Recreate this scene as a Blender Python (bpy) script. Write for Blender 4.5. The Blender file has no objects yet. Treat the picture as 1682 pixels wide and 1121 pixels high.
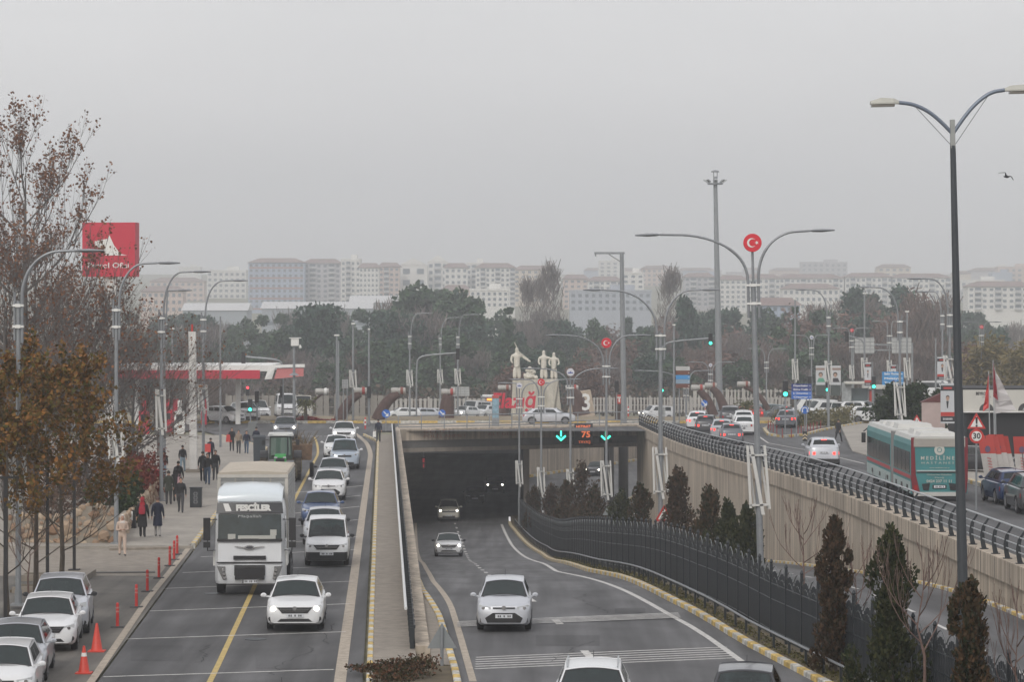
import bpy, math, random
from mathutils import Vector, Matrix
R = random.Random(7)
sc = bpy.context.scene
C = sc.collection
PI = math.pi

# ---------------------------------------------------------------- camera, sky, sun, exposure
F, CX, HY, CH = 5000.0, 841.0, 505.0, 10.0
cam_d = bpy.data.cameras.new('camera'); cam = bpy.data.objects.new('camera', cam_d); C.objects.link(cam)
cam_d.sensor_width = 36; cam_d.lens = F / 1682 * 36; cam_d.shift_y = -55.5 / 1682
cam_d.clip_start = 1; cam_d.clip_end = 20000
cam.location = (0, 0, CH); cam.rotation_euler = (PI / 2, 0, 0)
sc.camera = cam
SUN_EL, SUN_AZ = math.radians(38), math.radians(200)
w = bpy.data.worlds.new('World'); sc.world = w; w.use_nodes = True
nt = w.node_tree; nt.nodes.clear()
sky = nt.nodes.new('ShaderNodeTexSky'); sky.sky_type = 'NISHITA'; sky.sun_disc = False
sky.sun_elevation = SUN_EL; sky.sun_rotation = SUN_AZ; sky.air_density = 1.5; sky.dust_density = 4
sv = nt.nodes.new('ShaderNodeMixRGB'); sv.inputs[0].default_value = 0.86
sv.inputs[2].default_value = (5.85, 5.73, 5.80, 1)          # even cloud cover veiling the blue
bg = nt.nodes.new('ShaderNodeBackground'); bg.inputs[1].default_value = 0.15
ow = nt.nodes.new('ShaderNodeOutputWorld')
wt = nt.nodes.new('ShaderNodeTexCoord'); wn = nt.nodes.new('ShaderNodeTexNoise'); wn.inputs['Scale'].default_value = 5.5; wn.inputs['Detail'].default_value = 3
wp = nt.nodes.new('ShaderNodeMapping'); wp.inputs['Scale'].default_value = (1, 1, 5); wr = nt.nodes.new('ShaderNodeMapRange'); wr.inputs[1].default_value = .3; wr.inputs[2].default_value = .7; wr.inputs[3].default_value = .955; wr.inputs[4].default_value = 1.045
wv = nt.nodes.new('ShaderNodeVectorMath'); wv.operation = 'SCALE'        # faint cloud structure
nt.links.new(wt.outputs['Generated'], wp.inputs[0]); nt.links.new(wp.outputs[0], wn.inputs['Vector']); nt.links.new(wn.outputs[0], wr.inputs[0]); nt.links.new(wr.outputs[0], wv.inputs['Scale'])
nt.links.new(sky.outputs[0], sv.inputs[1]); nt.links.new(sv.outputs[0], wv.inputs[0]); nt.links.new(wv.outputs[0], bg.inputs[0]); nt.links.new(bg.outputs[0], ow.inputs[0])
sl = bpy.data.lights.new('sun', 'SUN'); sl.energy = 1.25; sl.angle = math.radians(16); sl.color = (1, .97, .92)
so = bpy.data.objects.new('sun', sl); C.objects.link(so)
so.rotation_euler = (PI / 2 - SUN_EL, 0, PI - SUN_AZ + PI)
so.rotation_euler = Vector((math.sin(SUN_AZ) * math.cos(SUN_EL), math.cos(SUN_AZ) * math.cos(SUN_EL), math.sin(SUN_EL))).to_track_quat('Z', 'Y').to_euler()
sc.view_settings.view_transform = 'Standard'; sc.view_settings.look = 'None'
sc.view_settings.exposure = 0.05; sc.view_settings.gamma = 1
sc.render.engine = 'CYCLES'
cy = sc.cycles
cy.max_bounces = 8; cy.diffuse_bounces = 3; cy.glossy_bounces = 3; cy.transmission_bounces = 4; cy.volume_bounces = 5
cy.transparent_max_bounces = 12; cy.caustics_reflective = False; cy.caustics_refractive = False
cy.use_denoising = True; cy.sample_clamp_indirect = 6
try: cy.denoiser = 'OPENIMAGEDENOISE'
except Exception: pass

# ---------------------------------------------------------------- measuring helpers
def lerp(a, b, t): return a + (b - a) * t
def interp(x, pts):
    if x <= pts[0][0]: return pts[0][1]
    for (a, va), (b, vb) in zip(pts, pts[1:]):
        if x <= b: return lerp(va, vb, (x - a) / (b - a))
    return pts[-1][1]
ZU = [(0, 0), (100, 0), (110, -.25), (125, -1.1), (158, -3.3), (177, -4.8), (195, -6), (215, -7), (240, -7.7), (260, -7.8), (9000, -7.8)]
def zu(y): return sum(interp(y + d, ZU) for d in (-8, -4, 0, 4, 8)) / 5      # underpass road level
def sm(t): t = max(0, min(1, t)); return t * t * (3 - 2 * t)
def zr(y): return 1.35 * sm((235 - y) / 105)                                 # slip road on the right
ZG = [(0, 0), (272, 0), (290, -.8), (330, -2.2), (400, -4.8), (485, -7.2), (560, -8.3), (900, -6), (1300, 2), (1500, 9), (2000, 24), (2600, 38), (3500, 48)]
def zg(y): return interp(y, ZG)
def z0(y): return 0.0
def at(px, py, D): return Vector(((px - CX) * D / F, D, CH - (py - HY) * D / F))
def hit(px, py, prof=z0, off=0.0):
    lo, hi = 40.0, 900.0
    for _ in range(50):
        m = (lo + hi) / 2
        if CH - (py - HY) * m / F > prof(m) + off: lo = m
        else: hi = m
    return Vector(((px - CX) * lo / F, lo, prof(lo) + off))
def WL(y): return -2.33 - (y - 87) * .0423       # inner face of the left parapet
def WR(y): return 10.6 + (254 - y) * .04         # face of the right retaining wall
def srgb(r, g, b): return tuple(((c / 255) / 12.92 if c / 255 <= .04045 else ((c / 255 + .055) / 1.055) ** 2.4) for c in (r, g, b))

# ---------------------------------------------------------------- materials
MATS = {}
def mat(name, col, rough=.8, metal=0, var=0, scale=3.0, bump=0, coat=0, emit=0, streak=None, spec=.5, var2=None, alpha=1, obj=True):
    if name in MATS: return MATS[name]
    m = bpy.data.materials.new(name); m.use_nodes = True; t = m.node_tree; b = t.nodes['Principled BSDF']
    b.inputs['Base Color'].default_value = (*col, 1); b.inputs['Roughness'].default_value = rough
    b.inputs['Metallic'].default_value = metal; b.inputs['Specular IOR Level'].default_value = spec
    if coat: b.inputs['Coat Weight'].default_value = coat; b.inputs['Coat Roughness'].default_value = .05
    if emit: b.inputs['Emission Color'].default_value = (*col, 1); b.inputs['Emission Strength'].default_value = emit
    if var or bump or streak or var2:
        g = t.nodes.new('ShaderNodeNewGeometry') if not obj else t.nodes.new('ShaderNodeTexCoord')
        src = g.outputs['Position'] if not obj else g.outputs['Object']
        n = t.nodes.new('ShaderNodeTexNoise'); n.inputs['Scale'].default_value = scale; n.inputs['Detail'].default_value = 6; n.inputs['Roughness'].default_value = .65
        t.links.new(src, n.inputs['Vector'])
        mr = t.nodes.new('ShaderNodeMapRange'); mr.inputs[1].default_value = .3; mr.inputs[2].default_value = .7
        mr.inputs[3].default_value = 1 - var; mr.inputs[4].default_value = 1 + var
        t.links.new(n.outputs[0], mr.inputs[0])
        last = mr.outputs[0]
        for (sc3, amt) in ([streak] if streak else []) + ([var2] if var2 else []):
            mp = t.nodes.new('ShaderNodeMapping'); mp.inputs['Scale'].default_value = sc3
            n2 = t.nodes.new('ShaderNodeTexNoise'); n2.inputs['Scale'].default_value = 1; n2.inputs['Detail'].default_value = 4
            t.links.new(src, mp.inputs[0]); t.links.new(mp.outputs[0], n2.inputs['Vector'])
            m2 = t.nodes.new('ShaderNodeMapRange'); m2.inputs[1].default_value = .35; m2.inputs[2].default_value = .65
            m2.inputs[3].default_value = 1 - amt; m2.inputs[4].default_value = 1 + amt * .5
            t.links.new(n2.outputs[0], m2.inputs[0])
            mu = t.nodes.new('ShaderNodeMath'); mu.operation = 'MULTIPLY'; t.links.new(last, mu.inputs[0]); t.links.new(m2.outputs[0], mu.inputs[1]); last = mu.outputs[0]
        vm = t.nodes.new('ShaderNodeVectorMath'); vm.operation = 'SCALE'; vm.inputs[0].default_value = col
        t.links.new(last, vm.inputs['Scale']); t.links.new(vm.outputs[0], b.inputs['Base Color'])
        if bump:
            bp = t.nodes.new('ShaderNodeBump'); bp.inputs['Strength'].default_value = bump; bp.inputs['Distance'].default_value = .03
            t.links.new(n.outputs[0], bp.inputs['Height']); t.links.new(bp.outputs[0], b.inputs['Normal'])
    MATS[name] = m
    return m
def leafmat(name, c1, c2, rough=.8, trans=.25):
    if name in MATS: return MATS[name]
    m = bpy.data.materials.new(name); m.use_nodes = True; t = m.node_tree; b = t.nodes['Principled BSDF']
    g = t.nodes.new('ShaderNodeNewGeometry'); r = t.nodes.new('ShaderNodeValToRGB')
    r.color_ramp.elements[0].color = (*c1, 1); r.color_ramp.elements[1].color = (*c2, 1)
    t.links.new(g.outputs['Random Per Island'], r.inputs[0]); t.links.new(r.outputs[0], b.inputs['Base Color'])
    b.inputs['Roughness'].default_value = rough; b.inputs['Specular IOR Level'].default_value = .2
    MATS[name] = m
    return m
def stripes(name, c1, c2, length, axis=1, rough=.8):
    """two paints alternating along the object's own Y, by measured length"""
    if name in MATS: return MATS[name]
    m = bpy.data.materials.new(name); m.use_nodes = True; t = m.node_tree; b = t.nodes['Principled BSDF']
    tc = t.nodes.new('ShaderNodeTexCoord'); sp = t.nodes.new('ShaderNodeSeparateXYZ')
    d = t.nodes.new('ShaderNodeMath'); d.operation = 'DIVIDE'; d.inputs[1].default_value = length * 2
    fr = t.nodes.new('ShaderNodeMath'); fr.operation = 'FRACT'; gt = t.nodes.new('ShaderNodeMath'); gt.operation = 'GREATER_THAN'; gt.inputs[1].default_value = .5
    n = t.nodes.new('ShaderNodeTexNoise'); n.inputs['Scale'].default_value = 5; n.inputs['Detail'].default_value = 8
    mr = t.nodes.new('ShaderNodeMapRange'); mr.inputs[1].default_value = .35; mr.inputs[2].default_value = .65; mr.inputs[3].default_value = .55; mr.inputs[4].default_value = 1.1
    mx = t.nodes.new('ShaderNodeMixRGB'); mx.inputs[1].default_value = (*c1, 1); mx.inputs[2].default_value = (*c2, 1)
    mu = t.nodes.new('ShaderNodeVectorMath'); mu.operation = 'SCALE'
    L = t.links.new
    L(tc.outputs['Object'], sp.inputs[0]); L(sp.outputs[axis], d.inputs[0]); L(d.outputs[0], fr.inputs[0]); L(fr.outputs[0], gt.inputs[0]); L(gt.outputs[0], mx.inputs[0])
    L(tc.outputs['Object'], n.inputs['Vector']); L(n.outputs[0], mr.inputs[0]); L(mx.outputs[0], mu.inputs[0]); L(mr.outputs[0], mu.inputs['Scale']); L(mu.outputs[0], b.inputs['Base Color'])
    b.inputs['Roughness'].default_value = rough
    MATS[name] = m
    return m

# ---------------------------------------------------------------- mesh builder
class MB:
    def __init__(s): s.v = []; s.f = []; s.mi = []; s.M = Matrix.Identity(4); s.m = 0
    def add(s, vs, fs, m=None):
        o = len(s.v); M = s.M
        s.v += [tuple(M @ Vector(p)) for p in vs]
        s.f += [tuple(i + o for i in f) for f in fs]; s.mi += [s.m if m is None else m] * len(fs)
        return s
    def box(s, c, d, rz=0, ry=0, rx=0, m=None, top=None):
        x, y, z = d[0] / 2, d[1] / 2, d[2] / 2; t = top or (1, 1)
        vs = [(-x, -y, -z), (x, -y, -z), (x, y, -z), (-x, y, -z), (-x * t[0], -y * t[1], z), (x * t[0], -y * t[1], z), (x * t[0], y * t[1], z), (-x * t[0], y * t[1], z)]
        if rz or ry or rx:
            Q = Matrix.Rotation(rz, 3, 'Z') @ Matrix.Rotation(ry, 3, 'Y') @ Matrix.Rotation(rx, 3, 'X'); vs = [Q @ Vector(p) for p in vs]
        c = Vector(c); vs = [Vector(p) + c for p in vs]
        return s.add(vs, [(0, 3, 2, 1), (4, 5, 6, 7), (0, 1, 5, 4), (1, 2, 6, 5), (2, 3, 7, 6), (3, 0, 4, 7)], m)
    def tube(s, pts, rad, n=8, m=None, cap=True, closed=False):
        pts = [Vector(p) for p in pts]; k = len(pts)
        if not hasattr(rad, '__len__'): rad = [rad] * k
        vs = []; up = None
        for i, p in enumerate(pts):
            if closed: d = pts[(i + 1) % k] - pts[i - 1]
            else: d = pts[min(i + 1, k - 1)] - pts[max(i - 1, 0)]
            d = d.normalized() if d.length > 1e-9 else Vector((0, 0, 1))
            if up is None: up = Vector((0, 0, 1)) if abs(d.z) < .9 else Vector((0, 1, 0))
            a = d.cross(up)
            if a.length < 1e-5: a = d.cross(Vector((1, 0, 0)))
            a.normalize(); b = a.cross(d).normalized(); up = b
            for j in range(n):
                an = 2 * PI * j / n; vs.append(p + (a * math.cos(an) + b * math.sin(an)) * rad[i])
        fs = []
        for i in range(k if closed else k - 1):
            i2 = (i + 1) % k
            for j in range(n):
                j2 = (j + 1) % n; fs.append((i * n + j, i * n + j2, i2 * n + j2, i2 * n + j))
        if cap and not closed: fs += [tuple(range(n))[::-1], tuple((k - 1) * n + j for j in range(n))]
        return s.add(vs, fs, m)
    def cyl(s, p0, p1, r, r2=None, n=12, m=None): return s.tube([p0, p1], [r, r if r2 is None else r2], n, m)
    def lathe(s, prof, c=(0, 0, 0), n=16, axis='Z', m=None, sx=1, sy=1):
        vs = []; c = Vector(c)
        for r, h in prof:
            for j in range(n):
                a = 2 * PI * j / n; x, y = r * math.cos(a) * sx, r * math.sin(a) * sy
                vs.append(c + Vector((x, y, h) if axis == 'Z' else ((h, x, y) if axis == 'X' else (x, h, y))))
        k = len(prof); fs = [(i * n + j, i * n + (j + 1) % n, (i + 1) * n + (j + 1) % n, (i + 1) * n + j) for i in range(k - 1) for j in range(n)]
        fs += [tuple(range(n))[::-1], tuple((k - 1) * n + j for j in range(n))]
        return s.add(vs, fs, m)
    def prism(s, poly, vec, m=None):
        k = len(poly); vec = Vector(vec); vs = [Vector(p) for p in poly] + [Vector(p) + vec for p in poly]
        fs = [tuple(range(k))[::-1], tuple(range(k, 2 * k))] + [(i, (i + 1) % k, k + (i + 1) % k, k + i) for i in range(k)]
        return s.add(vs, fs, m)
    def loft(s, rings, cap=True, m=None, closed=True):
        n = len(rings[0]); vs = [p for r in rings for p in r]; fs = []
        for i in range(len(rings) - 1):
            for j in range(n if closed else n - 1):
                fs.append((i * n + j, i * n + (j + 1) % n, (i + 1) * n + (j + 1) % n, (i + 1) * n + j))
        if cap: fs += [tuple(range(n))[::-1], tuple((len(rings) - 1) * n + j for j in range(n))]
        return s.add(vs, fs, m)
    def patch(s, P, n=6, bulge=0, iu=(0, 1), iv=(0, 1), off=0, th=.012, m=None):
        """curved quad panel: P = bottom-left, bottom-right, top-right, top-left"""
        P = [Vector(p) for p in P]; nr = (P[1] - P[0]).cross(P[3] - P[0]).normalized(); fr = []; bk = []
        for v in iv:
            for i in range(n + 1):
                u = lerp(iu[0], iu[1], i / n); p = P[0].lerp(P[1], u).lerp(P[3].lerp(P[2], u), v)
                q = p + nr * (bulge * 4 * u * (1 - u) + off); fr.append(q); bk.append(q - nr * th)
        k = n + 1; vs = fr + bk; o = 2 * k
        fs = [(i, i + 1, k + i + 1, k + i) for i in range(n)] + [(o + i, o + k + i, o + k + i + 1, o + i + 1) for i in range(n)]
        fs += [(i, o + i, o + i + 1, i + 1) for i in range(n)] + [(k + i, k + i + 1, o + k + i + 1, o + k + i) for i in range(n)]
        fs += [(0, k, o + k, o), (n, o + n, o + k + n, k + n)]
        return s.add(vs, fs, m)
    def build(s, name, mats, parent=None, smooth=False, loc=None):
        me = bpy.data.meshes.new(name); me.from_pydata(s.v, [], s.f); me.validate()
        mats = mats if isinstance(mats, (list, tuple)) else [mats]
        for x in mats: me.materials.append(x)
        if len(mats) > 1 and len(me.polygons) == len(s.mi): me.polygons.foreach_set('material_index', s.mi)
        if smooth:
            me.polygons.foreach_set('use_smooth', [True] * len(me.polygons))
            try: me.set_sharp_from_angle(angle=math.radians(42))
            except Exception: pass
        me.update()
        o = bpy.data.objects.new(name, me); C.objects.link(o)
        if parent is not None: o.parent = parent
        if loc is not None: o.location = loc
        return o
def tag(o, label=None, cat=None, group=None, kind=None):
    if label: o['label'] = label
    if cat: o['category'] = cat
    if group: o['group'] = group
    if kind: o['kind'] = kind
    return o
def thing(name, label, cat, loc=(0, 0, 0), rz=0, group=None):
    o = bpy.data.objects.new(name, None); C.objects.link(o); o.location = loc; o.rotation_euler = (0, 0, rz)
    o.empty_display_size = .3
    return tag(o, label, cat, group)
KIDS = {}
def copy_tree(o, loc=None, rz=None, label=None, group=None, parent=None, scale=None):
    c = o.copy(); C.objects.link(c)
    if parent is not None: c.parent = parent
    if loc is not None: c.location = loc
    if rz is not None: c.rotation_euler = (0, 0, rz)
    if scale is not None: c.scale = (scale,) * 3 if not hasattr(scale, '__len__') else scale
    if label: c['label'] = label
    if group: c['group'] = group
    for ch in list(o.children): copy_tree(ch, parent=c)
    return c
def structure(name, mb, mats, smooth=False): return tag(mb.build(name, mats, None, smooth), kind='structure')
def text_mb(s, size, depth=.01, bold=0):
    cu = bpy.data.curves.new('t', 'FONT'); cu.body = s; cu.size = size; cu.extrude = depth; cu.align_x = 'CENTER'; cu.align_y = 'CENTER'; cu.offset = bold; cu.resolution_u = 2
    o = bpy.data.objects.new('t', cu); C.objects.link(o)
    dg = bpy.context.evaluated_depsgraph_get(); me = bpy.data.meshes.new_from_object(o.evaluated_get(dg))
    vs = [tuple(v.co) for v in me.vertices]; fs = [tuple(p.vertices) for p in me.polygons]
    bpy.data.objects.remove(o); bpy.data.curves.remove(cu); bpy.data.meshes.remove(me)
    return vs, fs
def add_text(mb, s, size, c, depth=.01, width=None, m=None, rz=0, bold=0, tilt=0):
    """upright lettering facing -Y, centred on c"""
    vs, fs = text_mb(s, size, depth, bold)
    if not vs: return mb
    xs = [v[0] for v in vs]; k = 1 if width is None else width / (max(xs) - min(xs)); Q = Matrix.Rotation(rz, 3, 'Z'); c = Vector(c)
    return mb.add([c + Q @ Vector((x * k + y * tilt, -z, y)) for x, y, z in vs], fs, m)

ASPH = lambda n, c, v=.16: mat(n, c, .78, var=v, scale=.35, bump=.0, var2=((1.5, .045, 1), .36), streak=((.45, .16, 1), .34), obj=False)
asph = ASPH('asphalt', (.082, .082, .084)); asph2 = ASPH('asphalt_underpass', (.100, .100, .103)); asph3 = ASPH('asphalt_dusty', (.125, .115, .10), .3)
conc = mat('concrete', (.25, .22, .185), .9, var=.10, scale=1.2, streak=((2.5, 2.5, .12), .16), obj=False)
conc2 = mat('concrete_wall', (.44, .375, .30), .9, var=.10, scale=.5, streak=((3.2, 3.2, .08), .38), var2=((.5, .5, .3), .15), obj=False)
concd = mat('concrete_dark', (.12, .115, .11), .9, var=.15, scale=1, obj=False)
pave = mat('paving', (.31, .285, .25), .85, var=.12, scale=2.5, var2=((.4, .4, .4), .15), obj=False)
paint_w = mat('road_paint_white', (.5, .49, .47), .7, var=.30, scale=5, obj=False)
paint_y = mat('road_paint_yellow', (.46, .34, .12), .7, var=.25, scale=4, obj=False)
paint_t = mat('road_paint_tan', (.36, .31, .25), .8, var=.3, scale=4, obj=False)
kerb_s = stripes('kerb_paint', (.55, .54, .5), (.62, .44, .14), .8)
soil = mat('soil', (.095, .075, .045), .95, var=.4, scale=1.5, bump=.3, obj=False)
grassm = mat('dry_grass', (.19, .18, .12), .95, var=.35, scale=.6, obj=False)
steel = mat('galvanised_steel', (.25, .265, .28), .5, .4, var=.12, scale=3)
steel_l = mat('light_steel', (.42, .44, .45), .45, .4)
whitep = mat('white_paint', (.72, .72, .70), .5)
dirtyw = mat('grimy_white_paint', (.62, .62, .60), .5, var=.15, scale=3)
blackp = mat('black_plastic', (.018, .018, .02), .5)
darkm = mat('dark_metal', (.028, .033, .038), .45, .3)
redp = mat('red_paint', (.5, .035, .03), .5, var=.1, scale=4)
tyre = mat('tyre_rubber', (.02, .02, .021), .85)
rimm = mat('rim_alloy', (.2, .2, .21), .45, .6)
glass = mat('car_glass', (.022, .034, .036), .05, spec=.65, var=.5, scale=2.2)  # mottled base colour stands in for varied reflections
glass_t = bpy.data.materials.new('clear_car_glass'); glass_t.use_nodes = True; _t = glass_t.node_tree; _t.nodes.clear()
_o = _t.nodes.new('ShaderNodeOutputMaterial'); _m = _t.nodes.new('ShaderNodeMixShader'); _a = _t.nodes.new('ShaderNodeBsdfTransparent'); _a.inputs[0].default_value = (.36, .45, .44, 1)
_g = _t.nodes.new('ShaderNodeBsdfGlossy'); _g.inputs['Roughness'].default_value = .03; _f = _t.nodes.new('ShaderNodeFresnel'); _f.inputs[0].default_value = 1.45
_q = _t.nodes.new('ShaderNodeMath'); _q.operation = 'MULTIPLY_ADD'; _q.inputs[1].default_value = .8; _q.inputs[2].default_value = .03
_t.links.new(_f.outputs[0], _q.inputs[0]); _t.links.new(_q.outputs[0], _m.inputs[0]); _t.links.new(_a.outputs[0], _m.inputs[1]); _t.links.new(_g.outputs[0], _m.inputs[2]); _t.links.new(_m.outputs[0], _o.inputs[0])
lampg = mat('lamp_glass', (.5, .52, .53), .15, spec=.8)
head_on = mat('headlight_lit', (1, .93, .78), .3, emit=9)
tail_off = mat('tail_lamp', (.35, .012, .012), .25, coat=.5)
tail_on = mat('tail_lamp_lit', (1, .045, .03), .3, emit=2.2)
chrome = mat('chrome', (.6, .6, .6), .2, 1)
green_on = mat('green_light_lit', (.05, 1, .62), .4, emit=3)
red_on = mat('red_light_lit', (1, .06, .08), .4, emit=2.0)
amber_on = mat('amber_light_lit', (1, .30, .04), .4, emit=2.0)
platew = mat('plate_white', (.6, .62, .65), .5)

# ---------------------------------------------------------------- ground and roads
def frange(a, b, s):
    n = max(1, int(math.ceil((b - a) / s))); return [a + (b - a) * i / n for i in range(n + 1)]
def strip(mb, ys, left, right, z, m=None, nx=1):
    vs = []; k = nx + 1
    for y in ys:
        a, b = left(y), right(y)
        for i in range(k): x = lerp(a, b, i / nx); vs.append((x, y, z(y)))
    mb.add(vs, [(i * k + j, i * k + j + 1, (i + 1) * k + j + 1, (i + 1) * k + j) for i in range(len(ys) - 1) for j in range(nx)], m)
def ribbon(mb, pts, wd, m=None, dz=0.0):
    """flat painted line along pts (world), width wd"""
    pts = [Vector(p) for p in pts]; vs = []
    for i, p in enumerate(pts):
        d = (pts[min(i + 1, len(pts) - 1)] - pts[max(i - 1, 0)]); d.z = 0; d.normalize(); n = Vector((d.y, -d.x, 0)) * wd / 2
        vs += [p - n + Vector((0, 0, dz)), p + n + Vector((0, 0, dz))]
    mb.add(vs, [(2 * i, 2 * i + 1, 2 * i + 3, 2 * i + 2) for i in range(len(pts) - 1)], m)
def dense(pts, step=3.0):
    out = []
    for a, b in zip(pts, pts[1:]):
        n = max(1, int((Vector(b) - Vector(a)).length / step)); out += [Vector(a).lerp(Vector(b), i / n) for i in range(n)]
    return out + [Vector(pts[-1])]
def smoothpts(pts, it=2):
    pts = [Vector(p) for p in pts]
    for _ in range(it):
        q = [pts[0]]
        for a, b in zip(pts, pts[1:]): q += [a.lerp(b, .25), a.lerp(b, .75)]
        pts = q + [pts[-1]]
    return pts
g = MB()
ysA = frange(-60, 244.5, 4)
def trench(y): return zu(y) - .12
gd = MB()
for side in (0, 1):
    vs = []; xs_n = 0
    for y in ysA:
        if side == 0: row = [(-900, -.25), (-60, -.12), (WL(y) - .45, -.12), (WL(y) - .4, trench(y))]
        else: row = [(WR(y) + .35, trench(y)), (WR(y) + .4, zr(y) - .12), (60, zr(y) - .12), (900, -.25)]
        vs += [(x, y, z) for x, z in row]
    gd.add(vs, [(i * 4 + j, i * 4 + j + 1, i * 4 + 5 + j, i * 4 + 4 + j) for i in range(len(ysA) - 1) for j in range(3)])
strip(gd, ysA, lambda y: WL(y) - .4, lambda y: WR(y) + .35, trench, nx=2)
# land beyond the bridge, with a made-up opening that lets sky light reach the side road
ysB = [262, 272, 290, 310, 330, 350, 364, 400, 485, 560, 700, 900, 1300, 1500, 1750, 2000, 2300, 2600, 3000, 3480]
for (xa, xb, ya, yb) in ((-1600, -10, 0, 9999), (-10, 1.2, 0, 9999), (1.2, 21, 0, 272), (1.2, 21, 364, 9999), (21, 1600, 0, 9999)):
    ys = [y for y in ysB if ya <= y <= yb]
    if len(ys) < 2: ys = [262, 272]
    strip(gd, ys, lambda y: xa, lambda y: xb, lambda y: zg(y) - .12, nx=4)
strip(gd, [244.5, 262], lambda y: -900, lambda y: -9.6, lambda y: -.12)
strip(gd, [244.5, 262], lambda y: 11.4, lambda y: 900, lambda y: -.12)
structure('ground', gd, grassm)

rd = MB()     # left surface road
LK = lambda y: -11.05 - (y - 81) * .046 if y < 215 else -17.2 - (y - 215) * .25
strip(rd, frange(-20, 246, 4), LK, lambda y: WL(y) - 1.9, lambda y: -.02, nx=2)
strip(rd, [246, 262], lambda y: -75, lambda y: 60, lambda y: -.01, nx=2)
structure('road', rd, asph)
rf = MB()     # roundabout carriageway falling away behind the island
strip(rf, [278, 290, 310, 330, 365], lambda y: -75, lambda y: -11 - (y - 278) * .05, lambda y: zg(y) - .05, nx=2)
strip(rf, [372, 390, 420], lambda y: -80, lambda y: 75, lambda y: zg(y) - .05, nx=2)
structure('road_far', rf, asph)
ru = MB()     # underpass and side carriageway
KL = [hit(600, 1121), hit(721 + 29, 1113), hit(721, 1015), hit(690, 950, zu)]
def uL(y): return interp(y, [(60, -.7), (82, -1.5), (98, -2.35), (110, -3.25), (125, -3.95), (400, -3.95 - .0423 * 275)])
kr_px = [(835, 862), (845, 875), (865, 897), (888, 912), (915, 925), (965, 940), (1015, 950), (1059, 968), (1093, 986), (1158, 1020), (1211, 1054), (1275, 1088), (1329, 1116)]
kr = [hit(x, y, zu) for x, y in kr_px][::-1]
kr = [Vector((kr[0].x + 2.6, 62, 0))] + kr + [Vector((-.5, 300, zu(300)))]
KR = [(p.y, p.x) for p in kr]
def kR(y): return interp(y, KR)
strip(ru, frange(-20, 258, 3), uL, lambda y: kR(y) + .05, lambda y: zu(y), nx=2)
strip(ru, frange(258, 370, 12), lambda y: WL(y), lambda y: 1.0, lambda y: zu(y), nx=2)
structure('underpass_road', ru, asph2)
rs = MB()
sL = lambda y: max(WR(y) - 7.2, 2.2)
strip(rs, frange(-20, 268, 3), sL, lambda y: WR(y) - .35, lambda y: zu(y) + .03, nx=2)
strip(rs, frange(268, 372, 8), lambda y: 1.25, lambda y: 21, lambda y: zu(y) + .03, nx=2)
structure('side_road', rs, asph2)
md = MB()
strip(md, frange(-20, 258, 3), lambda y: kR(y) + .2, lambda y: max(sL(y) - .15, kR(y) + 1.0), lambda y: zu(y) + .13, nx=2)
structure('median', md, soil)
rr = MB()
strip(rr, frange(-20, 246, 4), lambda y: WR(y) + .5, lambda y: WR(y) + 60, lambda y: zr(y) - .02, nx=2)
structure('slip_road', rr, asph)
# pavement left
pv = MB()
strip(pv, frange(126, 215, 5) , lambda y: -46, lambda y: LK(y) - .25, lambda y: .12, nx=3)
strip(pv, [215, 225, 235], lambda y: -60, lambda y: LK(y) - .25, lambda y: .12, nx=3)
pv2 = MB(); strip(pv2, frange(50, 126, 6), lambda y: -46, lambda y: LK(y) - .05, lambda y: .0, nx=3)
pv.box((-30.2, 125.9, .02), (34, .22, .22)); structure('pavement', pv, pave); structure('parking_apron', pv2, asph3)
cs = MB(); strip(cs, [113, 126], lambda y: -22, lambda y: LK(y) - .6, lambda y: .012, nx=2); structure('concrete_apron', cs, conc)

def kerb(name, pts, w_=.18, h=.14, mats=None, label=None, drop=.1):
    """raised kerb whose own Y runs along its length so the paint blocks are even"""
    pts = dense(pts, 2.0); prof = [(-w_ / 2, -drop), (-w_ / 2, h - .02), (-w_ / 2 + .02, h), (w_ / 2 - .02, h), (w_ / 2, h - .02), (w_ / 2, -drop)]
    mb = MB(); rings = []
    for i, p in enumerate(pts):
        d = pts[min(i + 1, len(pts) - 1)] - pts[max(i - 1, 0)]; d.z = 0; d.normalize(); n = Vector((d.y, -d.x, 0))
        rings.append([p + n * a + Vector((0, 0, b)) for a, b in prof])
    mb.loft(rings)
    return structure(name, mb, mats or kerb_s)
def poly_px(l, prof=z0, off=0): return [hit(x, y, prof, off) for x, y in l]
kerb('kerb', [(kR(y) + .1, y, zu(y)) for y in frange(60, 250, 3)], .22, .16)
kerb('kerb.001', [(WR(y) - .42, y, zu(y)) for y in frange(60, 256, 4)], .2, .15)
kerb('kerb.002', [(uL(y) + .0, y, zu(y)) for y in frange(60, 118, 3)], .2, .16)
kerb('kerb.003', [(WL(y) - 1.72, y, 0) for y in frange(50, 225, 4)] + [hit(598, 716)], .16, .15)
kerb('kerb.004', [(LK(y) - .15, y, 0) for y in frange(127, 235, 4)], .2, .14)
kerb('kerb.005', [(x, 262.2 + abs(x) * .0, 0) for x in frange(-45, 60, 4)], .3, .2, stripes('kerb_paint_long', (.55, .54, .5), (.62, .44, .14), 1.6, axis=0))
# walkway between left road and underpass
wk = MB(); strip(wk, frange(84, 236, 4), lambda y: WL(y) - 1.64, lambda y: WL(y) - .42, lambda y: .12)
structure('walkway', wk, conc)
gs = MB(); strip(gs, frange(50, 84, 4), lambda y: WL(y) - 1.64, lambda y: uL(y) - .1, lambda y: .1); structure('planting_bed', gs, soil)
cn = MB(); strip(cn, frange(84, 125, 4), lambda y: WL(y), lambda y: uL(y) - .1, lambda y: zu(y) + .12); structure('concrete_verge', cn, conc)

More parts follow.
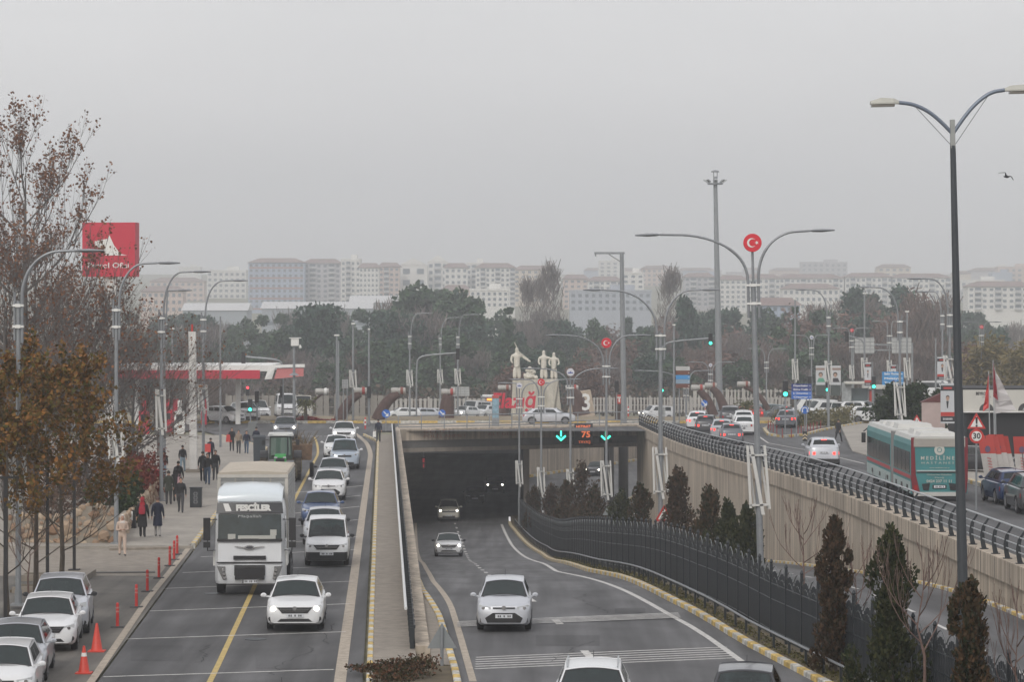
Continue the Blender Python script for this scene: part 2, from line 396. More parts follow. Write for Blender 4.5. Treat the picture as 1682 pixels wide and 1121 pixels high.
# repairs, seams and gullies
pt = MB()
for (x0, y0, x1, y1, pr, dz) in ((420, 1075, 520, 1098, z0, -.014), (215, 1060, 300, 1085, z0, -.014), (480, 985, 560, 1000, z0, -.014), (880, 1045, 985, 1062, zu, .005), (1010, 1000, 1060, 1008, zu, .005), (300, 925, 345, 938, z0, -.014)):
    q = [hit(x, y, pr) for x, y in ((x0, y0), (x1, y0), (x1, y1), (x0, y1))]
    pt.add([(p.x, p.y, pr(p.y) + dz) for p in q], [(3, 2, 1, 0)])
structure('asphalt_patches', pt, ASPH('asphalt_new', (.068, .068, .07)))
ck = MB(); rk = random.Random(4)
for (x0, y0, n_, pr, dz) in ((455, 1110, 26, z0, -.012), (320, 1090, 16, z0, -.012), (1000, 1010, 34, zu, .007), (900, 1090, 20, zu, .007), (760, 930, 18, zu, .007), (540, 1060, 18, z0, -.012), (1240, 770, 16, zr, -.012)):
    p = hit(x0, y0, pr); pts = []
    for k in range(n_): p = p + Vector((rk.uniform(-.16, .16), rk.uniform(.1, .5), 0)); pts.append(Vector((p.x, p.y, pr(p.y) + dz)))
    ribbon(ck, pts, .03)
structure('asphalt_cracks', ck, mat('crack_filler', (.03, .03, .03), .9))
# road markings
mk = MB()
ye = [(345, 1121), (408, 985), (484, 820), (523, 745), (521, 728), (516, 718)]
yl = [hit(300, 1200)] + poly_px(ye)
ribbon(mk, smoothpts(dense(yl, 8)), .16, 1, -.012)
re_ = [hit(550, 1200), hit(558, 1121), hit(609, 745), hit(603, 728), hit(583, 712)]
ribbon(mk, smoothpts(dense(re_, 8)), .32, 2, -.012)
le = [hit(95, 1200), hit(150, 1121), hit(243, 985), hit(335, 870), hit(352, 845)]
ribbon(mk, dense(le, 8), .22, 2, .018)
for py, x0, x1 in ((1108, 170, 548), (1046, 206, 568), (1000, 246, 575), (963, 268, 580), (937, 300, 583), (911, 330, 584), (890, 440, 586), (862, 470, 588), (840, 480, 591), (822, 480, 593), (806, 480, 596)):
    a, b = hit(x0, py + 4), hit(x1, py - 8); ribbon(mk, dense([a, b], 3), .14, 0, -.011)
for k in range(8):                                          # stop line and crossing at the junction
    a = hit(490 + k * 14, 717); ribbon(mk, [a, a + Vector((.5, 0, 0))], .5, 0, -.011)
pts = smoothpts(dense([hit(777, 1121)] + [hit(x, y, zu) for x, y in ((740, 995), (712, 957), (700, 935), (685, 903))] + [Vector((WL(250) + 1.3, 250, zu(250)))], 5), 1)
ribbon(mk, [Vector((p.x, p.y, zu(p.y))) for p in pts], .2, 2, .008)
er = [(824, 862), (840, 895), (878, 922), (915, 940), (965, 950), (1059, 988), (1096, 1009), (1147, 1037), (1215, 1085), (1262, 1121)]
pts = smoothpts(dense([hit(x, y, zu) for x, y in er], 5), 1); ribbon(mk, [Vector((p.x, p.y, zu(p.y))) for p in pts], .2, 0, .008)
dl = smoothpts([hit(x, y, zu) for x, y in ((747, 860), (752, 873), (763, 900), (782, 930), (812, 953), (850, 975), (878, 990), (932, 1038), (965, 1077), (1010, 1121))], 1)
acc = 0; seg = []; on = True
dd = dense(dl, .5)
for a, b in zip(dd, dd[1:]):
    acc += (b - a).length
    ph = acc % (5.5 if a.y > 115 else 9.0)
    if ph < 2.4: seg.append(a)
    elif seg:
        if len(seg) > 1: ribbon(mk, [Vector((p.x, p.y, zu(p.y))) for p in seg], .16 if seg[0].y > 115 else .24, 0, .008)
        seg = []
for y in frange(70, 250, 6)[::1]:
    x = WR(y) - 3.6; ribbon(mk, [(x + .05, y, zu(y) + .04), (WR(y + 2) - 3.6, y + 2, zu(y + 2) + .04)], .14, 0)
# ribbed slow-down strips across the underpass road
for (pl, pr, n, st) in (((750, 1030), (1118, 1015), 5, .35), ((780, 1100), (1205, 1082), 6, .55)):
    a, b = hit(*pl), hit(*pr)
    for k in range(n): ribbon(mk, dense([a + Vector((0, k * st, 0)), b + Vector((0, k * st, 0))], 2), .13 if st < .5 else .16, 0, .007)
structure('road_markings', mk, [paint_w, paint_y, paint_t])
ml = MB(); ribbon(ml, [(WR(y) + 1.0, y, zr(y)) for y in frange(70, 246, 4)], .15, 0, -.01)
ribbon(ml, [(p.x, p.y, zr(p.y)) for p in dense([hit(1240, 712), hit(1262, 728, zr), hit(1340, 742, zr), hit(1420, 762, zr)], 5)], .14, 1, -.01)
structure('lane_lines', ml, [paint_t, paint_w])
# ================================================================ walls, bridge, tunnel
mb = MB()
rings = []
for y in frange(87.5, 246, 4):
    x = WL(y); rings.append([(x - .42, y, -9), (x - .42, y, .26), (x - .02, y, .26), (x, y, .22), (x, y, -9)])
mb.loft(rings)
tag(mb.build('parapet_wall', conc2), 'long low concrete parapet between the walkway and the underpass road', 'wall')
mb = MB(); rings = []
wr_t = thing('retaining_wall', 'tall pale concrete retaining wall with ribbed face below the slip road', 'wall', (0, 0, 0))
for y in frange(60, 256, 4):
    x = WR(y); rings.append([(x, y, -9), (x, y, zr(y) - .62), (x + .45, y, zr(y) - .62), (x + .45, y, -9)])
mb.loft(rings); mb.build('wall', conc2, wr_t)
mb = MB(); rings = []
for y in frange(60, 256, 4):
    x = WR(y); t = zr(y) + .14; rings.append([(x - .1, y, t - .76), (x - .1, y, t - .02), (x - .08, y, t), (x + .6, y, t), (x + .6, y, t - .72), (x - .05, y, t - .76)])
mb.loft(rings)
for y in frange(62, 255, 2.5):
    mb.box((WR(y) - .1 - .004, y, zr(y) - .25), (.012, .03, .74), m=1)
mb.build('coping', [conc2, concd], wr_t)

B0, B1 = Vector((-9.6, 245.5, 0)), Vector((11.2, 256.5, 0))   # front edge of the bridge, skewed
def bp(t, z=0, back=0): p = B0.lerp(B1, t); return Vector((p.x, p.y + back, z))
br = thing('road_bridge', 'concrete road bridge crossing above the underpass mouth', 'bridge', (0, 0, 0))
mb = MB()
mb.loft([[bp(t, .12), bp(t, -.80), bp(t, -.80, .5), bp(t, -1.0, .5), bp(t, -1.0, .9), bp(t, -.9, 22 - 11 * t), bp(t, .0, 22 - 11 * t), bp(t, 0.0, .5), bp(t, .12, .5)] for t in (0, .25, .5, .75, 1)])
mb.build('deck', conc2, br)
mb = MB()
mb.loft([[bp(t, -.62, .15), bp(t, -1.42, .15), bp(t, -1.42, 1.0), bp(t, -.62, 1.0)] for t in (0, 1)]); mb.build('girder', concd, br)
mb = MB()
mb.loft([[bp(t, -1.42, .0), bp(t, -1.74, .0), bp(t, -1.74, 1.2), bp(t, -1.42, 1.2)] for t in (0, 1)]); mb.build('soffit_edge', conc, br)
for t, s_, z_, wd_, sz_ in ((.17, 'ŞEHİT', -.12, 2.6, .3), (.2, 'POLİS AHMET', -.5, 3.9, .36), (.44, 'ALT GEÇİDİ', -.42, 3.4, .36)):
    p = bp(t, z_); mb = MB(); add_text(mb, s_, sz_, (p.x, p.y - .02, z_), .008, wd_, rz=math.atan2(11, 20.8)); mb.build('lettering', mat('faded_red_letters', (.36, .17, .12), .8, var=.3, scale=8), br)
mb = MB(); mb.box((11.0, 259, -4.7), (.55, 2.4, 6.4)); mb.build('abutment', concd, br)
for x, y in ((8.6, 270), (10.1, 276)):
    mb = MB(); mb.cyl((x, y, zu(y)), (x, y, -.8), .45, n=16); mb.build('pier', concd, br)
rl = thing('bridge_railing', 'grey metal railing along the bridge edge above the underpass', 'railing', (0, 0, 0))
def rail_run(p0, p1, sp, h, rails, parent, rad=.04):
    p0, p1 = Vector(p0), Vector(p1); n = max(1, round((p1 - p0).length / sp))
    for i in range(n + 1):
        p = p0.lerp(p1, i / n); m = MB(); m.box((p.x, p.y, p.z + h / 2), (.09, .09, h)); m.build('post', steel, parent)
    for z in rails:
        m = MB(); m.cyl(p0 + Vector((0, 0, z)), p1 + Vector((0, 0, z)), rad, n=8); m.build('rail', steel, parent)
rail_run(bp(.02, .1, .25), bp(.99, .1, .25), 2.0, 1.12, (1.1, .42, .2), rl)
# tunnel box
tn = thing('tunnel', 'dark covered tunnel for two lanes under the bridge', 'tunnel', (0, 0, 0))
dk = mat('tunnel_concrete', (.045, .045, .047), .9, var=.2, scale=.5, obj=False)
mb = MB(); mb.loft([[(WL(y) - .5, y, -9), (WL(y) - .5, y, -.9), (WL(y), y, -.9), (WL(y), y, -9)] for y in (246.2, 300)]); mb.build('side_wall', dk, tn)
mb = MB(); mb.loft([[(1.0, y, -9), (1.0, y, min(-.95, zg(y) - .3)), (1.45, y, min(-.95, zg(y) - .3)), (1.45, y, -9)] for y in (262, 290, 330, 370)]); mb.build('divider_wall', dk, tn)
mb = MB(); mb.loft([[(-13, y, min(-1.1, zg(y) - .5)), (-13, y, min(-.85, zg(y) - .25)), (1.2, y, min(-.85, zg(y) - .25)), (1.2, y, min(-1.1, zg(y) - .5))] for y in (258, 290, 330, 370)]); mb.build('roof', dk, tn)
mb = MB(); mb.box((-6, 371, -7.2), (17, 1, 5.2)); mb.build('added_dark_end', dk, tn)  # dark wall added so the tunnel ends in blackness
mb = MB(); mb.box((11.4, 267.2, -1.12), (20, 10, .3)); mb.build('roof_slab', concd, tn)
mb = MB(); mb.box((1.23, 261.6, -4.9), (.5, .7, 6.1)); mb.build('pillar', conc, tn)
# red cross lamp inside the tunnel
t = thing('lane_signal', 'small red lit signal in the dark tunnel', 'signal', (-7.6, 262, -3.4)); mb = MB(); mb.box((0, 0, 0), (.34, .2, 1.0)); mb.build('housing', blackp, t)
mb = MB(); mb.box((0, -.11, .2), (.18, .03, .35)); mb.box((0, -.11, -.25), (.12, .03, .3)); mb.build('lamp', mat('dim_red', (.5, .02, .03), .4, emit=.35), t)
mb = MB(); mb.cyl((0, 0, .5), (0, 0, 2.3), .03); mb.build('bracket', steel, t)
# side road cutting beyond the bridge, opened on top to admit daylight
mb = MB()
pA, pB = Vector((1.45, 318, 0)), Vector((21.5, 372, 0))
def lw(p, z): return (p.x, p.y, z)
mb.loft([[lw(p, -9), lw(p, zg(p.y) + .1), (p.x - .3, p.y + .3, zg(p.y) + .1), (p.x - .3, p.y + .3, -9)] for p in (pA, pA.lerp(pB, .5), pB)])
tag(mb.build('cutting_wall', conc2), 'pale concrete wall seen under the bridge beside the lower road', 'wall')
mb = MB(); mb.loft([[(21.2, y, -9), (21.2, y, zg(y) + .1), (21.6, y, zg(y) + .1), (21.6, y, -9)] for y in (271, 320, 372)])
tag(mb.build('cutting_wall', conc2), 'concrete wall closing the far side of the lower road', 'wall')
mb = MB(); mb.box((11.4, 272.1, -.5), (20.2, .3, .9)); tag(mb.build('edge_beam', conc2), 'low concrete beam at the roundabout edge behind the bridge', 'beam')
kerb('kerb.006', [pA + Vector((.4, -.3, zu(300))), pB + Vector((.4, -.3, zu(300)))], .25, .3)
kerb('kerb.007', [(9.6, 272, zu(270)), (14, 300, zu(300))], .25, .3)

# guard rail between walkway and parapet
gr = thing('guard_rail', 'white tubular guard rail with dark posts along the walkway parapet', 'railing', (0, 0, 0))
pipe = MB(); lastp = None
for i, y in enumerate(frange(88, 240, 1.6)):
    m = MB(); m.box((WL(y) - .52, y, .42), (.12, .10, .62)); m.box((WL(y) - .5, y, .75), (.16, .03, .1)); m.build('post', darkm, gr)
m = MB(); m.tube([(WL(y) - .66, y, .78) for y in frange(93, 240, 6)] , .048, 8); m.build('rail', mat('white_rail', (.6, .61, .6), .4), gr)
m = MB(); m.tube([(WL(y) - .5, y, .42) for y in frange(88, 240, 6)] , .05, 6); m.build('rail', darkm, gr)
mesh_s = mat('dark_mesh', (.05, .055, .058), .6, .3)
m = MB(); m.loft([[(WL(y) - .46, y, .14), (WL(y) - .46, y, .80), (WL(y) - .44, y, .80), (WL(y) - .44, y, .14)] for y in frange(88, 240, 8)]); m.build('mesh_panel', mesh_s, gr)

# railing on the retaining wall: curved flat posts with four pipes
hr = thing('wall_railing', 'grey railing of curved posts and pipes on top of the retaining wall', 'railing', (0, 0, 0))
def curved_post():
    m = MB(); prof = []
    out = [(0.02, 0), (-.02, .25), (-.04, .5), (.02, .8), (.22, 1.1)]; inn = [(.30, 1.1), (.16, .86), (.11, .55), (.13, .25), (.20, 0)]
    m.prism([(x, -.02, z) for x, z in out + inn], (0, .04, 0)); m.box((.1, 0, .02), (.3, .14, .03)); return m
pm = curved_post()
first = None
for y in frange(62, 254, 2.05):
    if first is None: first = pm.build('post', darkm, hr); o = first
    else: o = first.copy(); C.objects.link(o); o.parent = hr
    o.location = (WR(y), y, zr(y) + .14); o.rotation_euler = (0, 0, 0)
for dx, dz, r in ((.26, 1.12, .035), (.10, .86, .022), (.06, .62, .022), (.05, .38, .022)):
    m = MB(); m.tube([(WR(y) + dx, y, zr(y) + .14 + dz) for y in frange(62, 254, 6)], r, 6); m.build('rail', steel_l, hr)

# black picket fence on the median, with a low pipe barrier before it
FN = lambda y: kR(y) + interp(y, [(60, 1.0), (110, 1.0), (160, .9), (245, .7)])
fc = thing('picket_fence', 'tall black metal picket fence with double arches along the median', 'fence', (0, 0, 0))
fp = []; y = 63.0; cur = Vector((FN(63), 63, zu(63) + .13))
fp.append(cur)
while cur.y < 246:
    yy = cur.y
    while (Vector((FN(yy), yy, 0)) - Vector((cur.x, cur.y, 0))).length < 2.0: yy += .05
    cur = Vector((FN(yy), yy, zu(yy) + .13)); fp.append(cur)
gap = mat('fence_arch_highlight', (.12, .13, .13), .45, .4)  # paler grey puts the highlights of the black arches into their colour
for i, (a, b) in enumerate(zip(fp, fp[1:])):
    d = b - a; L = d.length; m = MB(); ang = math.atan2(d.y, d.x); u = d.normalized()
    for k in range(1, 14):
        p = a + d * (k / 14); hgt = 1.72 + .22 * math.sin(PI * ((k % 7) / 7 if k != 7 else 0))
        m.box((p.x, p.y, p.z + hgt / 2 + .08), (.06, .022, hgt), rz=ang)
    for z in (.22, 1.15, 1.62): m.tube([a + Vector((0, 0, z)), b + Vector((0, 0, z))], .022, 4)
    for h0 in (1.55, 1.88):
        for s2 in (0, .5):
            m.tube([a + d * (s2 + .5 * j / 6) + Vector((0, 0, h0 + .28 * math.sin(PI * j / 6))) for j in range(7)], .018, 4, m=1)
    m.build('panel', [darkm, gap], fc)
    m = MB(); m.box((a.x, a.y, a.z + 1.1), (.08, .08, 2.2), rz=ang); m.lathe([(.03, 0), (.06, .05), (.04, .1), (.015, .14)], (a.x, a.y, a.z + 2.2), 8); m.build('post', darkm, fc)
lb = thing('pipe_barrier', 'low grey pipe barrier on short posts behind the striped kerb', 'barrier', (0, 0, 0))
LBX = lambda y: kR(y) + .42
k = 0
for y in frange(64, 246, 2.0):
    m = MB(); m.box((LBX(y), y, zu(y) + .33), (.07, .07, .46)); m.build('post', darkm, lb)
m = MB(); m.tube([(LBX(y), y, zu(y) + .57) for y in frange(64, 246, 4)], .035, 6); m.build('rail', steel, lb)

# stone planter wall by the pavement
sw = thing('stone_wall', 'rough rubble stone wall holding the planting beside the pavement', 'wall', (0, 0, 0))
stm = leafmat('rubble_stone', (.22, .13, .08), (.46, .38, .29), .9)
def boulder(m, c, sx, sy, sz, jag=.14):
    n = 7; rg = []; A = Matrix.Rotation(R.uniform(-.5, .5), 3, 'Y') @ Matrix.Rotation(R.uniform(0, 3), 3, 'Z')
    for i in range(4):
        th = PI * (i + .5) / 4; ring = []
        for j in range(n):
            a = 2 * PI * j / n; k = 1 + R.uniform(-jag, jag); v = Vector((math.sin(th) * math.cos(a) * k, math.sin(th) * math.sin(a) * k, math.cos(th) * k * 1.05)); v = A @ v
            ring.append(Vector(c) + Vector((sx * v.x, sy * v.y, sz * v.z)))
        rg.append(ring)
    m.loft(rg)
mort = mat('mortar', (.26, .23, .19), .95, var=.2, scale=3)
P1 = hit(128, 897); P2 = hit(189, 897); 
def wallrun(a, b, h):
    core = MB(); a, b = Vector(a), Vector(b); d = (b - a); L = d.length; u = d / L; nn = Vector((u.y, -u.x, 0))
    core.loft([[p + nn * -.25, p + nn * .12, p + nn * .12 + Vector((0, 0, h - .1)), p - nn * .25 + Vector((0, 0, h - .1))] for p in (a, b)])
    core.build('core', mort, sw)
    m = MB(); done = []
    for _ in range(int(L * h * 60)):
        r = R.uniform(.09, .30); t = R.uniform(0, L); z = R.uniform(.02, h)
        if z + r * .6 > h + .05 or any((t - a_) ** 2 + (z - b_) ** 2 < (.80 * (r + r_)) ** 2 for a_, b_, r_ in done): continue
        done.append((t, z, r)); p = a + u * t; boulder(m, p + nn * (.10 + R.uniform(-.03, .05)) + Vector((0, 0, z)), r * (abs(u.x) * .95 + abs(u.y) * .5) * R.uniform(.9, 1.3), r * (abs(u.y) * .95 + abs(u.x) * .5), r * R.uniform(.75, 1.0), .26)
    m.build('stonework', stm, sw)
wallrun(P1, P2, 1.75); P3 = hit(258, 815); wallrun(P2, P3, .95); wallrun(P1 + Vector((-3, .5, 0)), P1, 1.3)

# ================================================================ lamps
def star(n, r1, r2, c, a0=0):
    return [(c[0] + (r1 if i % 2 == 0 else r2) * math.cos(a0 + PI * i / n), c[1], c[2] + (r1 if i % 2 == 0 else r2) * math.sin(a0 + PI * i / n)) for i in range(2 * n)]
def disc_sign(parent, c, r, kind):
    m = MB(); m.lathe([(r * .98, -.07), (r, -.05), (r, .05), (r * .98, .07)], c, 28, 'Y')
    d = m.build('disc', mat('flag_red', (.62, .012, .03), .35, coat=.3) if kind == 'flag' else mat('emblem_white', (.6, .6, .64), .5), parent)
    m = MB(); cx, cy, cz = c; yy = cy - .085
    if kind == 'flag':
        ou = [(cx - .1 * r + .5 * r * math.cos(a), yy, cz + .5 * r * math.sin(a)) for a in [math.radians(x) for x in range(42, 319, 12)]]
        inn = [(cx + .02 * r + .40 * r * math.cos(a), yy, cz + .40 * r * math.sin(a)) for a in [math.radians(x) for x in range(310, 49, -12)]]
        for i in range(len(ou) - 1):
            j0, j1 = len(inn) - 1 - round(i * (len(inn) - 1) / (len(ou) - 1)), len(inn) - 1 - round((i + 1) * (len(inn) - 1) / (len(ou) - 1))
            q = [ou[i], ou[i + 1], inn[j1]] + ([inn[j0]] if j0 != j1 else []); m.prism(q[::-1], (0, .012, 0))
        s5 = star(5, .24 * r, .095 * r, (cx + .45 * r, yy, cz), PI)
        for i in range(10): m.prism([s5[i], s5[(i + 1) % 10], (cx + .45 * r, yy, cz)][::-1], (0, .012, 0))
        m.build('crescent_and_star', whitep, d)
    else:
        for k in (-1, 0, 1):
            m.prism([(cx + k * .42 * r - .3 * r, yy, cz - .3 * r), (cx + k * .42 * r + .3 * r, yy, cz - .3 * r), (cx + k * .42 * r, yy, cz + (.35 if k == 0 else .1) * r)], (0, .012, 0))
        m.build('emblem', mat('emblem_blue', (.05, .09, .35), .5), d)
def lamp_head(parent, p, dx, L=.9, tilt=0):
    m = MB(); p = Vector(p); dv = Vector((math.cos(tilt) * dx, 0, math.sin(tilt)))
    m.tube([p, p + dv * .12, p + dv * L * .5, p + dv * L], [.045, .10, .12, .05], 8)
    m.v = [(v[0], p.y + (v[1] - p.y) * 1.3, p.z + (v[2] - p.z) * .55) for v in m.v]
    m.build('lamp_head', steel, parent)
def vframe(parent, z0_, z1_, wd):
    m = MB(); hgt = z1_ - z0_
    def slat(xa, za, xb, zb, wq=.10, y=-.18): m.prism([(xa - wq / 2, y, za), (xb - wq / 2, y, zb), (xb + wq / 2, y, zb), (xa + wq / 2, y, za)], (0, .04, 0))
    slat(-wd * .5, z1_, -wd * .42, z0_ + hgt * .1); slat(-wd * .32, z1_, wd * .18, z0_, .13); slat(wd * .34, z1_, wd * .5, z0_ + hgt * .08, .1, -.12)
    slat(-wd * .5, z1_, -wd * .15, z0_ + .1, .08, .14); slat(wd * .1, z1_, wd * .46, z0_ + .2, .08, .16)
    for z in (z1_ - hgt * .14, z0_ + hgt * .14): m.box((0, 0, z), (wd * .9, .36, .06))
    m.build('slatted_ornament', mat('ornament_offwhite', (.56, .56, .54), .5), parent)
def street_lamp(label, X, Y, zb, ztop, arms=(('R', 3.5),), rise=2.4, v=None, disc=None, collars=True, group=None, lean=0, pr=.085, stub=.3, disc_r=.33, double_tube=True, head=.95, m=steel):
    """arms: side, reach; the tube rises from the collars and bows out to the lamp head. heights are world z."""
    t = thing('street_lamp', label, 'street lamp', (X, Y, zb), 0, group); t.rotation_euler = (0, lean, 0)
    H = ztop - zb; hb = H - rise
    mb = MB(); mb.tube([(0, 0, 0), (0, 0, hb * .5), (0, 0, hb)], [pr * 1.15, pr, pr * .8], 10, ); mb.build('pole', m, t)
    mb = MB(); mb.box((0, 0, .03), (.45, .45, .06)); mb.cyl((0, 0, .05), (0, 0, .5), pr * 1.4, n=10); mb.build('base_plate', m, t)
    if collars:
        cw_ = .56 if len(arms) > 1 else .36; cx_ = 0 if len(arms) > 1 else .0
        for z in (hb - .15, hb - .85):
            mb = MB(); mb.box((0, 0, z), (cw_, .18, .075)); mb.box((0, 0, z), (.18, .24, .11)); mb.build('collar', whitep, t)
        for dx in (-.12, .12):
            if len(arms) < 2 and (dx > 0) == (arms[0][0] == 'R'): continue
            if len(arms) < 2:
                mb = MB(); mb.cyl((dx, 0, hb - 1.3), (dx, 0, hb + stub), .045, n=8); mb.build('side_tube', m, t)
    for side, reach in arms:
        s = 1 if side == 'R' else -1; pts = []
        x0 = s * (.2 if len(arms) > 1 else .12)
        for i in range(15):
            a = PI / 2 * i / 14; pts.append((x0 + s * (reach - .2) * (1 - math.cos(a)) ** 1.0, 0, hb + (rise - .1) * math.sin(a) ** .9))
        pts = [(x0, 0, hb - 1.4)] + pts
        ex = pts[-1]; pts.append((ex[0] + s * .5, 0, ex[2] + .02))
        mb = MB(); mb.tube(pts, [.055] * 8 + [.045] * (len(pts) - 8), 8); arm = mb.build('arm', m, t)
        lamp_head(t, (pts[-1][0], 0, pts[-1][2]), s, head)
    if v: vframe(t, v[0] - zb, v[1] - zb, v[2])
    if disc:
        mb = MB(); mb.cyl((0, 0, hb), (0, 0, hb + disc[0]), .05, n=8); mb.build('disc_stem', m, t)
        disc_sign(t, (0, -.12, hb + disc[0] + disc_r * .9), disc_r, disc[1])
    return t
def lamp_px(label, xb, D, zb, ytop, arms_px, v_px=None, disc=None, **kw):
    s = F / D; zt = CH - (ytop - HY) / s; X = (xb - CX) / s
    arms = [(sd, abs(px - xb) / s - .95 - .5) for sd, px in arms_px]
    v = None
    if v_px: v = (CH - (v_px[1] - HY) / s, CH - (v_px[0] - HY) / s, kw.pop('vw', .95))
    return street_lamp(label, X, D, zb, zt, arms, v=v, disc=disc, **kw)
GL = 'curved street lamps along the left pavement'
lamp_px('tall curved lamp nearest on the left pavement, rising through brown leaves', 30, 101, .1, 408, [('R', 175)], (732, 832), rise=1.75, group=GL, vw=.62)
lamp_px('curved street lamp standing at the end of the rubble stone wall', 191, 127, .12, 429, [('R', 299)], (683, 762), rise=1.9, group=GL, vw=.62)
lamp_px('curved street lamp right behind the red and white walking group', 265, 155, .12, 444, [('R', 349)], (640, 715), rise=2.3, group=GL, vw=.5)
lamp_px('slim curved lamp seen just right of the third pavement lamp', 270, 185, .12, 475, [('R', 318)], None, rise=2.0, group=GL)
lamp_px('curved street lamp beside the white square totem pillar', 334, 184, .12, 459, [('R', 409)], (632, 680), rise=2.3, group=GL, vw=.6)
GM = 'double armed street lamps along the median'
lamp_px('tall double armed lamp carrying the largest red flag disc', 1250, 116, zu(116) + .1, 378, [('L', 1058), ('R', 1386)], (732, 846), (1.15, 'flag'), rise=1.95, disc_r=.35, group=GM, lean=-.026, pr=.115, vw=.78)
lamp_px('double armed lamp without disc above the retaining wall trees', 1085, 158, zu(158) + .1, 474, [('L', 958), ('R', 1182)], (735, 820), None, rise=2.3, group=GM, vw=.8, pr=.115)
lamp_px('double armed lamp with a red flag disc left of the T shaped pole', 996, 203, zu(203) + .1, 549, [('L', 897), ('R', 1070)], (757, 822), (1.1, 'flag'), rise=2.0, disc_r=.34, group=GM, vw=.75)
lamp_px('double armed lamp with white and blue emblem right of the monument', 937, 222, zu(222) + .1, 604, [('L', 858), ('R', 1015)], (771, 812), (.75, 'emblem'), rise=1.35, disc_r=.28, group=GM, vw=.55)
lamp_px('double armed lamp with a small red disc before the monument', 889, 238, zu(238) + .1, 622, [('L', 836), ('R', 955)], (768, 818), (.75, 'flag'), rise=1.3, disc_r=.28, group=GM, vw=.6)
lamp_px('double armed lamp with emblem at the left end of the median row', 853, 244, zu(244) + .1, 628, [('L', 818), ('R', 905)], (757, 800), (.7, 'emblem'), rise=1.2, disc_r=.24, group=GM, vw=.55)
# the big plain double lamp nearest on the right
D1 = 66.0; s1 = F / D1; X1 = (1588 - CX) / s1; zb1 = zu(66) + .1
bl = thing('street_lamp', 'tallest dark grey lamp on the right with two short cobra arms and stay wires', 'street lamp', (X1, D1, zb1)); bl.rotation_euler = (0, -.0225, 0)
Ht = CH - (163 - HY) / s1 - zb1
m = MB(); m.tube([(0, 0, 0), (0, 0, Ht * .5), (0, 0, Ht - 1.0)], [.125, .10, .062], 12); m.build('pole', mat('pole_grey_dark', (.055, .062, .07), .5, .3), bl)
m = MB(); m.box((0, 0, .03), (.5, .5, .06)); m.build('base_plate', steel, bl)
m = MB(); m.box((0, 0, Ht - .75), (.10, .10, .62)); m.build('bracket', mat('bracket_grey', (.30, .31, .30), .6), bl)
for s in (-1, 1):
    m = MB(); zz = .22 if s > 0 else 0
    pts = [(s * .02, 0, Ht - .72), (s * .3, 0, Ht - .42 + zz * .4), (s * .55, 0, Ht - .22 + zz * .7), (s * .85, 0, Ht - .08 + zz), (s * 1.15, 0, Ht - .04 + zz)]
    m.tube(smoothpts(pts, 2), .042, 8); m.build('arm', mat('arm_blue_grey', (.16, .19, .24), .5, .3), bl)
    h = MB(); p = Vector((s * 1.15, 0, Ht - .04 + zz))
    h.loft([[(p.x + s * a, y * wq, p.z + b) for (y, b) in ((-.11, -.03), (.11, -.03), (.11, .0), (.07, c), (-.07, c), (-.11, .0))] for a, wq, c in ((0, .5, .04), (.12, 1, .09), (.4, 1.1, .11), (.62, .8, .04))])
    hd = h.build('lamp_head', mat('lamp_head_cream', (.42, .42, .38), .5), bl)
    h = MB(); h.box((p.x + s * .35, 0, p.z - .06), (.5, .2, .05)); h.build('lens', mat('lamp_lens', (.16, .15, .13), .2), hd)
    h = MB(); h.cyl((s * .05, 0, Ht - .98), (s * .82, 0, Ht - .11 + zz), .006, n=4); h.build('stay_wire', darkm, bl)

def lamp_g(label, xb, D, ytop, arms_px, v_px=None, disc=None, prof=z0, **kw):
    return lamp_px(label, xb, D, prof(D), ytop, arms_px, v_px, disc, **kw)
GF = 'street lamps around the roundabout and beyond'
lamp_g('curved lamp left of centre between two stakes before the pines', 673, 300, 514, [('R', 712)], (608, 637), prof=zg, rise=2.2, group=GF, vw=.6)
lamp_g('right one of two neighbouring curved lamps before the dark pines', 752, 305, 516, [('R', 788)], (606, 634), prof=zg, rise=2.2, group=GF, vw=.6)
lamp_g('paler curved lamp just left of its neighbour before the pines', 723, 360, 521, [('R', 760)], (607, 632), prof=zg, rise=2.4, group=GF, vw=.65)
lamp_g('curved lamp reaching left over the far right slip road, nearest the big pole', 1560, 190, 456, [('L', 1488)], (584, 630), rise=2.2, group=GF, vw=.75)
lamp_g('curved lamp reaching left above the blue direction sign', 1478, 200, 470, [('L', 1403)], (628, 690), rise=2.2, group=GF, vw=.75)
lamp_g('curved lamp reaching left beside the two portrait posters', 1361, 250, 475, [('L', 1305)], (593, 632), rise=2.2, group=GF, vw=.6)
lamp_g('small double lamp with red disc in front of the bare far trees', 1399, 330, 538, [('L', 1368), ('R', 1430)], (600, 625), (.8, 'flag'), prof=zg, rise=1.3, group=GF, disc_r=.2, vw=.5)
lamp_g('small double lamp with emblem before the trees right of the mast', 1333, 330, 550, [('L', 1298), ('R', 1365)], None, (.8, 'emblem'), prof=zg, rise=1.3, group=GF, disc_r=.22)
lamp_g('faint double lamp low over the white fence right of the mast', 1259, 370, 572, [('L', 1228), ('R', 1292)], None, None, prof=zg, rise=1.6, group=GF)
lamp_g('distant double lamp low over the white fence, left of the mast', 1167, 340, 594, [('L', 1130), ('R', 1205)], None, (.7, 'emblem'), prof=zg, rise=1.3, disc_r=.2, group=GF)
lamp_g('curved lamp reaching left behind the green traffic light mast', 1127, 290, 608, [('L', 1042), ('R', 1170)], None, None, rise=1.6, group=GF, prof=zg)
lamp_g('far lamp with double arms beyond the white advertising frames', 1461, 310, 527, [('L', 1432), ('R', 1490)], (592, 625), None, prof=zg, rise=1.4, group=GF, vw=.5)
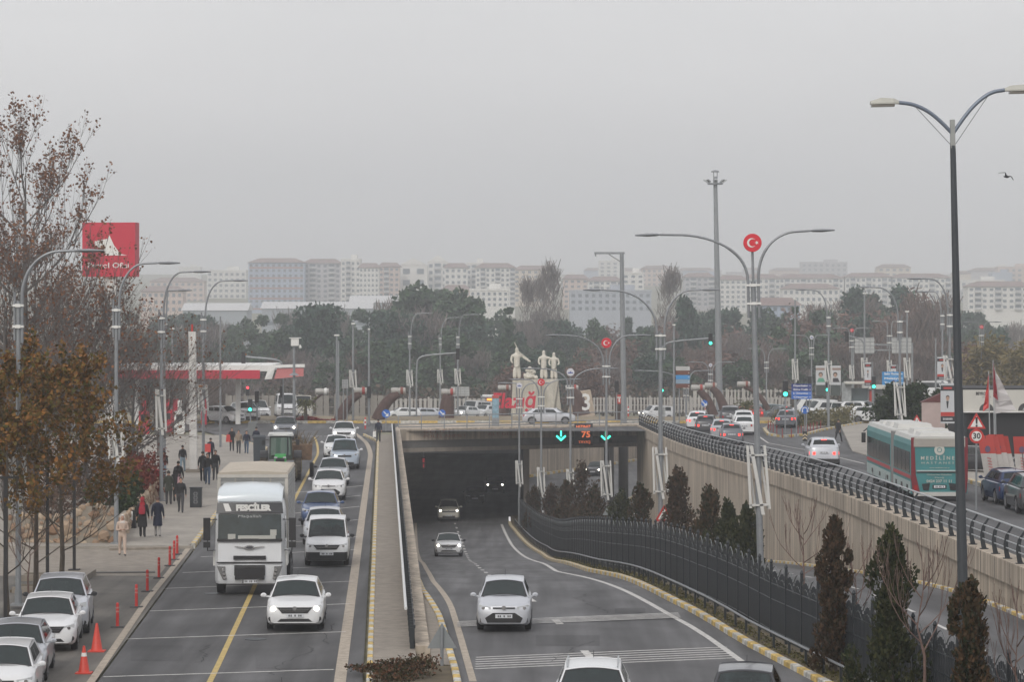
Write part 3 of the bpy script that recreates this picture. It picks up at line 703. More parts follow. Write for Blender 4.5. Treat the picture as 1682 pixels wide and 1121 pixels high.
lamp_g('lamp with arms behind the tall dark pole on the right edge', 1612, 330, 528, [('L', 1583), ('R', 1645)], None, (.6, 'flag'), prof=zg, rise=1.4, group=GF, disc_r=.2)
lamp_g('curved lamp reaching left, second behind the near slip road lamp', 1548, 250, 478, [('L', 1504)], None, None, rise=1.9, group=GF)
def stick_pole(label, x, D, ytop, prof=zg, r=.09, capw=0, nm='utility_pole', cat='pole', v=None):
    s = F / D; X = (x - CX) / s; zb = prof(D); H = CH - (ytop - HY) / s - zb
    t = thing(nm, label, cat, (X, D, zb)); m = MB(); m.tube([(0, 0, 0), (0, 0, H)], [r * 1.2, r * .8], 10); m.build('pole', steel, t)
    m = MB(); m.box((0, 0, .03), (.4, .4, .06)); m.build('base_plate', steel, t)
    if capw: m = MB(); m.box((0, 0, H), (capw, .2, .12)); m.build('cap', whitep, t)
    if v: vframe(t, CH - (v[1] - HY) / s - zb, CH - (v[0] - HY) / s - zb, .6)
    return t
stick_pole('plain grey pole with white cap left of the leaning curved column', 553, 262, 551, z0, capw=.45)
stick_pole('plain thin grey pole second from the left before the dark pines', 606, 262, 541, z0, capw=.2)
stick_pole('grey pole with white bracing ornament at the island', 580, 265, 532, z0, v=(608, 640), capw=.3)
stick_pole('thin bare pole behind the white minibus', 556, 320, 560); 
stick_pole('grey stake with white bracing ornament left of the portrait posters', 1306, 300, 492, v=(590, 628), capw=.35)
stick_pole('grey stake with white bracing beside the poster lamp', 1420, 290, 482, v=(588, 625), capw=.35)
stick_pole('grey stake with white bracing between direction sign and poster', 1490, 280, 512, v=(588, 625), capw=.35)
stick_pole('thin grey pole left of the white and blue stacked signs', 1107, 262, 534, z0, capw=.25)
stick_pole('thin grey pole far behind the slip road, right of the frames', 1537, 300, 556)
stick_pole('thin pale stake near the petrol station seen through branches', 283, 260, 540, z0, capw=.4)
stick_pole('thin grey pole right of the petrol station canopy columns', 362, 215, 520, z0, r=.07)
# T shaped gantry pole
s = F / 262; t = thing('gantry_pole', 'tall grey T shaped pole with one long flat arm pointing left', 'pole', ((1025 - CX) / s, 262, 0)); H = CH - (416 - HY) / s
m = MB(); m.tube([(0, 0, 0), (-.2, 0, H)], [.26, .17], 8); m.build('pole', steel, t)
m = MB(); m.box((-1.25, 0, H), (2.6, .2, .18)); m.box((-2.45, 0, H - .15), (.12, .12, .25)); m.build('arm', steel, t)
m = MB(); m.cyl((-1.3, 0, H - .1), (-.2, 0, H - .8), .04); m.build('brace', steel, t)
# high mast
s = F / 380; t = thing('high_mast', 'very tall grey floodlight mast with a ring of lamps', 'mast', ((1182 - CX) / s, 380, zg(380))); H = CH - (290 - HY) / s - zg(380)
m = MB(); m.tube([(0, 0, 0), (-.25, 0, H * .5), (-.55, 0, H)], [.46, .36, .24], 14); m.build('pole', steel, t)
m = MB(); m.lathe([(.95, 0), (.95, .18), (.8, .18), (.8, 0)], (-.55, 0, H - 1.0), 16); m.cyl((-1.4, 0, H - .9), (.3, 0, H - .9), .05); m.cyl((-.55, -.9, H - .9), (-.55, .9, H - .9), .05); m.build('lamp_ring', steel, t)
m = MB(); m.lathe([(.1, 0), (.5, .0), (.5, .12), (.2, .25)], (-.55, 0, H + .55), 12); m.cyl((-.75, 0, H - .9), (-.75, 0, H + .6), .05); m.cyl((-.3, 0, H - .9), (-.3, 0, H + .6), .05); m.build('crown_cap', steel, t)
for k in range(8):
    a = 2 * PI * k / 8; m = MB(); c = Vector((-.55 + 1.25 * math.cos(a), 1.25 * math.sin(a), H - .55)); m.box(c, (.5, .4, .14), rz=a, ry=-.6); m.cyl((-.55 + .9 * math.cos(a), .9 * math.sin(a), H - .9), c, .04, n=6); m.build('floodlight', steel_l, t)
# camera pole with box
s = F / 245; t = thing('camera_pole', 'grey pole carrying a square white camera box left of the pines', 'pole', ((483 - CX) / s, 245, 0)); H = CH - (560 - HY) / s
m = MB(); m.tube([(0, 0, 0), (0, 0, H)], [.14, .09], 10); m.build('pole', steel, t)
m = MB(); m.box((.08, -.1, H - .12), (.62, .4, .58)); m.box((.1, -.12, H + .22), (.95, .5, .06)); m.build('camera_box', whitep, t)
m = MB(); m.lathe([(.1, 0), (.12, .1), (.05, .25)], (.5, -.1, H - .6), 10); m.box((.4, 0, H - .35), (.25, .06, .06)); m.build('dome_camera', whitep, t)
m = MB(); m.lathe([(.45, 0), (.1, .22)], (0, 0, H - 2.3 - .5), 8); m.build('anti_climb_collar', steel, t)

# ================================================================ traffic lights and signs
def traffic_light(label, x, D, ybase, ytop, lit='G', arm=None, lit_i=2, prof=z0, hx=0, size=1.0, pole=True, on=True):
    s = F / D; X = (x - CX) / s; zb = prof(D); t = thing('traffic_light', label, 'traffic light', (X, D, zb)); zt = CH - (ytop - HY) / s - zb
    hz = zt - .55 * size
    if arm:
        ax = (arm[0] - x) / s; az = CH - (arm[1] - HY) / s - zb
        m = MB(); m.tube(smoothpts([(0, 0, 0), (0, 0, az * .84), (ax * .06, 0, az * .93), (ax * .25, 0, az * .965), (ax, 0, az)], 2), .075, 8); m.build('mast_arm', steel, t); hx = ax; hz = az - .1
    elif pole: m = MB(); m.tube([(0, .14, 0), (0, .14, zt)], .06, 8); m.build('pole', steel, t)
    m = MB(); m.box((hx, 0, hz), (.34 * size, .2, 1.0 * size)); m.build('housing', blackp, t)
    for i, nm in enumerate(('R', 'Y', 'G')):
        z = hz + (.31 - .31 * i) * size; m = MB(); mm = {'G': green_on, 'R': red_on}[lit] if (nm == lit and on) else mat('lens_off', (.02, .02, .022), .3)
        r = .12 * size if nm != lit else .14 * size
        m.lathe([(r, -.13), (r, -.10), (r * 1.05, -.09)], (hx, 0, z), 14, 'Y'); L_ = m.build('lens', mm, t)
        m = MB(); m.tube([(hx - .15 * size, -.12, z), (hx - .1 * size, -.18, z + .12 * size), (hx + .1 * size, -.18, z + .12 * size), (hx + .15 * size, -.12, z)], .015, 5); m.build('visor', blackp, t)
    return t
traffic_light('green traffic light on the long rising arm beside the tall mast', 1086, 262, 700, 545, 'G', arm=(1167, 556))
traffic_light('green traffic light on a post between the lamp and stacked signs', 1087, 258, 700, 625, 'G')
traffic_light('green traffic light beside the dark blue direction sign', 1290, 238, 700, 625, 'G', size=1.25)
traffic_light('green traffic light in front of the white car on the left', 411, 240, 720, 655, 'G')
traffic_light('dark traffic light with pole beside the white minibus', 422, 262, 690, 642, 'R', lit_i=0, on=False)
traffic_light('small red traffic light at the far left of the roundabout', 407, 300, 690, 633, 'R', prof=zg)
traffic_light('dark traffic light before the white minibus, seen side on', 463, 270, 690, 634, 'G', on=False)
traffic_light('small green traffic light between the two portrait posters', 1359, 262, 690, 624, 'G')
traffic_light('small green traffic light left of the woman poster', 1330, 275, 690, 618, 'G', prof=zg)
traffic_light('small green traffic light right of the standing poster banner', 1435, 250, 690, 618, 'G')
traffic_light('tall dark traffic light before the pines on the left island', 606, 258, 700, 634, 'G', on=False)
traffic_light('dark twin traffic light below the T shaped pole', 1013, 262, 700, 625, 'R', on=False)
traffic_light('grey traffic light hanging on an arm right of the mast', 1420, 300, 690, 545, 'R', arm=(1391, 552), prof=zg, on=False)
m_ = traffic_light('curved steel signal arm before the pines', 684, 275, 690, 600, 'R', arm=(752, 580), prof=zg, on=False)
traffic_light('curved signal arm at the end of the petrol canopy', 465, 262, 690, 600, 'R', arm=(400, 586), on=False)

bluep = mat('sign_blue', (.02, .13, .50), .4); dblue = mat('sign_dark_blue', (.02, .045, .22), .45); lblue = mat('sign_light_blue', (.04, .25, .55), .45); brownp = mat('sign_brown', (.14, .05, .03), .5); greyp = mat('sign_back_grey', (.24, .26, .27), .5, .3)
def round_sign(label, x, D, yc, prof=z0, r=.34, kind='arrow', stem=True):
    s = F / D; X = (x - CX) / s; zb = prof(D); zc = CH - (yc - HY) / s - zb; t = thing('road_sign', label, 'road sign', (X, D, zb))
    m = MB(); m.cyl((0, .05, 0), (0, .05, zc + .3), .035, n=8); m.build('post', steel, t)
    m = MB(); m.lathe([(r, -.02), (r, .02)], (0, 0, zc), 24, 'Y'); m.build('plate', bluep, t)
    m = MB()
    if kind == 'arrow':
        m.prism([(-.16, -.03, zc + .2), (-.22, -.03, zc + .14), (.02, -.03, zc - .1), (.08, -.03, zc - .04)], (0, .008, 0)); m.prism([(.2, -.03, zc - .22), (.2, -.03, zc + .06), (-.08, -.03, zc - .22)], (0, .008, 0))
    else:
        m.tube([(.17 * math.cos(a), -.03, zc + .17 * math.sin(a)) for a in [PI * k / 8 for k in range(9)]], .035, 6); m.box((-.17, -.03, zc - .08), (.08, .01, .16)); m.box((.17, -.03, zc - .08), (.08, .01, .16))
    m.build('symbol', whitep, t); return t
round_sign('round blue keep right arrow sign beside the walking man', 634, 244, 680, r=.34)
round_sign('round blue keep right arrow sign at the foot of a curved column', 726, 262, 679, r=.30)
round_sign('round blue arrow sign before the curved columns on the right', 1157, 255, 663, r=.27)
t = round_sign('round blue turn sign standing in the shrub bed', 1322, 215, 674, zr, r=.27, kind='u')
m = MB(); m.box((0, -.02, .75), (.32, .03, .7)); m.build('hazard_plate', blackp, t)
m = MB(); [m.prism([(-.16, -.05, .5 + k * .22), (0, -.05, .62 + k * .22), (.16, -.05, .5 + k * .22), (.16, -.05, .6 + k * .22), (0, -.05, .72 + k * .22), (-.16, -.05, .6 + k * .22)], (0, .01, 0)) for k in range(2)]; m.build('chevron', mat('chevron_cream', (.6, .5, .35), .6), t)
def warn(label, x, D, yc, prof, side, glyph, back=False, zs=None):
    s = F / D; X = (x - CX) / s; zb = prof(D) + .1; zc = CH - (yc - HY) / s - zb; t = thing('warning_sign', label, 'warning sign', (X, D, zb)); h = side * .866
    m = MB(); m.cyl((0, .06, 0), (0, .06, zc + h * .3), .045, n=10); m.build('post', steel, t)
    tri = lambda k, y: [(-side / 2 * k, y, zc - h / 3 * k), (side / 2 * k, y, zc - h / 3 * k), (0, y, zc + h * 2 / 3 * k)]
    if back:
        m = MB(); m.prism(tri(1, 0), (0, .03, 0)); m.build('plate', greyp, t)
        m = MB(); m.cyl((0, -.04, 0), (0, -.04, zc + h * .5), .045, n=10); m.build('front_post', steel, t); return t
    m = MB(); m.prism(tri(1, 0), (0, .03, 0)); m.build('plate', redp, t)
    m = MB(); m.prism(tri(.66, -.012), (0, .01, 0)); m.build('face', whitep, t)
    m = MB()
    if glyph == '!': m.prism([(-.05, -.03, zc + .26), (.05, -.03, zc + .26), (.03, -.03, zc - .02), (-.03, -.03, zc - .02)][::-1], (0, .012, 0)); m.lathe([(.045, -.03), (.045, -.02)], (0, 0, zc - .1), 10, 'Y')
    elif glyph == '||': m.box((-.1, -.025, zc - .03), (.045, .012, .34)); m.prism([(.05, -.03, zc - .2), (.12, -.03, zc - .2), (.12, -.03, zc - .02), (.02, -.03, zc + .14), (-.02, -.03, zc + .1), (.05, -.03, zc - .04)], (0, .012, 0))
    else: m.box((0, -.025, zc), (.06, .012, .3)); m.box((.02, -.025, zc - .1), (.2, .012, .06))
    m.build('symbol', blackp, t); return t
warn('grey back of a triangular sign at the end of the parapet', 726, 84, 1052, z0, .82, '', back=True)
warn('grey back of a triangular sign behind the black fence', 1000, 190, 841, zu, .8, '', back=True)
warn('red bordered warning sign half hidden by the dark conifer', 1091, 151.5, 848, zu, .95, '?')
warn('red bordered road narrows warning sign behind the bus', 1506, 175, 694, zr, .75, '||')
t = warn('red bordered exclamation warning sign above the thirty limit', 1604, 128, 696, zr, .78, '!')
s = F / 128; zc = CH - (717 - HY) / s - (zr(128) + .1)
m = MB(); m.lathe([(.30, -.02), (.30, .02)], (0, 0, zc), 24, 'Y'); pl = m.build('speed_plate', redp, t)
m = MB(); m.lathe([(.21, -.035), (.21, -.02)], (0, 0, zc), 24, 'Y'); m.build('speed_face', whitep, pl)
m = MB(); add_text(m, '30', .34, (0, -.045, zc), .006, .32, bold=.008); m.build('number', blackp, pl)

def panel_sign(label, x0, x1, y0, y1, D, prof, col, lines, cat='direction sign', legs=2, rows=None):
    s = F / D; zb = prof(D); X = ((x0 + x1) / 2 - CX) / s; t = thing('direction_sign', label, cat, (X, D, zb)); wd = (x1 - x0) / s; zt = CH - (y0 - HY) / s - zb; zl = CH - (y1 - HY) / s - zb
    for k in range(legs): m = MB(); m.cyl(((k - (legs - 1) / 2) * wd * .5, .08, 0), ((k - (legs - 1) / 2) * wd * .5, .08, zt - .1), .05, n=8); m.build('post', steel, t)
    n = len(lines); hh = (zt - zl) / n
    for i, (c, txt) in enumerate(lines):
        zc = zt - hh * (i + .5); m = MB(); m.box((0, 0, zc), (wd, .05, hh * .95)); p = m.build('panel', c, t)
        m = MB()
        if txt: add_text(m, txt, hh * .62, (-wd * .04, -.034, zc), .004, wd * .74, bold=.006)
        m.box((wd * .42, -.032, zc), (wd * .07, .006, hh * .14)); m.build('lettering', whitep, p)
    return t
panel_sign('dark blue direction sign with white lettering right of the green light', 1300, 1333, 631, 656, 232, z0, dblue, [(dblue, 'Diyarbakır'), (dblue, 'Bölge Trafik'), (bluep, 'E. Üniversitesi'), (bluep, 'Otogar')])
panel_sign('light blue three panel direction sign before the bare trees', 1449, 1484, 611, 633, 235, z0, lblue, [(lblue, 'Şehir Merkezi'), (lblue, 'Malatya'), (lblue, 'Tunceli')])
panel_sign('brown direction plate below the light blue sign', 1454, 1478, 636, 643, 236, z0, brownp, [(brownp, 'Harput')], legs=1)
panel_sign('small blue plates under the brown direction plate', 1459, 1477, 644, 668, 238, z0, bluep, [(bluep, 'P'), (lblue, '')], legs=1)
panel_sign('stacked white, brown and blue direction signs left of the mast', 1110, 1133, 602, 638, 262, z0, whitep, [(mat('sign_white', (.45, .45, .44), .5), ''), (brownp, ''), (lblue, ''), (mat('sign_pale_blue', (.22, .32, .42), .5), ''), (brownp, '')])
# back sides of two overhead signs on a gantry
s = F / 330; t = thing('sign_gantry', 'two pale grey framed overhead sign backs on a thin gantry', 'sign gantry', ((1450 - CX) / s, 330, zg(330))); z = CH - (568 - HY) / s - zg(330)
for k, (a, b) in enumerate(((1404, 1436), (1465, 1497))):
    m = MB(); X = ((a + b) / 2 - 1450) / s; m.box((X, 0, z), ((b - a) / s, .06, 1.75)); p = m.build('sign_back', mat('sign_back_pale', (.42, .43, .43), .6), t)
    m = MB(); [m.box((X, -.05, z + q), ((b - a) / s, .04, .05), m=0) for q in (-.8, -.4, 0, .4, .8)]; [m.box((X + q, -.06, z), (.05, .03, 1.75)) for q in (-.6, 0, .6)]; m.build('frame', steel, p)
m = MB(); m.box((0, .1, z + .1), (6.6, .15, .15)); m.box((0, .1, z - .5), (6.6, .15, .15)); m.build('gantry_beam', steel, t)
for q in (-3.2, 3.2): m = MB(); m.cyl((q, .1, 0), (q, .1, z + .3), .12); m.build('leg', steel, t)
# lane arrow signals and the speed display on the bridge
def arrow_sig(label, x):
    t_ = (x - 655) / (1048 - 655); p = bp(t_, 0); D = p.y - .9; s = F / D; X = (x - CX) / s; zc = CH - (716 - HY) / s
    t = thing('lane_signal', label, 'lane signal', (X, D, zc)); m = MB(); m.box((0, .06, 0), (1.02, .24, 1.12)); m.build('housing', mat('signal_box', (.03, .034, .042), .6), t)
    m = MB(); y = -.075; m.box((0, y, .2), (.12, .02, .55)); 
    for sgn in (-1, 1): m.prism([(0, y + .01, -.46), (sgn * .42, y + .01, -.08), (sgn * .34, y + .01, .03), (0, y + .01, -.26)], (0, -.02, 0))
    m.build('lit_arrow', green_on, t)
arrow_sig('green lit down arrow signal left of the speed display', 921.5); arrow_sig('green lit down arrow signal right of the speed display', 995)
t_ = (958 - 655) / 393; p = bp(t_); D = p.y - .95; s = F / D; X = (958.5 - CX) / s; zc = CH - (714 - HY) / s
t = thing('speed_display', 'dark electronic speed display with orange lettering on the bridge', 'speed display', (X, D, zc)); m = MB(); m.box((0, .08, 0), (1.52, .28, 1.82)); m.build('housing', mat('display_box', (.035, .038, .045), .6), t)
amb = mat('amber_led', (1, .22, .08), .4, emit=.9)
m = MB(); add_text(m, 'HIZINIZ', .34, (-.02, -.07, .62), .008, 1.18, bold=.004); m.build('lettering', mat('amber_led_dim', (1, .22, .08), .4, emit=.5), t)
m = MB(); add_text(m, '75', .7, (.2, -.07, -.03), .008, .72, bold=.012); m.build('lettering', amb, t)
m = MB(); add_text(m, 'YAVAŞ', .32, (.08, -.07, -.64), .008, 1.0, bold=.004); m.build('lettering', MATS['amber_led_dim'], t)

# ================================================================ petrol station
s = F / 200; X = (182 - CX) / s
t = thing('petrol_sign', 'big red petrol station box sign on a white column behind branches', 'sign', (X, 200, 0))
zt, zl = CH - (366 - HY) / s, CH - (455 - HY) / s; wd = 3.55
redbox = mat('sign_red', (.50, .022, .05), .45)
m = MB(); m.box((0, 0, (zt + zl) / 2), (wd, 1.1, zt - zl), rz=-.12); bx = m.build('box', redbox, t)
Q = Matrix.Rotation(-.12, 3, 'Z')
def onface(pts, y=-.58): return [tuple(Q @ Vector((x, y, z))) for x, z in pts]
zc = (zt + zl) / 2
m = MB(); m.prism(onface([(-.95, zc + .55), (-.05, zc + .72), (.05, zc + .95), (.35, zc + .3), (.78, zc - .28), (1.25, zc - .38), (-.2, zc - .38), (-.35, zc + .1), (-.9, zc + .2)])[::-1], tuple(Q @ Vector((0, .02, 0)))); m.build('emblem', whitep, bx)
m = MB(); c = Q @ Vector((-.02, -.585, 0)); add_text(m, 'Petrol Ofisi', .5, (c.x, c.y, zc - 1.05), .008, 2.75, rz=-.12, bold=.006); m.build('lettering', whitep, bx)
m = MB(); m.box((0, 0, zl / 2), (.75, .6, zl)); m.build('column', mat('column_white', (.62, .61, .59), .6, var=.12, scale=1.5), t)
# canopy
s = F / 262; t = thing('petrol_canopy', 'white and red petrol station canopy on slim columns', 'canopy', (-27, 262, 0))
z = CH - (605 - HY) / s
m = MB(); m.box((0, 0, z + .1), (13.4, 12, .5)); m.build('roof', whitep, t)
m = MB(); m.box((-.4, -6.03, z - .42), (12.4, .06, .72)); m.build('fascia', redbox, t)
m = MB(); m.prism([(6.2, -6.1, z - .85), (6.6, -6.1, z + .36), (9.6, -6.6, z + .46), (9.6, -6.6, z + .2), (7.1, -6.2, z + .15), (6.8, -6.1, z - .8)], (0, .4, 0)); m.build('fascia_swoosh', whitep, t)
m = MB(); m.prism([(7.0, -6.05, z - .8), (7.25, -6.05, z + .1), (9.5, -6.5, z + .12), (9.5, -6.5, z - .55)], (0, .3, 0)); m.build('corner_fascia', mat('fascia_pink', (.50, .16, .16), .5), t)
for x in (-5, -.6, 3.6):
    m = MB(); m.box((x, -2, z / 2), (.4, .4, z)); m.build('column', whitep, t)
for xx in (-1.6, .8): m = MB(); m.box((xx, -3, 1.1), (.45, .5, 2.2)); m.build('pump_panel', redbox, t)
for k, (x, y) in enumerate(((-31, 240), (-29.5, 243), (-28.2, 240))):
    t = thing('fuel_pump', ('red and white fuel pump behind the leafless branches', 'red fuel pump nearest the white totem pillar', 'white fuel pump under the canopy edge')[k], 'fuel pump', (x + 2, y, 0)); m = MB(); m.box((0, 0, .9), (.8, .5, 1.8)); m.box((0, 0, 2.2), (.3, .2, .9)); m.build('cabinet', (redbox, redbox, whitep)[k], t); m = MB(); m.box((0, -.27, 1.3), (.5, .04, .5)); m.build('screen', blackp, t)
s = F / 182; t = thing('totem_pillar', 'tall square white pillar at the pavement edge by the petrol station', 'pillar', ((317 - CX) / s, 182, .12)); H = CH - (545 - HY) / s - .12
m = MB(); m.box((0, 0, H / 2), (.42, .42, H), ry=-.01); m.build('shaft', MATS['column_white'], t)
m = MB(); m.box((-.05, 0, H + .18), (.1, .1, .5)); m.build('tip', redp, t)
m = MB(); m.box((0, 0, .1), (.8, .8, .2)); m.build('plinth', conc, t)

# ================================================================ monument
stone = mat('monument_stone', (.50, .47, .40), .9, var=.14, scale=1.5, bump=.4, streak=((3, 3, .5), .18))
stone2 = mat('statue_stone', (.62, .59, .52), .9, var=.14, scale=2.5, bump=.3)
s = F / 318; X = (882 - CX) / s; zb = zg(318) - .1
mt = thing('monument', 'pale stone monument block with carved figures standing on top', 'monument', (X, 318, zb)); zt = CH - (624 - HY) / s - zb
m = MB(); m.prism([(-2.75, 0, 0), (2.7, 0, 0), (2.4, 0, zt * .5), (2.25, 0, zt), (-2.55, 0, zt), (-2.62, 0, zt * .5)], (0, 3.2, 0)); m.build('pedestal', stone, mt)
m = MB(); m.prism([(.6, -.35, zt * .95), (2.2, -.35, zt * .97), (1.7, -.5, zt * .2), (1.2, -.5, zt * .1), (1.0, -.4, zt * .6)][::-1], (0, .5, 0)); m.build('buttress', stone, mt)
m = MB(); m.prism([(3.0, .2, 0), (6.2, .2, 0), (5.6, .2, 3.2), (4.2, .2, 3.0), (3.5, .2, 1.8)], (0, 2, 0)); m.build('side_block', mat('pale_rose_stone', (.44, .36, .28), .9, var=.12, scale=2), mt)
def figure_mesh(name, parent, mats, joints, bones, root, sub=1, fingers=False):
    """one continuous skin from named joints {n: (xyz, rx, ry)} and bones"""
    me = bpy.data.meshes.new(name); names = list(joints); idx = {n: i for i, n in enumerate(names)}
    me.from_pydata([joints[n][0] for n in names], [(idx[a], idx[b]) for a, b in bones], [])
    o = bpy.data.objects.new(name, me); C.objects.link(o)
    md_ = o.modifiers.new('s', 'SKIN'); md_.use_smooth_shade = True; md_.use_x_symmetry = False
    for n in names:
        v = me.skin_vertices[0].data[idx[n]]; v.radius = (joints[n][1], joints[n][2] if len(joints[n]) > 2 else joints[n][1]); v.use_root = (n == root)
    if sub: sb = o.modifiers.new('b', 'SUBSURF'); sb.levels = sub; sb.render_levels = sub
    dg = bpy.context.evaluated_depsgraph_get(); m2 = bpy.data.meshes.new_from_object(o.evaluated_get(dg)); bpy.data.objects.remove(o)
    m2.name = name
    m2.materials.clear()
    for x in mats: m2.materials.append(x)
    o = bpy.data.objects.new(name, m2); C.objects.link(o)
    if parent is not None: o.parent = parent
    return o
def statue(x, h, arm=None, lean=0, robe=True, name='carved_figure'):
    k = h / 1.75
    J = {'p': ((x, 1, .95 * k), .17 * k, .15 * k), 'c': ((x, 1, 1.3 * k), .2 * k, .15 * k), 'n': ((x, 1, 1.5 * k), .08 * k, .08 * k), 'h': ((x, .97, 1.66 * k), .11 * k, .12 * k), 't': ((x, 1, 1.76 * k), .08 * k, .08 * k),
         'l1': ((x - .1 * k, .98, .5 * k), .13 * k, .13 * k), 'l2': ((x - .12 * k, .95, .05 * k), .13 * k, .11 * k), 'r1': ((x + .1 * k, 1, .5 * k), .13 * k, .13 * k), 'r2': ((x + .13 * k, 1, .05 * k), .13 * k, .11 * k),
         'a1': ((x - .26 * k, 1, 1.32 * k), .075 * k), 'a2': ((x - .31 * k, .9, 1.05 * k), .06 * k), 'a3': ((x - .22 * k, .75, .9 * k), .05 * k), 'b1': ((x + .26 * k, 1, 1.32 * k), .075 * k)}
    e = arm or [(.33, .9, 1.05), (.22, .75, .95)]
    J['b2'] = ((x + e[0][0] * k, e[0][1], e[0][2] * k), .06 * k); J['b3'] = ((x + e[1][0] * k, e[1][1], e[1][2] * k), .05 * k)
    Bn = [('p', 'c'), ('c', 'n'), ('n', 'h'), ('h', 't'), ('p', 'l1'), ('l1', 'l2'), ('p', 'r1'), ('r1', 'r2'), ('c', 'a1'), ('a1', 'a2'), ('a2', 'a3'), ('c', 'b1'), ('b1', 'b2'), ('b2', 'b3')]
    o = figure_mesh(name, mt, [stone2], J, Bn, 'p'); o.location = (0, 0, zt - .06); return o
statue(-2.1, 3.4, [(.45, .8, 1.15), (.75, .7, .98)]); statue(.72, 3.1, [(.45, .9, 1.25), (.7, .9, 1.3)]); statue(1.78, 2.9)
m = MB(); 
for k in range(26):
    a = R.uniform(0, 2 * PI); r = R.uniform(0, .75); hgt = R.uniform(.1, 1.45 * (1 - r * .8)); boulder(m, (-.6 + r * math.cos(a), 1 + r * .6 * math.sin(a), zt + hgt), .24, .22, .2)
m.build('carved_fruit_heap', stone2, mt)
m = MB(); m.tube([(-2.35, .7, zt + 3.9), (-1.9, .7, zt + 2.9), (-.9, .8, zt + 2.1)], .05, 6); m.build('carved_staff', stone2, mt)
# red city lettering before the monument
s = F / 285; t = thing('city_lettering', 'big red cursive city name letters standing before the monument', 'letters', ((846 - CX) / s, 285, zg(285)))
m = MB(); add_text(m, 'Elazığ', 1.95, (-.1, 0, 1.75), .12, 4.0, bold=.05, tilt=.12); m.build('letters', mat('letter_red', (.55, .02, .05), .4), t)
m = MB(); m.box((0, 0, .1), (4.4, .4, .25)); m.build('plinth', conc, t)
# white numeral sculpture
s = F / 285; t = thing('number_sculpture', 'white numeral three sculpture right of the monument', 'sculpture', ((963 - CX) / s, 285, zg(285)))
m = MB(); add_text(m, '3', 2.2, (0, 0, 1.6), .1, .75, bold=.03); m.build('figure', whitep, t); m = MB(); m.box((0, 0, .15), (1, .4, .35)); m.build('plinth', conc, t)

# curved columns holding drums around the island
rust = mat('weathered_brown_cladding', (.085, .052, .045), .9, var=.35, scale=2.5, bump=.4)
def column(label, xb, yb, xt, yt, D, w0, w1, drum='x', rim=None):
    rim = rim or dredp
    s = F / D; X = (xb - CX) / s; zb = CH - (yb - HY) / s; t = thing('curved_column', label, 'sculpture', (X, D, zb - .1), 0, 'curved brown columns around the roundabout')
    dx = (xt - xb) / s; H = CH - (yt - HY) / s - zb
    pts = [(0, 0, 0), (dx * .18, 0, H * .35), (dx * .45, 0, H * .7), (dx * .8, 0, H * .92), (dx, 0, H)]
    m = MB(); q = smoothpts(pts, 2); m.tube(q, [lerp(w0, w1, i / (len(q) - 1)) for i in range(len(q))], 12); m.build('curved_trunk', rust, t)
    m = MB(); d = Vector((dx, 0, H + .25)); 
    m.lathe([(.22, -.68), (.28, -.62), (.28, -.1), (.24, 0), (.28, .1), (.28, .55), (.2, .6)], d, 14, 'X'); dr = m.build('drum', mat('drum_cream', (.38, .37, .35), .6, var=.15, scale=4), t)
    m = MB(); m.lathe([(.29, .15), (.33, .18), (.33, .36), (.29, .40)], d, 14, 'X'); m.build('drum_band', rim, dr)
    return t
brn = mat('band_brown', (.22, .07, .05), .7)
dredp = mat('band_dull_red', (.34, .05, .04), .6, var=.2, scale=3)
column('thin leaning curved column with a cream drum, leftmost of the row', 500, 690, 530, 646, 285, .12, .10, rim=whitep)
column('curved brown column with white and red drum behind the island flowers', 556, 692, 592, 645, 268, .55, .3)
column('curved brown column with a brown banded drum left of the blue arrow sign', 620, 689, 655, 645, 268, .6, .32, rim=brn)
column('upright brown column with red cap behind the second blue arrow sign', 733, 688, 737, 647, 272, .75, .45)
column('upright brown column behind the red lettering, left of the monument', 826, 684, 829, 640, 300, .6, .4, rim=brn)
column('leaning brown column with red cap right of the monument', 955, 681, 940, 640, 300, .9, .4)
column('curved brown column leaning left, right of the stacked signs', 1172, 682, 1147, 640, 285, .5, .25)
column('darker curved column leaning left beside the dark sport utility car', 1190, 672, 1168, 636, 320, .55, .3, rim=brn)
column('thin curved column leaning left behind the tall flag lamp', 1262, 672, 1222, 634, 300, .3, .16, rim=brn)
# ================================================================ vehicles
darkseat = mat('seat_fabric', (.03, .03, .033), .9); drv = mat('driver_dark', (.05, .04, .04), .8)
PAINT = {}
def paint(name, col, metal=0, rough=.32): return mat('car_paint_' + name, col, rough, metal, coat=.6, var=.03, scale=1.5)
WHITE = paint('white', (.66, .67, .68)); SILVER = paint('silver', (.40, .42, .45), .35); GREY = paint('grey', (.13, .14, .16), .3)
DGREY = paint('dark_grey', (.05, .053, .06), .3); BLACK = paint('black', (.018, .019, .022), .2); BLUE = paint('blue', (.06, .10, .21), .3)
NAVY = paint('navy', (.012, .03, .09), .3); LSILV = paint('pale_silver', (.50, .52, .56), .25); RED = paint('red', (.30, .02, .02)); TEAL = paint('teal_grey', (.10, .15, .17), .2)
BEIGE = paint('beige', (.50, .48, .42)); PALEBLUE = paint('pale_blue', (.36, .42, .50), .2)
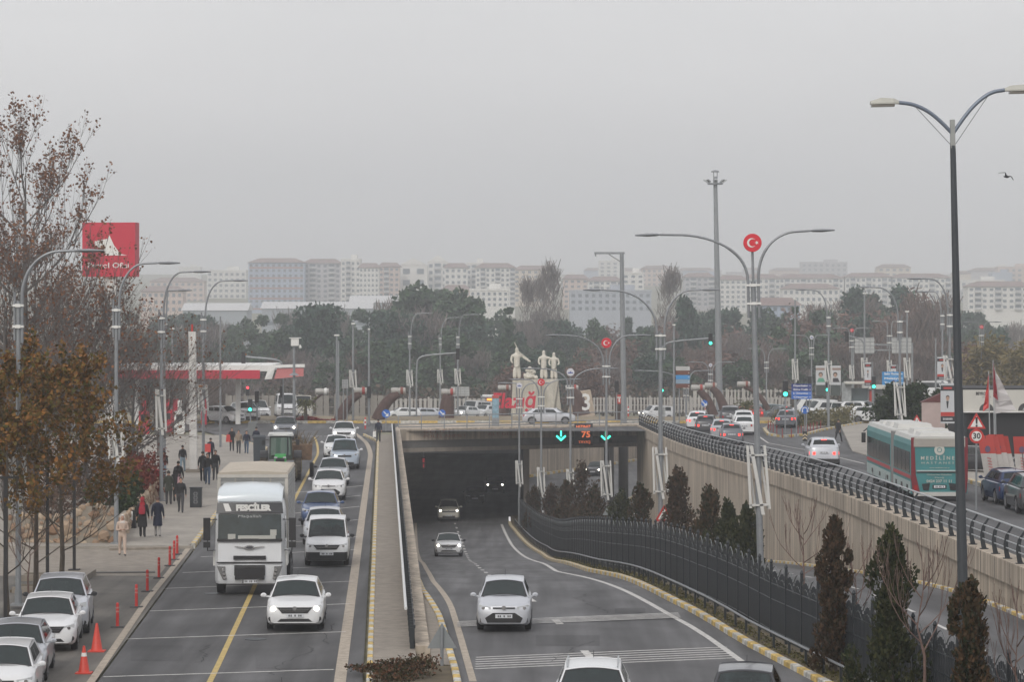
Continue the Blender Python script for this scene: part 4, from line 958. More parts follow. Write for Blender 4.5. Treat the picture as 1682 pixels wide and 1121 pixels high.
def wheel(parent, x, y, r=.32, wd=.21, side=1, nm='wheel'):
    m = MB(); m.lathe([(r * .8, -wd / 2), (r * .97, -wd / 2 * .9), (r, -wd / 4), (r, wd / 4), (r * .97, wd / 2 * .9), (r * .8, wd / 2)], (x, y, r), 20, 'X'); w_ = m.build(nm, tyre, parent, smooth=True)
    m = MB(); xo = x + side * wd / 2; m.lathe([(r * .66, -.03), (r * .68, .0), (r * .60, .005)] if side > 0 else [(r * .60, -.005), (r * .68, .0), (r * .66, .03)], (xo, y, r), 16, 'X')
    for k in range(5):
        a = 2 * PI * k / 5; m.box((xo + side * .012, y + .3 * r * math.cos(a), r + .3 * r * math.sin(a)), (.02, .6 * r, .12 * r), rx=a, m=0)
    m.build('rim', rimm, w_)
def car(label, px, py, col, kind='sedan', face='F', prof=z0, D=None, rz=None, lights=False, brake=False, L=None, W_=None, H_=None, group=None, nm='car', trim=None, grille=True, steps=True, cat='car', style=None, lowdark=False, roofbar=False, x_off=0):
    """front of the car points to local -Y"""
    P = dict(sedan=(4.5, 1.79, 1.46, .77, .93, .24, .36, .80, .93, 1.0), hatch=(4.05, 1.74, 1.49, .81, .98, .20, .36, .90, .985, .95), suv=(4.4, 1.86, 1.64, .92, 1.09, .22, .36, .91, .985, 1.02),
             mpv=(4.35, 1.76, 1.80, .86, 1.05, .18, .31, .97, .99, 1.05), pickup=(5.2, 1.85, 1.78, .92, 1.08, .24, .36, .60, .66, 1.02), van=(5.2, 1.98, 2.25, .95, 1.25, .12, .24, .985, .995, 1.2))[kind]
    L = L or P[0]; W = W_ or P[1]; Hh = H_ or P[2]; hood, belt = P[3] + .12, P[4]; wsb, rf, rrf, rb, deck = P[5], P[6], P[7], P[8], P[9]
    p = hit(px, py, prof) if D is None else Vector(((px - CX) * D / F, D, prof(D)))
    if rz is None: rz = .042
    if face == 'R': rz += PI
    # py marks where the nearer wheels meet the road
    off = (L / 2 - .55)
    c = Vector((p.x, p.y + off, 0)) if D is None else p; c.z = prof(c.y)
    hx = 0 if D is not None else off * -math.tan(rz if face == 'F' else rz - PI)
    t = thing(nm, label, cat, (c.x + hx + x_off, c.y, c.z + .005), rz, group)
    slope = (prof(c.y + 2) - prof(c.y - 2)) / 4
    if abs(slope) > .004: t.rotation_euler = (math.atan(slope) * (1 if face == 'F' else -1), 0, rz)
    h = L / 2; yw = lambda u: -h + u * L; r = {'suv': .35, 'pickup': .37, 'van': .34}.get(kind, .32); fy, ry = -h + .86, h - .80
    arch = r + .06; hw = W / 2
    ys = sorted(set([round(v, 3) for v in [-h, -h + .05, -h + .14, -h + .3, yw(wsb), yw(rb), h - .3, h - .12, h - .04, h] + [fy + arch * math.cos(PI * k / 8) for k in range(9)] + [ry + arch * math.cos(PI * k / 8) for k in range(9)] + [-.6, 0, .6]]))
    def wf(y): return interp(y, [(-h, .80), (-h + .05, .88), (-h + .14, .93), (-h + .35, .975), (-h + 1.0, 1), (h - 1.0, 1), (h - .3, .97), (h - .1, .92), (h, .86)])
    def zt(y):
        if kind in ('sedan',): return interp(y, [(-h, hood - .2), (-h + .06, hood - .12), (-h + .35, hood - .03), (yw(wsb), belt + .06), (yw(rb) - .05, belt + .08), (h - .12, deck - .03), (h, deck - .12)])
        if kind == 'pickup': return interp(y, [(-h, hood - .1), (-h + .15, hood), (yw(wsb), belt + .03), (h - .05, belt + .03), (h, belt)])
        return interp(y, [(-h, hood - .18), (-h + .06, hood - .1), (-h + .35, hood), (yw(wsb), belt + .06), (h - .05, belt + .05), (h, belt - .02)])
    rings = []
    for y in ys:
        q = wf(y) * hw; z = zt(y); zb = .22 if abs(y) < h - .1 else .27
        za = zb
        for yy in (fy, ry):
            if abs(y - yy) < arch: za = max(za, .5 * r + math.sqrt(max(0, arch * arch - (y - yy) ** 2)) + .5 * r)
        sh = z - .10
        half = [(.0, z + .025), (q * .55, z + .018), (q * .84, z - .015), (q * .965, sh), (q * 1.0, lerp(z, .3, .42)), (q * .995, max(.42, za)), (q * .97, max(zb + .05, za)), (q * .90, max(zb, za))]
        ring = [(x, y, zz) for x, zz in half] + [(q * .6, y, zb)] + [(-q * .6, y, zb)] + [(-x, y, zz) for x, zz in half[::-1][:-1]]
        rings.append(ring)
    mb = MB(); mb.loft(rings)
    # cabin shell
    a, b, cc, d = yw(wsb), yw(rf), yw(rrf), yw(rb); zr_ = Hh; wb, wr = hw * .90, hw * .70
    if kind in ('van', 'mpv'): wr = hw * .80
    if kind == 'pickup': zb0 = belt
    zb0 = belt; bz = lambda y: zt(y) - .03
    A = [(-wb, a, bz(a)), (wb, a, bz(a)), (wr, b, zr_ - .05), (-wr, b, zr_ - .05)]
    Rr = [(wb, d, bz(d)), (-wb, d, bz(d)), (-wr, cc, zr_ - .07), (wr, cc, zr_ - .07)]
    def frame(P_, n_, bu, u0, u1, v0, v1):
        for iu, iv in (((0, u0), (0, 1)), ((u1, 1), (0, 1)), ((u0, u1), (0, v0)), ((u0, u1), (v1, 1))): mb.patch(P_, n_, bu, iu, iv, 0, .02)
    rv0 = .30 if kind in ('hatch', 'suv', 'mpv', 'van') else .12
    frame(A, 8, .10, .055, .945, .04, .90); frame(Rr, 6, .06, .09, .91, rv0, .88)
    nroof = 6; rg = []
    for y, zz, k in ((b, zr_ - .05, 1), (lerp(b, cc, .25), zr_ - .012, 1.01), (lerp(b, cc, .6), zr_, 1.01), (cc, zr_ - .07, 1)):
        rg.append([(wr * k * x, y - (.10 * (1 - x * x) if y == b else (-.06 * (1 - x * x) if y == cc else 0)), zz - .035 * abs(x) ** 3 + .015) for x in (-1, -.85, -.5, 0, .5, .85, 1)])
    mb.loft(rg, cap=False, closed=False)
    for s_ in (-1, 1):
        S = [(s_ * wb, a, bz(a)), (s_ * wb, d, bz(d)), (s_ * wr, cc, zr_ - .07), (s_ * wr, b, zr_ - .05)]
        if s_ < 0: S = [S[1], S[0], S[3], S[2]]
        split = .47 if kind != 'van' else .3
        spans = ((.14, split), (split + .025, .86)) if s_ > 0 else ((.14, 1 - split - .025), (1 - split, .86))
        for iu, iv in (((0, spans[0][0]), (0, 1)), ((spans[0][1], spans[1][0]), (0, 1)), ((spans[1][1], 1), (0, 1)), ((spans[0][0], spans[1][1]), (0, .16)), ((spans[0][0], spans[1][1]), (.86, 1))): mb.patch(S, 1, 0, iu, iv, 0, .02)
    if kind == 'pickup':
        mb.box((0, lerp(d, h, .5), belt - .02), (W * .8, (h - d) * .9, .05))
    body = mb.build('body', col, t, smooth=True)
    # black surround, then glass
    m = MB(); [m.patch(A, 8, .10, iu, iv, .006, .006) for iu, iv in (((.03, .06), (0, .94)), ((.94, .97), (0, .94)), ((.06, .94), (0, .05)), ((.06, .94), (.89, .94)))]; m.build('windscreen_surround', blackp, t)
    m = MB(); m.box((0, (a + d) / 2 + .12, belt + .09), (wb * 1.86, (d - a) * .86, .06)); m.box((0, a + .45, belt + .12), (wb * 1.75, .4, .10), top=(.95, .6)); m.build('dashboard', blackp, t)
    for sx_ in (-.36, .36):
        m = MB(); m.box((sx_, a + (d - a) * .42, belt + .15), (.46, .14, .26), top=(.8, .8)); m.box((sx_, a + (d - a) * .42, belt + .33), (.26, .1, .16), top=(.8, .8)); m.build('seat', darkseat, t)
        m = MB(); m.box((sx_, a + (d - a) * .78, belt + .14), (.5, .12, .2), top=(.8, .8)); m.build('rear_seat', darkseat, t)
    if face == 'F' and not label.count('parked'): m = MB(); m.lathe([(.03, -.13), (.085, -.07), (.10, .02), (.085, .1), (.03, .14)], (.36, a + (d - a) * .36, belt + .34), 12); m.lathe([(.24, -.2), (.2, -.03), (.06, .02)], (.36, a + (d - a) * .37, belt + .26), 12, sy=.6); m.build('driver', drv, t, smooth=True)
    m = MB(); m.box((0, b + .06, Hh - .20), (.24, .03, .07)); m.build('rear_view_mirror', blackp, t)
    # glass
    m = MB(); m.patch(A, 8, .10, (.055, .945), (.04, .90), .004, .004); m.build('windscreen', glass_t, t, smooth=True)
    m = MB(); m.patch(Rr, 6, .06, (.09, .91), (rv0, .88), .004, .004); m.build('rear_window', glass_t, t, smooth=True)
    for s_ in (-1, 1):
        S = [(s_ * wb, a, bz(a)), (s_ * wb, d, bz(d)), (s_ * wr, cc, zr_ - .07), (s_ * wr, b, zr_ - .05)]
        split = .47 if kind != 'van' else .3
        spans = ((.14, split), (split + .025, .86)) if s_ > 0 else ((.14, 1 - split - .025), (1 - split, .86))
        if s_ < 0: S = [S[1], S[0], S[3], S[2]]
        for iu in spans: m = MB(); m.patch(S, 1, 0, iu, (.16, .86), .004, .004); m.build('side_window', glass_t, t)
    if kind == 'van' and lowdark is None: pass
    # trim
    fz = -h
    m = MB()
    gm = blackp
    sty = style if style is not None else sum(ord(ch) for ch in label) % 4
    if grille:
        if sty == 0: m.box((0, fz + .03, hood - .22), (W * .46, .12, .10)); m.box((0, fz + .05, .38), (W * .62, .12, .13))
        elif sty == 1: m.prism([(-W * .30, fz - .01, hood - .14), (W * .30, fz - .01, hood - .14), (W * .22, fz - .02, hood - .32), (-W * .22, fz - .02, hood - .32)], (0, .1, 0)); m.prism([(-W * .24, fz - .01, .40), (W * .24, fz - .01, .40), (W * .30, fz - .01, .31), (-W * .30, fz - .01, .31)], (0, .1, 0)); [m.lathe([(.10, -.03), (.12, 0), (.12, .1)], (s_ * W * .39, fz + .06, .40), 12, 'Y', sy=.8) for s_ in (-1, 1)]
        elif sty == 2: m.prism([(-W * .20, fz - .02, .60), (W * .20, fz - .02, .60), (W * .34, fz - .02, .44), (W * .30, fz - .02, .30), (-W * .30, fz - .02, .30), (-W * .34, fz - .02, .44)], (0, .1, 0)); m.box((0, fz + .0, hood - .18), (W * .4, .06, .035))
        else: m.prism([(-W * .33, fz + .0, hood - .16), (W * .33, fz + .0, hood - .16), (W * .26, fz - .02, hood - .27), (-W * .26, fz - .02, hood - .27)], (0, .1, 0)); m.box((0, fz + .04, .40), (W * .56, .12, .15)); 
        for s_ in (-1, 1): m.box((s_ * W * .37, fz + .09, .37), (.2, .12, .13))
    m.build('grille', gm, t)
    m = MB(); m.lathe([(.06, -.025), (.07, 0)], (0, fz - .03, hood - .17), 12, 'Y'); m.build('badge', chrome, t)
    if sty in (1, 3) and grille: m = MB(); [m.box((0, fz - .028, hood - .20 - q_), (W * (.5 - q_), .012, .014)) for q_ in (0, .05)]; m.build('grille_bar', chrome, t)
    m = MB(); m.box((0, a - .03, belt + .035), (W * .78, .05, .03)); m.build('scuttle', blackp, t)
    if lowdark or kind in ('suv', 'pickup'):
        m = MB(); m.loft([[(-wf(y) * hw * 1.008, y, .24), (-wf(y) * hw * 1.008, y, .34 if not lowdark else .56), (wf(y) * hw * 1.008, y, .34 if not lowdark else .56), (wf(y) * hw * 1.008, y, .24)] for y in (-h - .02, -h + .05, -h + .14)]); 
        m.build('bumper', blackp, t); m = MB(); m.loft([[(-wf(y) * hw * 1.008, y, .24), (-wf(y) * hw * 1.008, y, .46), (wf(y) * hw * 1.008, y, .46), (wf(y) * hw * 1.008, y, .24)] for y in (h - .14, h - .04, h + .02)]); m.build('bumper', blackp, t)
    m = MB(); m.box((0, 0, .27), (W * .72, L * .9, .16)); 
    for yy in (fy, ry): m.box((0, yy, .42), (W * .86, 2 * arch - .04, .36))
    m.build('underbody', blackp, t)
    for s_ in (-1, 1):
        lz = hood - .20 + (.05 if kind in ('suv', 'pickup', 'van') else 0)
        m = MB(); x0, x1 = s_ * W * .24, s_ * W * .452; yf, yb = fz - .012, fz + .26
        m.loft([[(x0, yf, lz - .01), (x0, yf, lz + .05), (x0, yf + .14, lz + .08), (x0, yf + .14, lz - .02)], [(lerp(x0, x1, .6), yf + .035, lz - .055), (lerp(x0, x1, .6), yf + .05, lz + .08), (lerp(x0, x1, .6), yf + .2, lz + .1), (lerp(x0, x1, .6), yf + .2, lz - .06)], [(x1, yb - .12, lz - .04), (x1, yb - .10, lz + .11), (x1, yb + .05, lz + .12), (x1, yb, lz - .04)]])
        hl = m.build('headlight', lampg, t)
        rb_ = 1.5 if lights else 1; m = MB(); m.lathe([(.045 * rb_, -.025), (.056 * rb_, .0), (.04, .02)], (s_ * W * .37, fz + .025, lz + .015), 12, 'Y'); m.build('bulb', head_on if lights else MATS['chrome'], hl)
        if lights: m = MB(); m.box((s_ * W * .37, fz + .025, .40), (.10, .02, .05)); m.build('fog_light', MATS['lamp_glass'], t)
        m = MB(); ty = h + .012; th_ = .16 if kind not in ('mpv', 'van') else .34
        m.loft([[(s_ * W * .27, ty - .1, deck - .33), (s_ * W * .27, ty, deck - .33), (s_ * W * .27, ty, deck - .33 + th_), (s_ * W * .27, ty - .1, deck - .33 + th_)], [(s_ * W * .40, ty - .14, deck - .35), (s_ * W * .40, ty - .02, deck - .35), (s_ * W * .40, ty - .02, deck - .32 + th_), (s_ * W * .40, ty - .14, deck - .32 + th_)], [(s_ * W * .462, ty - .3, deck - .33), (s_ * W * .462, ty - .10, deck - .33), (s_ * W * .462, ty - .10, deck - .32 + th_), (s_ * W * .462, ty - .3, deck - .32 + th_)]])
        m.build('tail_light', tail_on if brake else tail_off, t)
        m = MB(); mx = s_ * (hw + .11); m.loft([[(mx + .095 * math.cos(q_) * k, a + .16 + yy, belt + .09 + .07 * math.sin(q_) * k) for q_ in [2 * PI * j / 10 for j in range(10)]] for yy, k in ((-.07, .6), (-.04, 1), (.03, 1), (.05, .7))]); m.box((s_ * (hw - .02), a + .16, belt + .05), (.16, .05, .04))
        m.build('wing_mirror', col if not trim else trim, t, smooth=True)
        for yy in (fy, ry): wheel(t, s_ * (hw - .115), yy, r, .21, s_)
        for yy in (a + (d - a) * .46,): m = MB(); m.box((s_ * (hw * .985), yy + .1, lerp(belt, .3, .2)), (.03, .16, .03)); m.build('door_handle', col, t)
    if brake: m = MB(); m.box((0, d + (cc - d) * .9 + .08, zr_ - .10), (.3, .04, .035)); m.build('brake_light', tail_on, t)
    for yy, f in ((fz - .03, -1), (h + .03, 1)):
        m = MB(); z = .50 if f < 0 else (.72 if kind != 'suv' else .82); m.box((0, yy, z), (.52, .03, .115)); pl = m.build('number_plate', platew, t)
        m = MB(); 
        for k in range(7):
            if k in (2, 4): continue
            m.box((-.17 + k * .06, yy + f * .018, z), (.035, .006, .06))
        m.build('characters', blackp, pl)
    m = MB(); m.box((0, b + .12 - .02 + .0, zr_ - .13), (.22, .04, .07)); 
    if roofbar:
        m = MB()
        for s_ in (-1, 1): m.tube([(s_ * wr * .9, lerp(b, cc, .1), zr_ - .02), (s_ * wr * .92, lerp(b, cc, .2), zr_ + .05), (s_ * wr * .92, lerp(b, cc, .8), zr_ + .05), (s_ * wr * .9, lerp(b, cc, .95), zr_ - .04)], .018, 6)
        m.build('roof_rail', steel_l, t)
    m = MB(); m.tube([(0, cc - .15, zr_ - .02), (0, cc + .02, zr_ + .12)], .008, 5); m.build('antenna', blackp, t)
    for s_ in (-1, 1):
        m = MB(); m.tube([(s_ * .15 - .25, a - .02, bz(a) + .05), (s_ * .15 + .18, a + .08, bz(a) + .09)], .010, 4); m.build('wiper', blackp, t)
    return t

# --- left road queue (coming towards the camera)
GLQ = 'vehicles queueing on the left road'
car('white saloon with lit headlights, nearest moving car on the left road', 485, 1036, WHITE, 'sedan', style=1, lights=True, group=GLQ)
car('small white delivery van with black bumper beside the truck', 537, 930, WHITE, 'mpv', L=4.1, W_=1.72, lowdark=True, trim=blackp, group=GLQ, nm='delivery_van', cat='van')
car('silver grey saloon mostly hidden behind the small white van', 532, 896, SILVER, 'sedan', trim=blackp, group=GLQ)
car('blue saloon right behind the silver grey car', 526, 864, BLUE, 'sedan', group=GLQ)
car('white hatchback between the blue saloon and a silver saloon', 540, 822, WHITE, 'hatch', W_=1.76, group=GLQ)
car('pale silver saloon just behind the white hatchback', 547, 798, SILVER, 'sedan', trim=blackp, group=GLQ)
car('white pick up truck higher than the cars around it', 566, 771, PALEBLUE, 'pickup', group=GLQ, nm='pickup_truck', cat='pickup truck', trim=WHITE)
car('white car peeping out left of the pale pick up', 553, 754, WHITE, 'hatch', group=GLQ)
car('white saloon with glowing headlights, last of the left road queue', 565, 727, WHITE, 'sedan', lights=True, group=GLQ)
car('dark grey sport utility car with lit headlights behind the green tractor', 468, 722, GREY, 'suv', lights=True, group=GLQ)
# --- parked row
GP = 'cars parked along the left edge'
car('silver sport utility car, farthest of the parked row', 97, 1043, LSILV, 'suv', rz=.10, group=GP, trim=blackp)
car('white saloon with black grille parked second from the far end', 76, 1070, WHITE, 'sedan', rz=.10, group=GP, W_=1.82, L=4.65)
car('grey saloon parked between two white ones', 22, 1122, GREY if False else SILVER, 'sedan', rz=.09, group=GP)
car('white hatchback cut by the bottom left corner, nearest of the parked row', 2, 1166, WHITE, 'hatch', rz=.09, group=GP)
# --- underpass
GU = 'vehicles in the underpass'
car('pale silver small hatchback coming out of the underpass', 828, 1037, LSILV, 'hatch', style=2, rz=-.01, group=GU, W_=1.7)
car('white saloon with lit headlights inside the underpass ramp', 737, 915, WHITE, 'sedan', prof=zu, lights=True, trim=blackp, rz=.03, group=GU)
car('beige pick up with lit headlights at the tunnel mouth', 737, 857, BEIGE, 'suv', prof=zu, lights=True, rz=.03, group=GU, H_=1.7)
car('dark car with bright headlights deep in the tunnel', 813, 812, DGREY, 'suv', prof=zu, lights=True, rz=.03, group=GU)
car('black car without lights in the tunnel', 780, 828, BLACK, 'sedan', prof=zu, rz=.03, group=GU)
car('white car with roof rails cut by the bottom edge of the picture', 972, 1222, WHITE, 'suv', rz=-.04, H_=1.62, L=4.3, group=GU, roofbar=True)
car('dark grey saloon cut by the bottom edge next to the striped kerb', 1222, 1218, DGREY, 'sedan', rz=-.10, group=GU, H_=1.5)
car('black car with pale lit lamps on the lower road under the bridge', 975, 783, BLACK, 'sedan', prof=zu, lights=True, rz=-.25, group=GU)
car('white saloon cut off below the left road, only its roof in view', 455, 1262, WHITE, 'sedan', group=GLQ)
# --- roundabout
GR = 'traffic on the roundabout'
car('white sport utility car turning at the far left crossing', 402, 700, WHITE, 'suv', D=268, rz=.35, group=GR)
car('small white van just behind the turning white car', 420, 695, WHITE, 'mpv', D=282, prof=zg, rz=.4, group=GR)
car('white small car at the pavement end, half out of sight', 372, 700, WHITE, 'hatch', D=262, rz=.9, group=GR, x_off=-.3)
car('white minibus facing the camera beside the camera pole', 470, 697, WHITE, 'van', D=276, rz=.12, H_=2.15, nm='minibus', cat='minibus', group=GR, trim=blackp)
car('beige minibus standing right of the white one', 497, 692, BEIGE, 'van', D=285, prof=zg, rz=.05, H_=2.3, nm='minibus', cat='minibus', group=GR)
car('white hatchback driving left behind the first blue arrow sign', 663, 690, WHITE, 'hatch', D=372, prof=zg, rz=-PI / 2 + .12, group=GR, L=4.2)
car('pale silver car right behind the white hatchback', 694, 690, LSILV, 'sedan', D=378, prof=zg, rz=-PI / 2 + .3, group=GR)
car('silver car half hidden by the red capped column', 716, 690, SILVER, 'sedan', D=384, prof=zg, rz=-PI / 2, group=GR)
car('white panel van with lit headlights right of the red capped column', 764, 690, WHITE, 'hatch', D=335, prof=zg, rz=-.5, lights=True, group=GR)
car('tall white van cab behind the white car with headlights', 782, 690, WHITE, 'van', D=362, prof=zg, rz=-.5, nm='van', cat='van', group=GR)
car('white car nose just left of the blue advertising pillar', 798, 690, WHITE, 'suv', D=340, prof=zg, rz=-.6, group=GR)
car('silver coupe driving right along the bridge behind the railing', 901, 697, LSILV, 'sedan', D=260, rz=PI / 2 + .03, group=GR, L=4.5, H_=1.38, brake=False)
car('pale van with one lit lamp far behind the railing, right of centre', 1078, 680, WHITE, 'mpv', D=385, prof=zg, rz=-PI / 2 + .4, lights=True, group=GR)
# --- slip road on the right (going away)
GS = 'cars queueing away on the right'
car('white saloon at the front left of the right hand queue', 1147, 700, WHITE, 'sedan', 'R', D=250, rz=-.12, group=GS, brake=True)
car('dark hatchback behind the front white saloon in the right hand queue', 1160, 708, DGREY, 'hatch', 'R', D=241, rz=-.10, group=GS, brake=True)
car('silver saloon with brake lights beside the wall railing', 1186, 722, SILVER, 'sedan', 'R', D=232, rz=-.08, prof=zr, group=GS, brake=True)
car('grey hatchback with brake lights, last of the queue by the railing', 1201, 727, GREY, 'hatch', 'R', D=222, rz=-.05, prof=zr, group=GS, brake=True)
car('dark grey sport utility car entering the roundabout', 1200, 690, DGREY, 'suv', 'R', D=258, rz=-.1, group=GS)
car('white saloon with rear facing us behind the tall flag lamp', 1222, 710, WHITE, 'sedan', 'R', D=240, rz=-.06, group=GS)
car('white car hidden just ahead of the white saloon', 1221, 700, WHITE, 'suv', 'R', D=249, rz=-.06, group=GS, H_=1.55)
car('dark blue car with red lamps at the shrub bed', 1295, 690, NAVY if False else GREY, 'sedan', 'R', D=254, rz=-.2, group=GS, brake=True)
car('red car with lit rear lamps far behind the queue', 1228, 680, RED, 'hatch', 'R', D=330, prof=zg, rz=.5, group=GR, brake=True)
car('teal grey car crossing behind the thin curved column', 1258, 680, TEAL, 'mpv', D=345, prof=zg, rz=-PI / 2, group=GR)
car('dark red car beside the green traffic light', 1283, 680, DGREY, 'sedan', 'R', D=335, prof=zg, rz=.3, group=GR, brake=True)
car('white van roof behind the shrub bed', 1352, 690, WHITE, 'mpv', D=285, prof=zg, rz=-1.2, group=GR)
car('white minibus behind the portrait posters', 1335, 680, WHITE, 'van', D=330, prof=zg, rz=-PI / 2, nm='minibus', cat='minibus', group=GR)
car('dark teal car behind the shrubs right of the minibus', 1378, 680, TEAL, 'sedan', D=335, prof=zg, rz=-PI / 2, group=GR)
car('white hatchback standing side on behind the low light pole', 1437, 680, WHITE, 'hatch', D=262, rz=PI / 2 - .9 + .4, group=GR)
car('white car left of the side on hatchback, low behind the shrubs', 1416, 680, WHITE, 'hatch', D=275, rz=.8, group=GR)
car('white panel van parked high beside the poster banner', 1546, 680, WHITE, 'van', D=330, rz=.9, nm='van', cat='van', group='vehicles at the tyre shop', prof=lambda y: -.1, H_=2.1)
t = thing('parking_deck', 'low grey block under the raised white van', 'deck', ((1552 - CX) * 331 / F, 331, -2.4)); m = MB(); m.box((0, 0, 1.12), (6.5, 7.0, 2.24)); m.build('wall', concd, t); m = MB(); m.box((0, 0, 2.26), (6.7, 7.2, .06)); m.build('deck_slab', conc, t)
car('silver sport utility car with red brake lights in front of the bus', 1350, 760, LSILV, 'suv', 'R', prof=zr, rz=-.04, group=GS, brake=True, D=177)
car('blue hatchback driving away at the right edge', 1655, 832, NAVY, 'hatch', 'R', prof=zr, rz=.06, D=135, group=GS)
car('dark grey car cut off by the right edge', 1695, 840, DGREY, 'suv', 'R', prof=zr, rz=.0, D=129, group=GS)
car('black car parked at the tyre shop behind the banners', 1598, 756, BLACK, 'sedan', prof=zr, rz=1.15, D=166, group='vehicles at the tyre shop')

# --- the truck
def truck():
    s = F / 105.5; t = thing('truck', 'white lorry with high slatted cargo box and black visor reading a haulier name', 'truck', ((410 - CX) / s, 105.5, 0), .035)
    Wd = 2.42; hw = Wd / 2; wht = mat('truck_white', (.68, .70, .72), .35, coat=.3, var=.04, scale=2)
    m = MB(); rg = []
    for z, f, k in ((.40, .06, .97), (.52, .0, 1), (1.14, .02, 1), (1.80, .04, 1), (2.84, .13, .985), (3.12, .22, .95), (3.24, .34, .93)):
        rg.append([(-hw * k, .05 + f + .25, z), (-hw * k * .9, f + .05, z), (0, f, z), (hw * k * .9, f + .05, z), (hw * k, f + .30, z), (hw * k, 1.95, z), (-hw * k, 1.95, z)])
    m.loft(rg); cab = m.build('cab', wht, t, smooth=True)
    m = MB(); m.patch([(-hw * .91, .075, 1.95), (hw * .91, .075, 1.95), (hw * .90, .17, 2.80), (-hw * .90, .17, 2.80)], 8, .06, off=.03, th=.02); m.build('windscreen', glass, t, smooth=True)
    m = MB(); m.patch([(-hw * .93, .065, 1.86), (hw * .93, .065, 1.86), (hw * .93, .075, 1.96), (-hw * .93, .075, 1.96)], 8, .06, off=.04, th=.02); m.build('windscreen_seal', blackp, t)
    m = MB(); m.box((-.62, .0, 2.04), (.26, .02, .18)); m.box((.25, -.01, 2.02), (1.3, .02, .12)); m.box((.82, .02, 2.18), (.22, .02, .2)); m.build('dashboard_papers', mat('papers', (.45, .45, .42), .7), t)
    for s_ in (-1, 1):
        m = MB(); m.patch([(s_ * hw * 1.0, .4, 1.85), (s_ * hw * 1.0, 1.2, 1.85), (s_ * hw * .985, 1.2, 2.7), (s_ * hw * .985, .5, 2.7)][::s_], 1, 0, off=.015, th=.02); m.build('side_window', glass, t)
        m = MB(); m.box((s_ * (hw + .27), .05, 2.30), (.24, .16, .78)); m.box((s_ * (hw + .27), .05, 1.76), (.24, .16, .20)); m.tube([(s_ * hw * .95, .3, 2.62), (s_ * (hw + .25), .1, 2.62), (s_ * (hw + .25), .1, 1.55), (s_ * hw, .3, 1.55)], .022, 6); m.build('wing_mirror', blackp, t)
        m = MB(); m.prism([(s_ * hw * .94, .02, 1.02), (s_ * hw * .70, -.01, 1.00), (s_ * hw * .70, -.01, .86), (s_ * hw * .66, -.01, .56), (s_ * hw * .76, .0, .54), (s_ * hw * .86, .01, .78)][::-s_], (0, .14, 0)); hl = m.build('headlight', mat('headlight_dark', (.18, .18, .18), .15, spec=.8), t)
        for k in range(3): m = MB(); m.lathe([(.05, -.03), (.06, 0)], (s_ * hw * (.71 + .025 * k), -.02, .62 + .13 * k), 10, 'Y'); m.build('bulb', chrome, hl)
        m = MB(); m.box((s_ * (hw + .03), 1.0, 1.25), (.10, 1.1, .5)); m.build('door_step', dirtyw, t)
        for y in (.95,): wheel(t, s_ * (hw - .18), y, .5, .3, s_)
        for y in (5.6, 6.9): wheel(t, s_ * (hw - .16), y, .5, .34, s_)
    m = MB(); m.box((0, -.02, .87), (1.06, .05, .36)); 
    m.build('grille', blackp, t)
    m = MB(); [m.box((0, -.055, .76 + k * .075), (1.0, .02, .022)) for k in range(4)]; m.build('grille_bar', mat('grille_grey', (.10, .10, .10), .5), t)
    m = MB(); m.box((0, .0, 1.31), (1.12, .06, .13)); m.build('upper_vent', blackp, t)
    m = MB(); m.box((0, .005, 1.14), (Wd * .94, .04, .045)); m.build('panel_gap', blackp, t)
    m = MB(); m.box((-.42, -.02, .60), (.18, .04, .09)); m.box((.42, -.02, .60), (.18, .04, .09)); m.box((0, -.02, .61), (.55, .04, .07)); m.build('lower_vent', blackp, t)
    m = MB(); m.box((0, -.04, .49), (.54, .03, .13)); pl = m.build('number_plate', platew, t)
    m = MB(); m.box((-.23, -.058, .49), (.05, .006, .12), m=0); [m.box((-.15 + k * .055, -.059, .49), (.03, .006, .065)) for k in (0, 1, 3, 4, 6, 7)]; m.build('characters', blackp, pl)
    m = MB(); m.lathe([(.17, -.03), (.19, -.02), (.19, .02)], (0, .0, 1.66), 20, 'Y', sy=.42); bd = m.build('badge', chrome, t)
    m = MB(); m.lathe([(.13, -.036), (.13, -.03)], (0, .0, 1.66), 20, 'Y', sy=.35); m.build('badge_plate', mat('badge_dark', (.06, .06, .07), .3), bd)
    m = MB(); 
    for s_ in (-1, 1): m.prism([(s_ * .18, -.0, 1.63), (s_ * .52, .0, 1.69), (s_ * .52, .0, 1.71), (s_ * .18, -.0, 1.68)][::-s_], (0, -.02, 0)); 
    m.build('chrome_wing', chrome, bd)
    # visor band with the lettering, sloping back
    m = MB(); m.patch([(-hw * .96, .10, 2.84), (hw * .96, .10, 2.84), (hw * .93, .20, 3.20), (-hw * .93, .20, 3.20)], 8, .05, off=.03, th=.06); vz = m.build('visor', mat('visor_black', (.03, .032, .036), .3), t)
    m = MB(); add_text(m, 'FESÇİLER', .27, (.12, .045, 3.03), .012, 1.22, bold=.02); m.build('lettering', whitep, vz)
    m = MB(); m.prism([(-.74, .09, 3.18), (-.92, .09, 3.18), (-.82, .06, 2.87), (-.60, .05, 2.87)], (0, .04, 0)); m.build('stripe', whitep, vz)
    m = MB(); add_text(m, 'Maşallah', .13, (0, .05, 2.74), .006, .8, tilt=.2); m.build('windscreen_lettering', mat('sticker_white', (.45, .47, .47), .6), t)
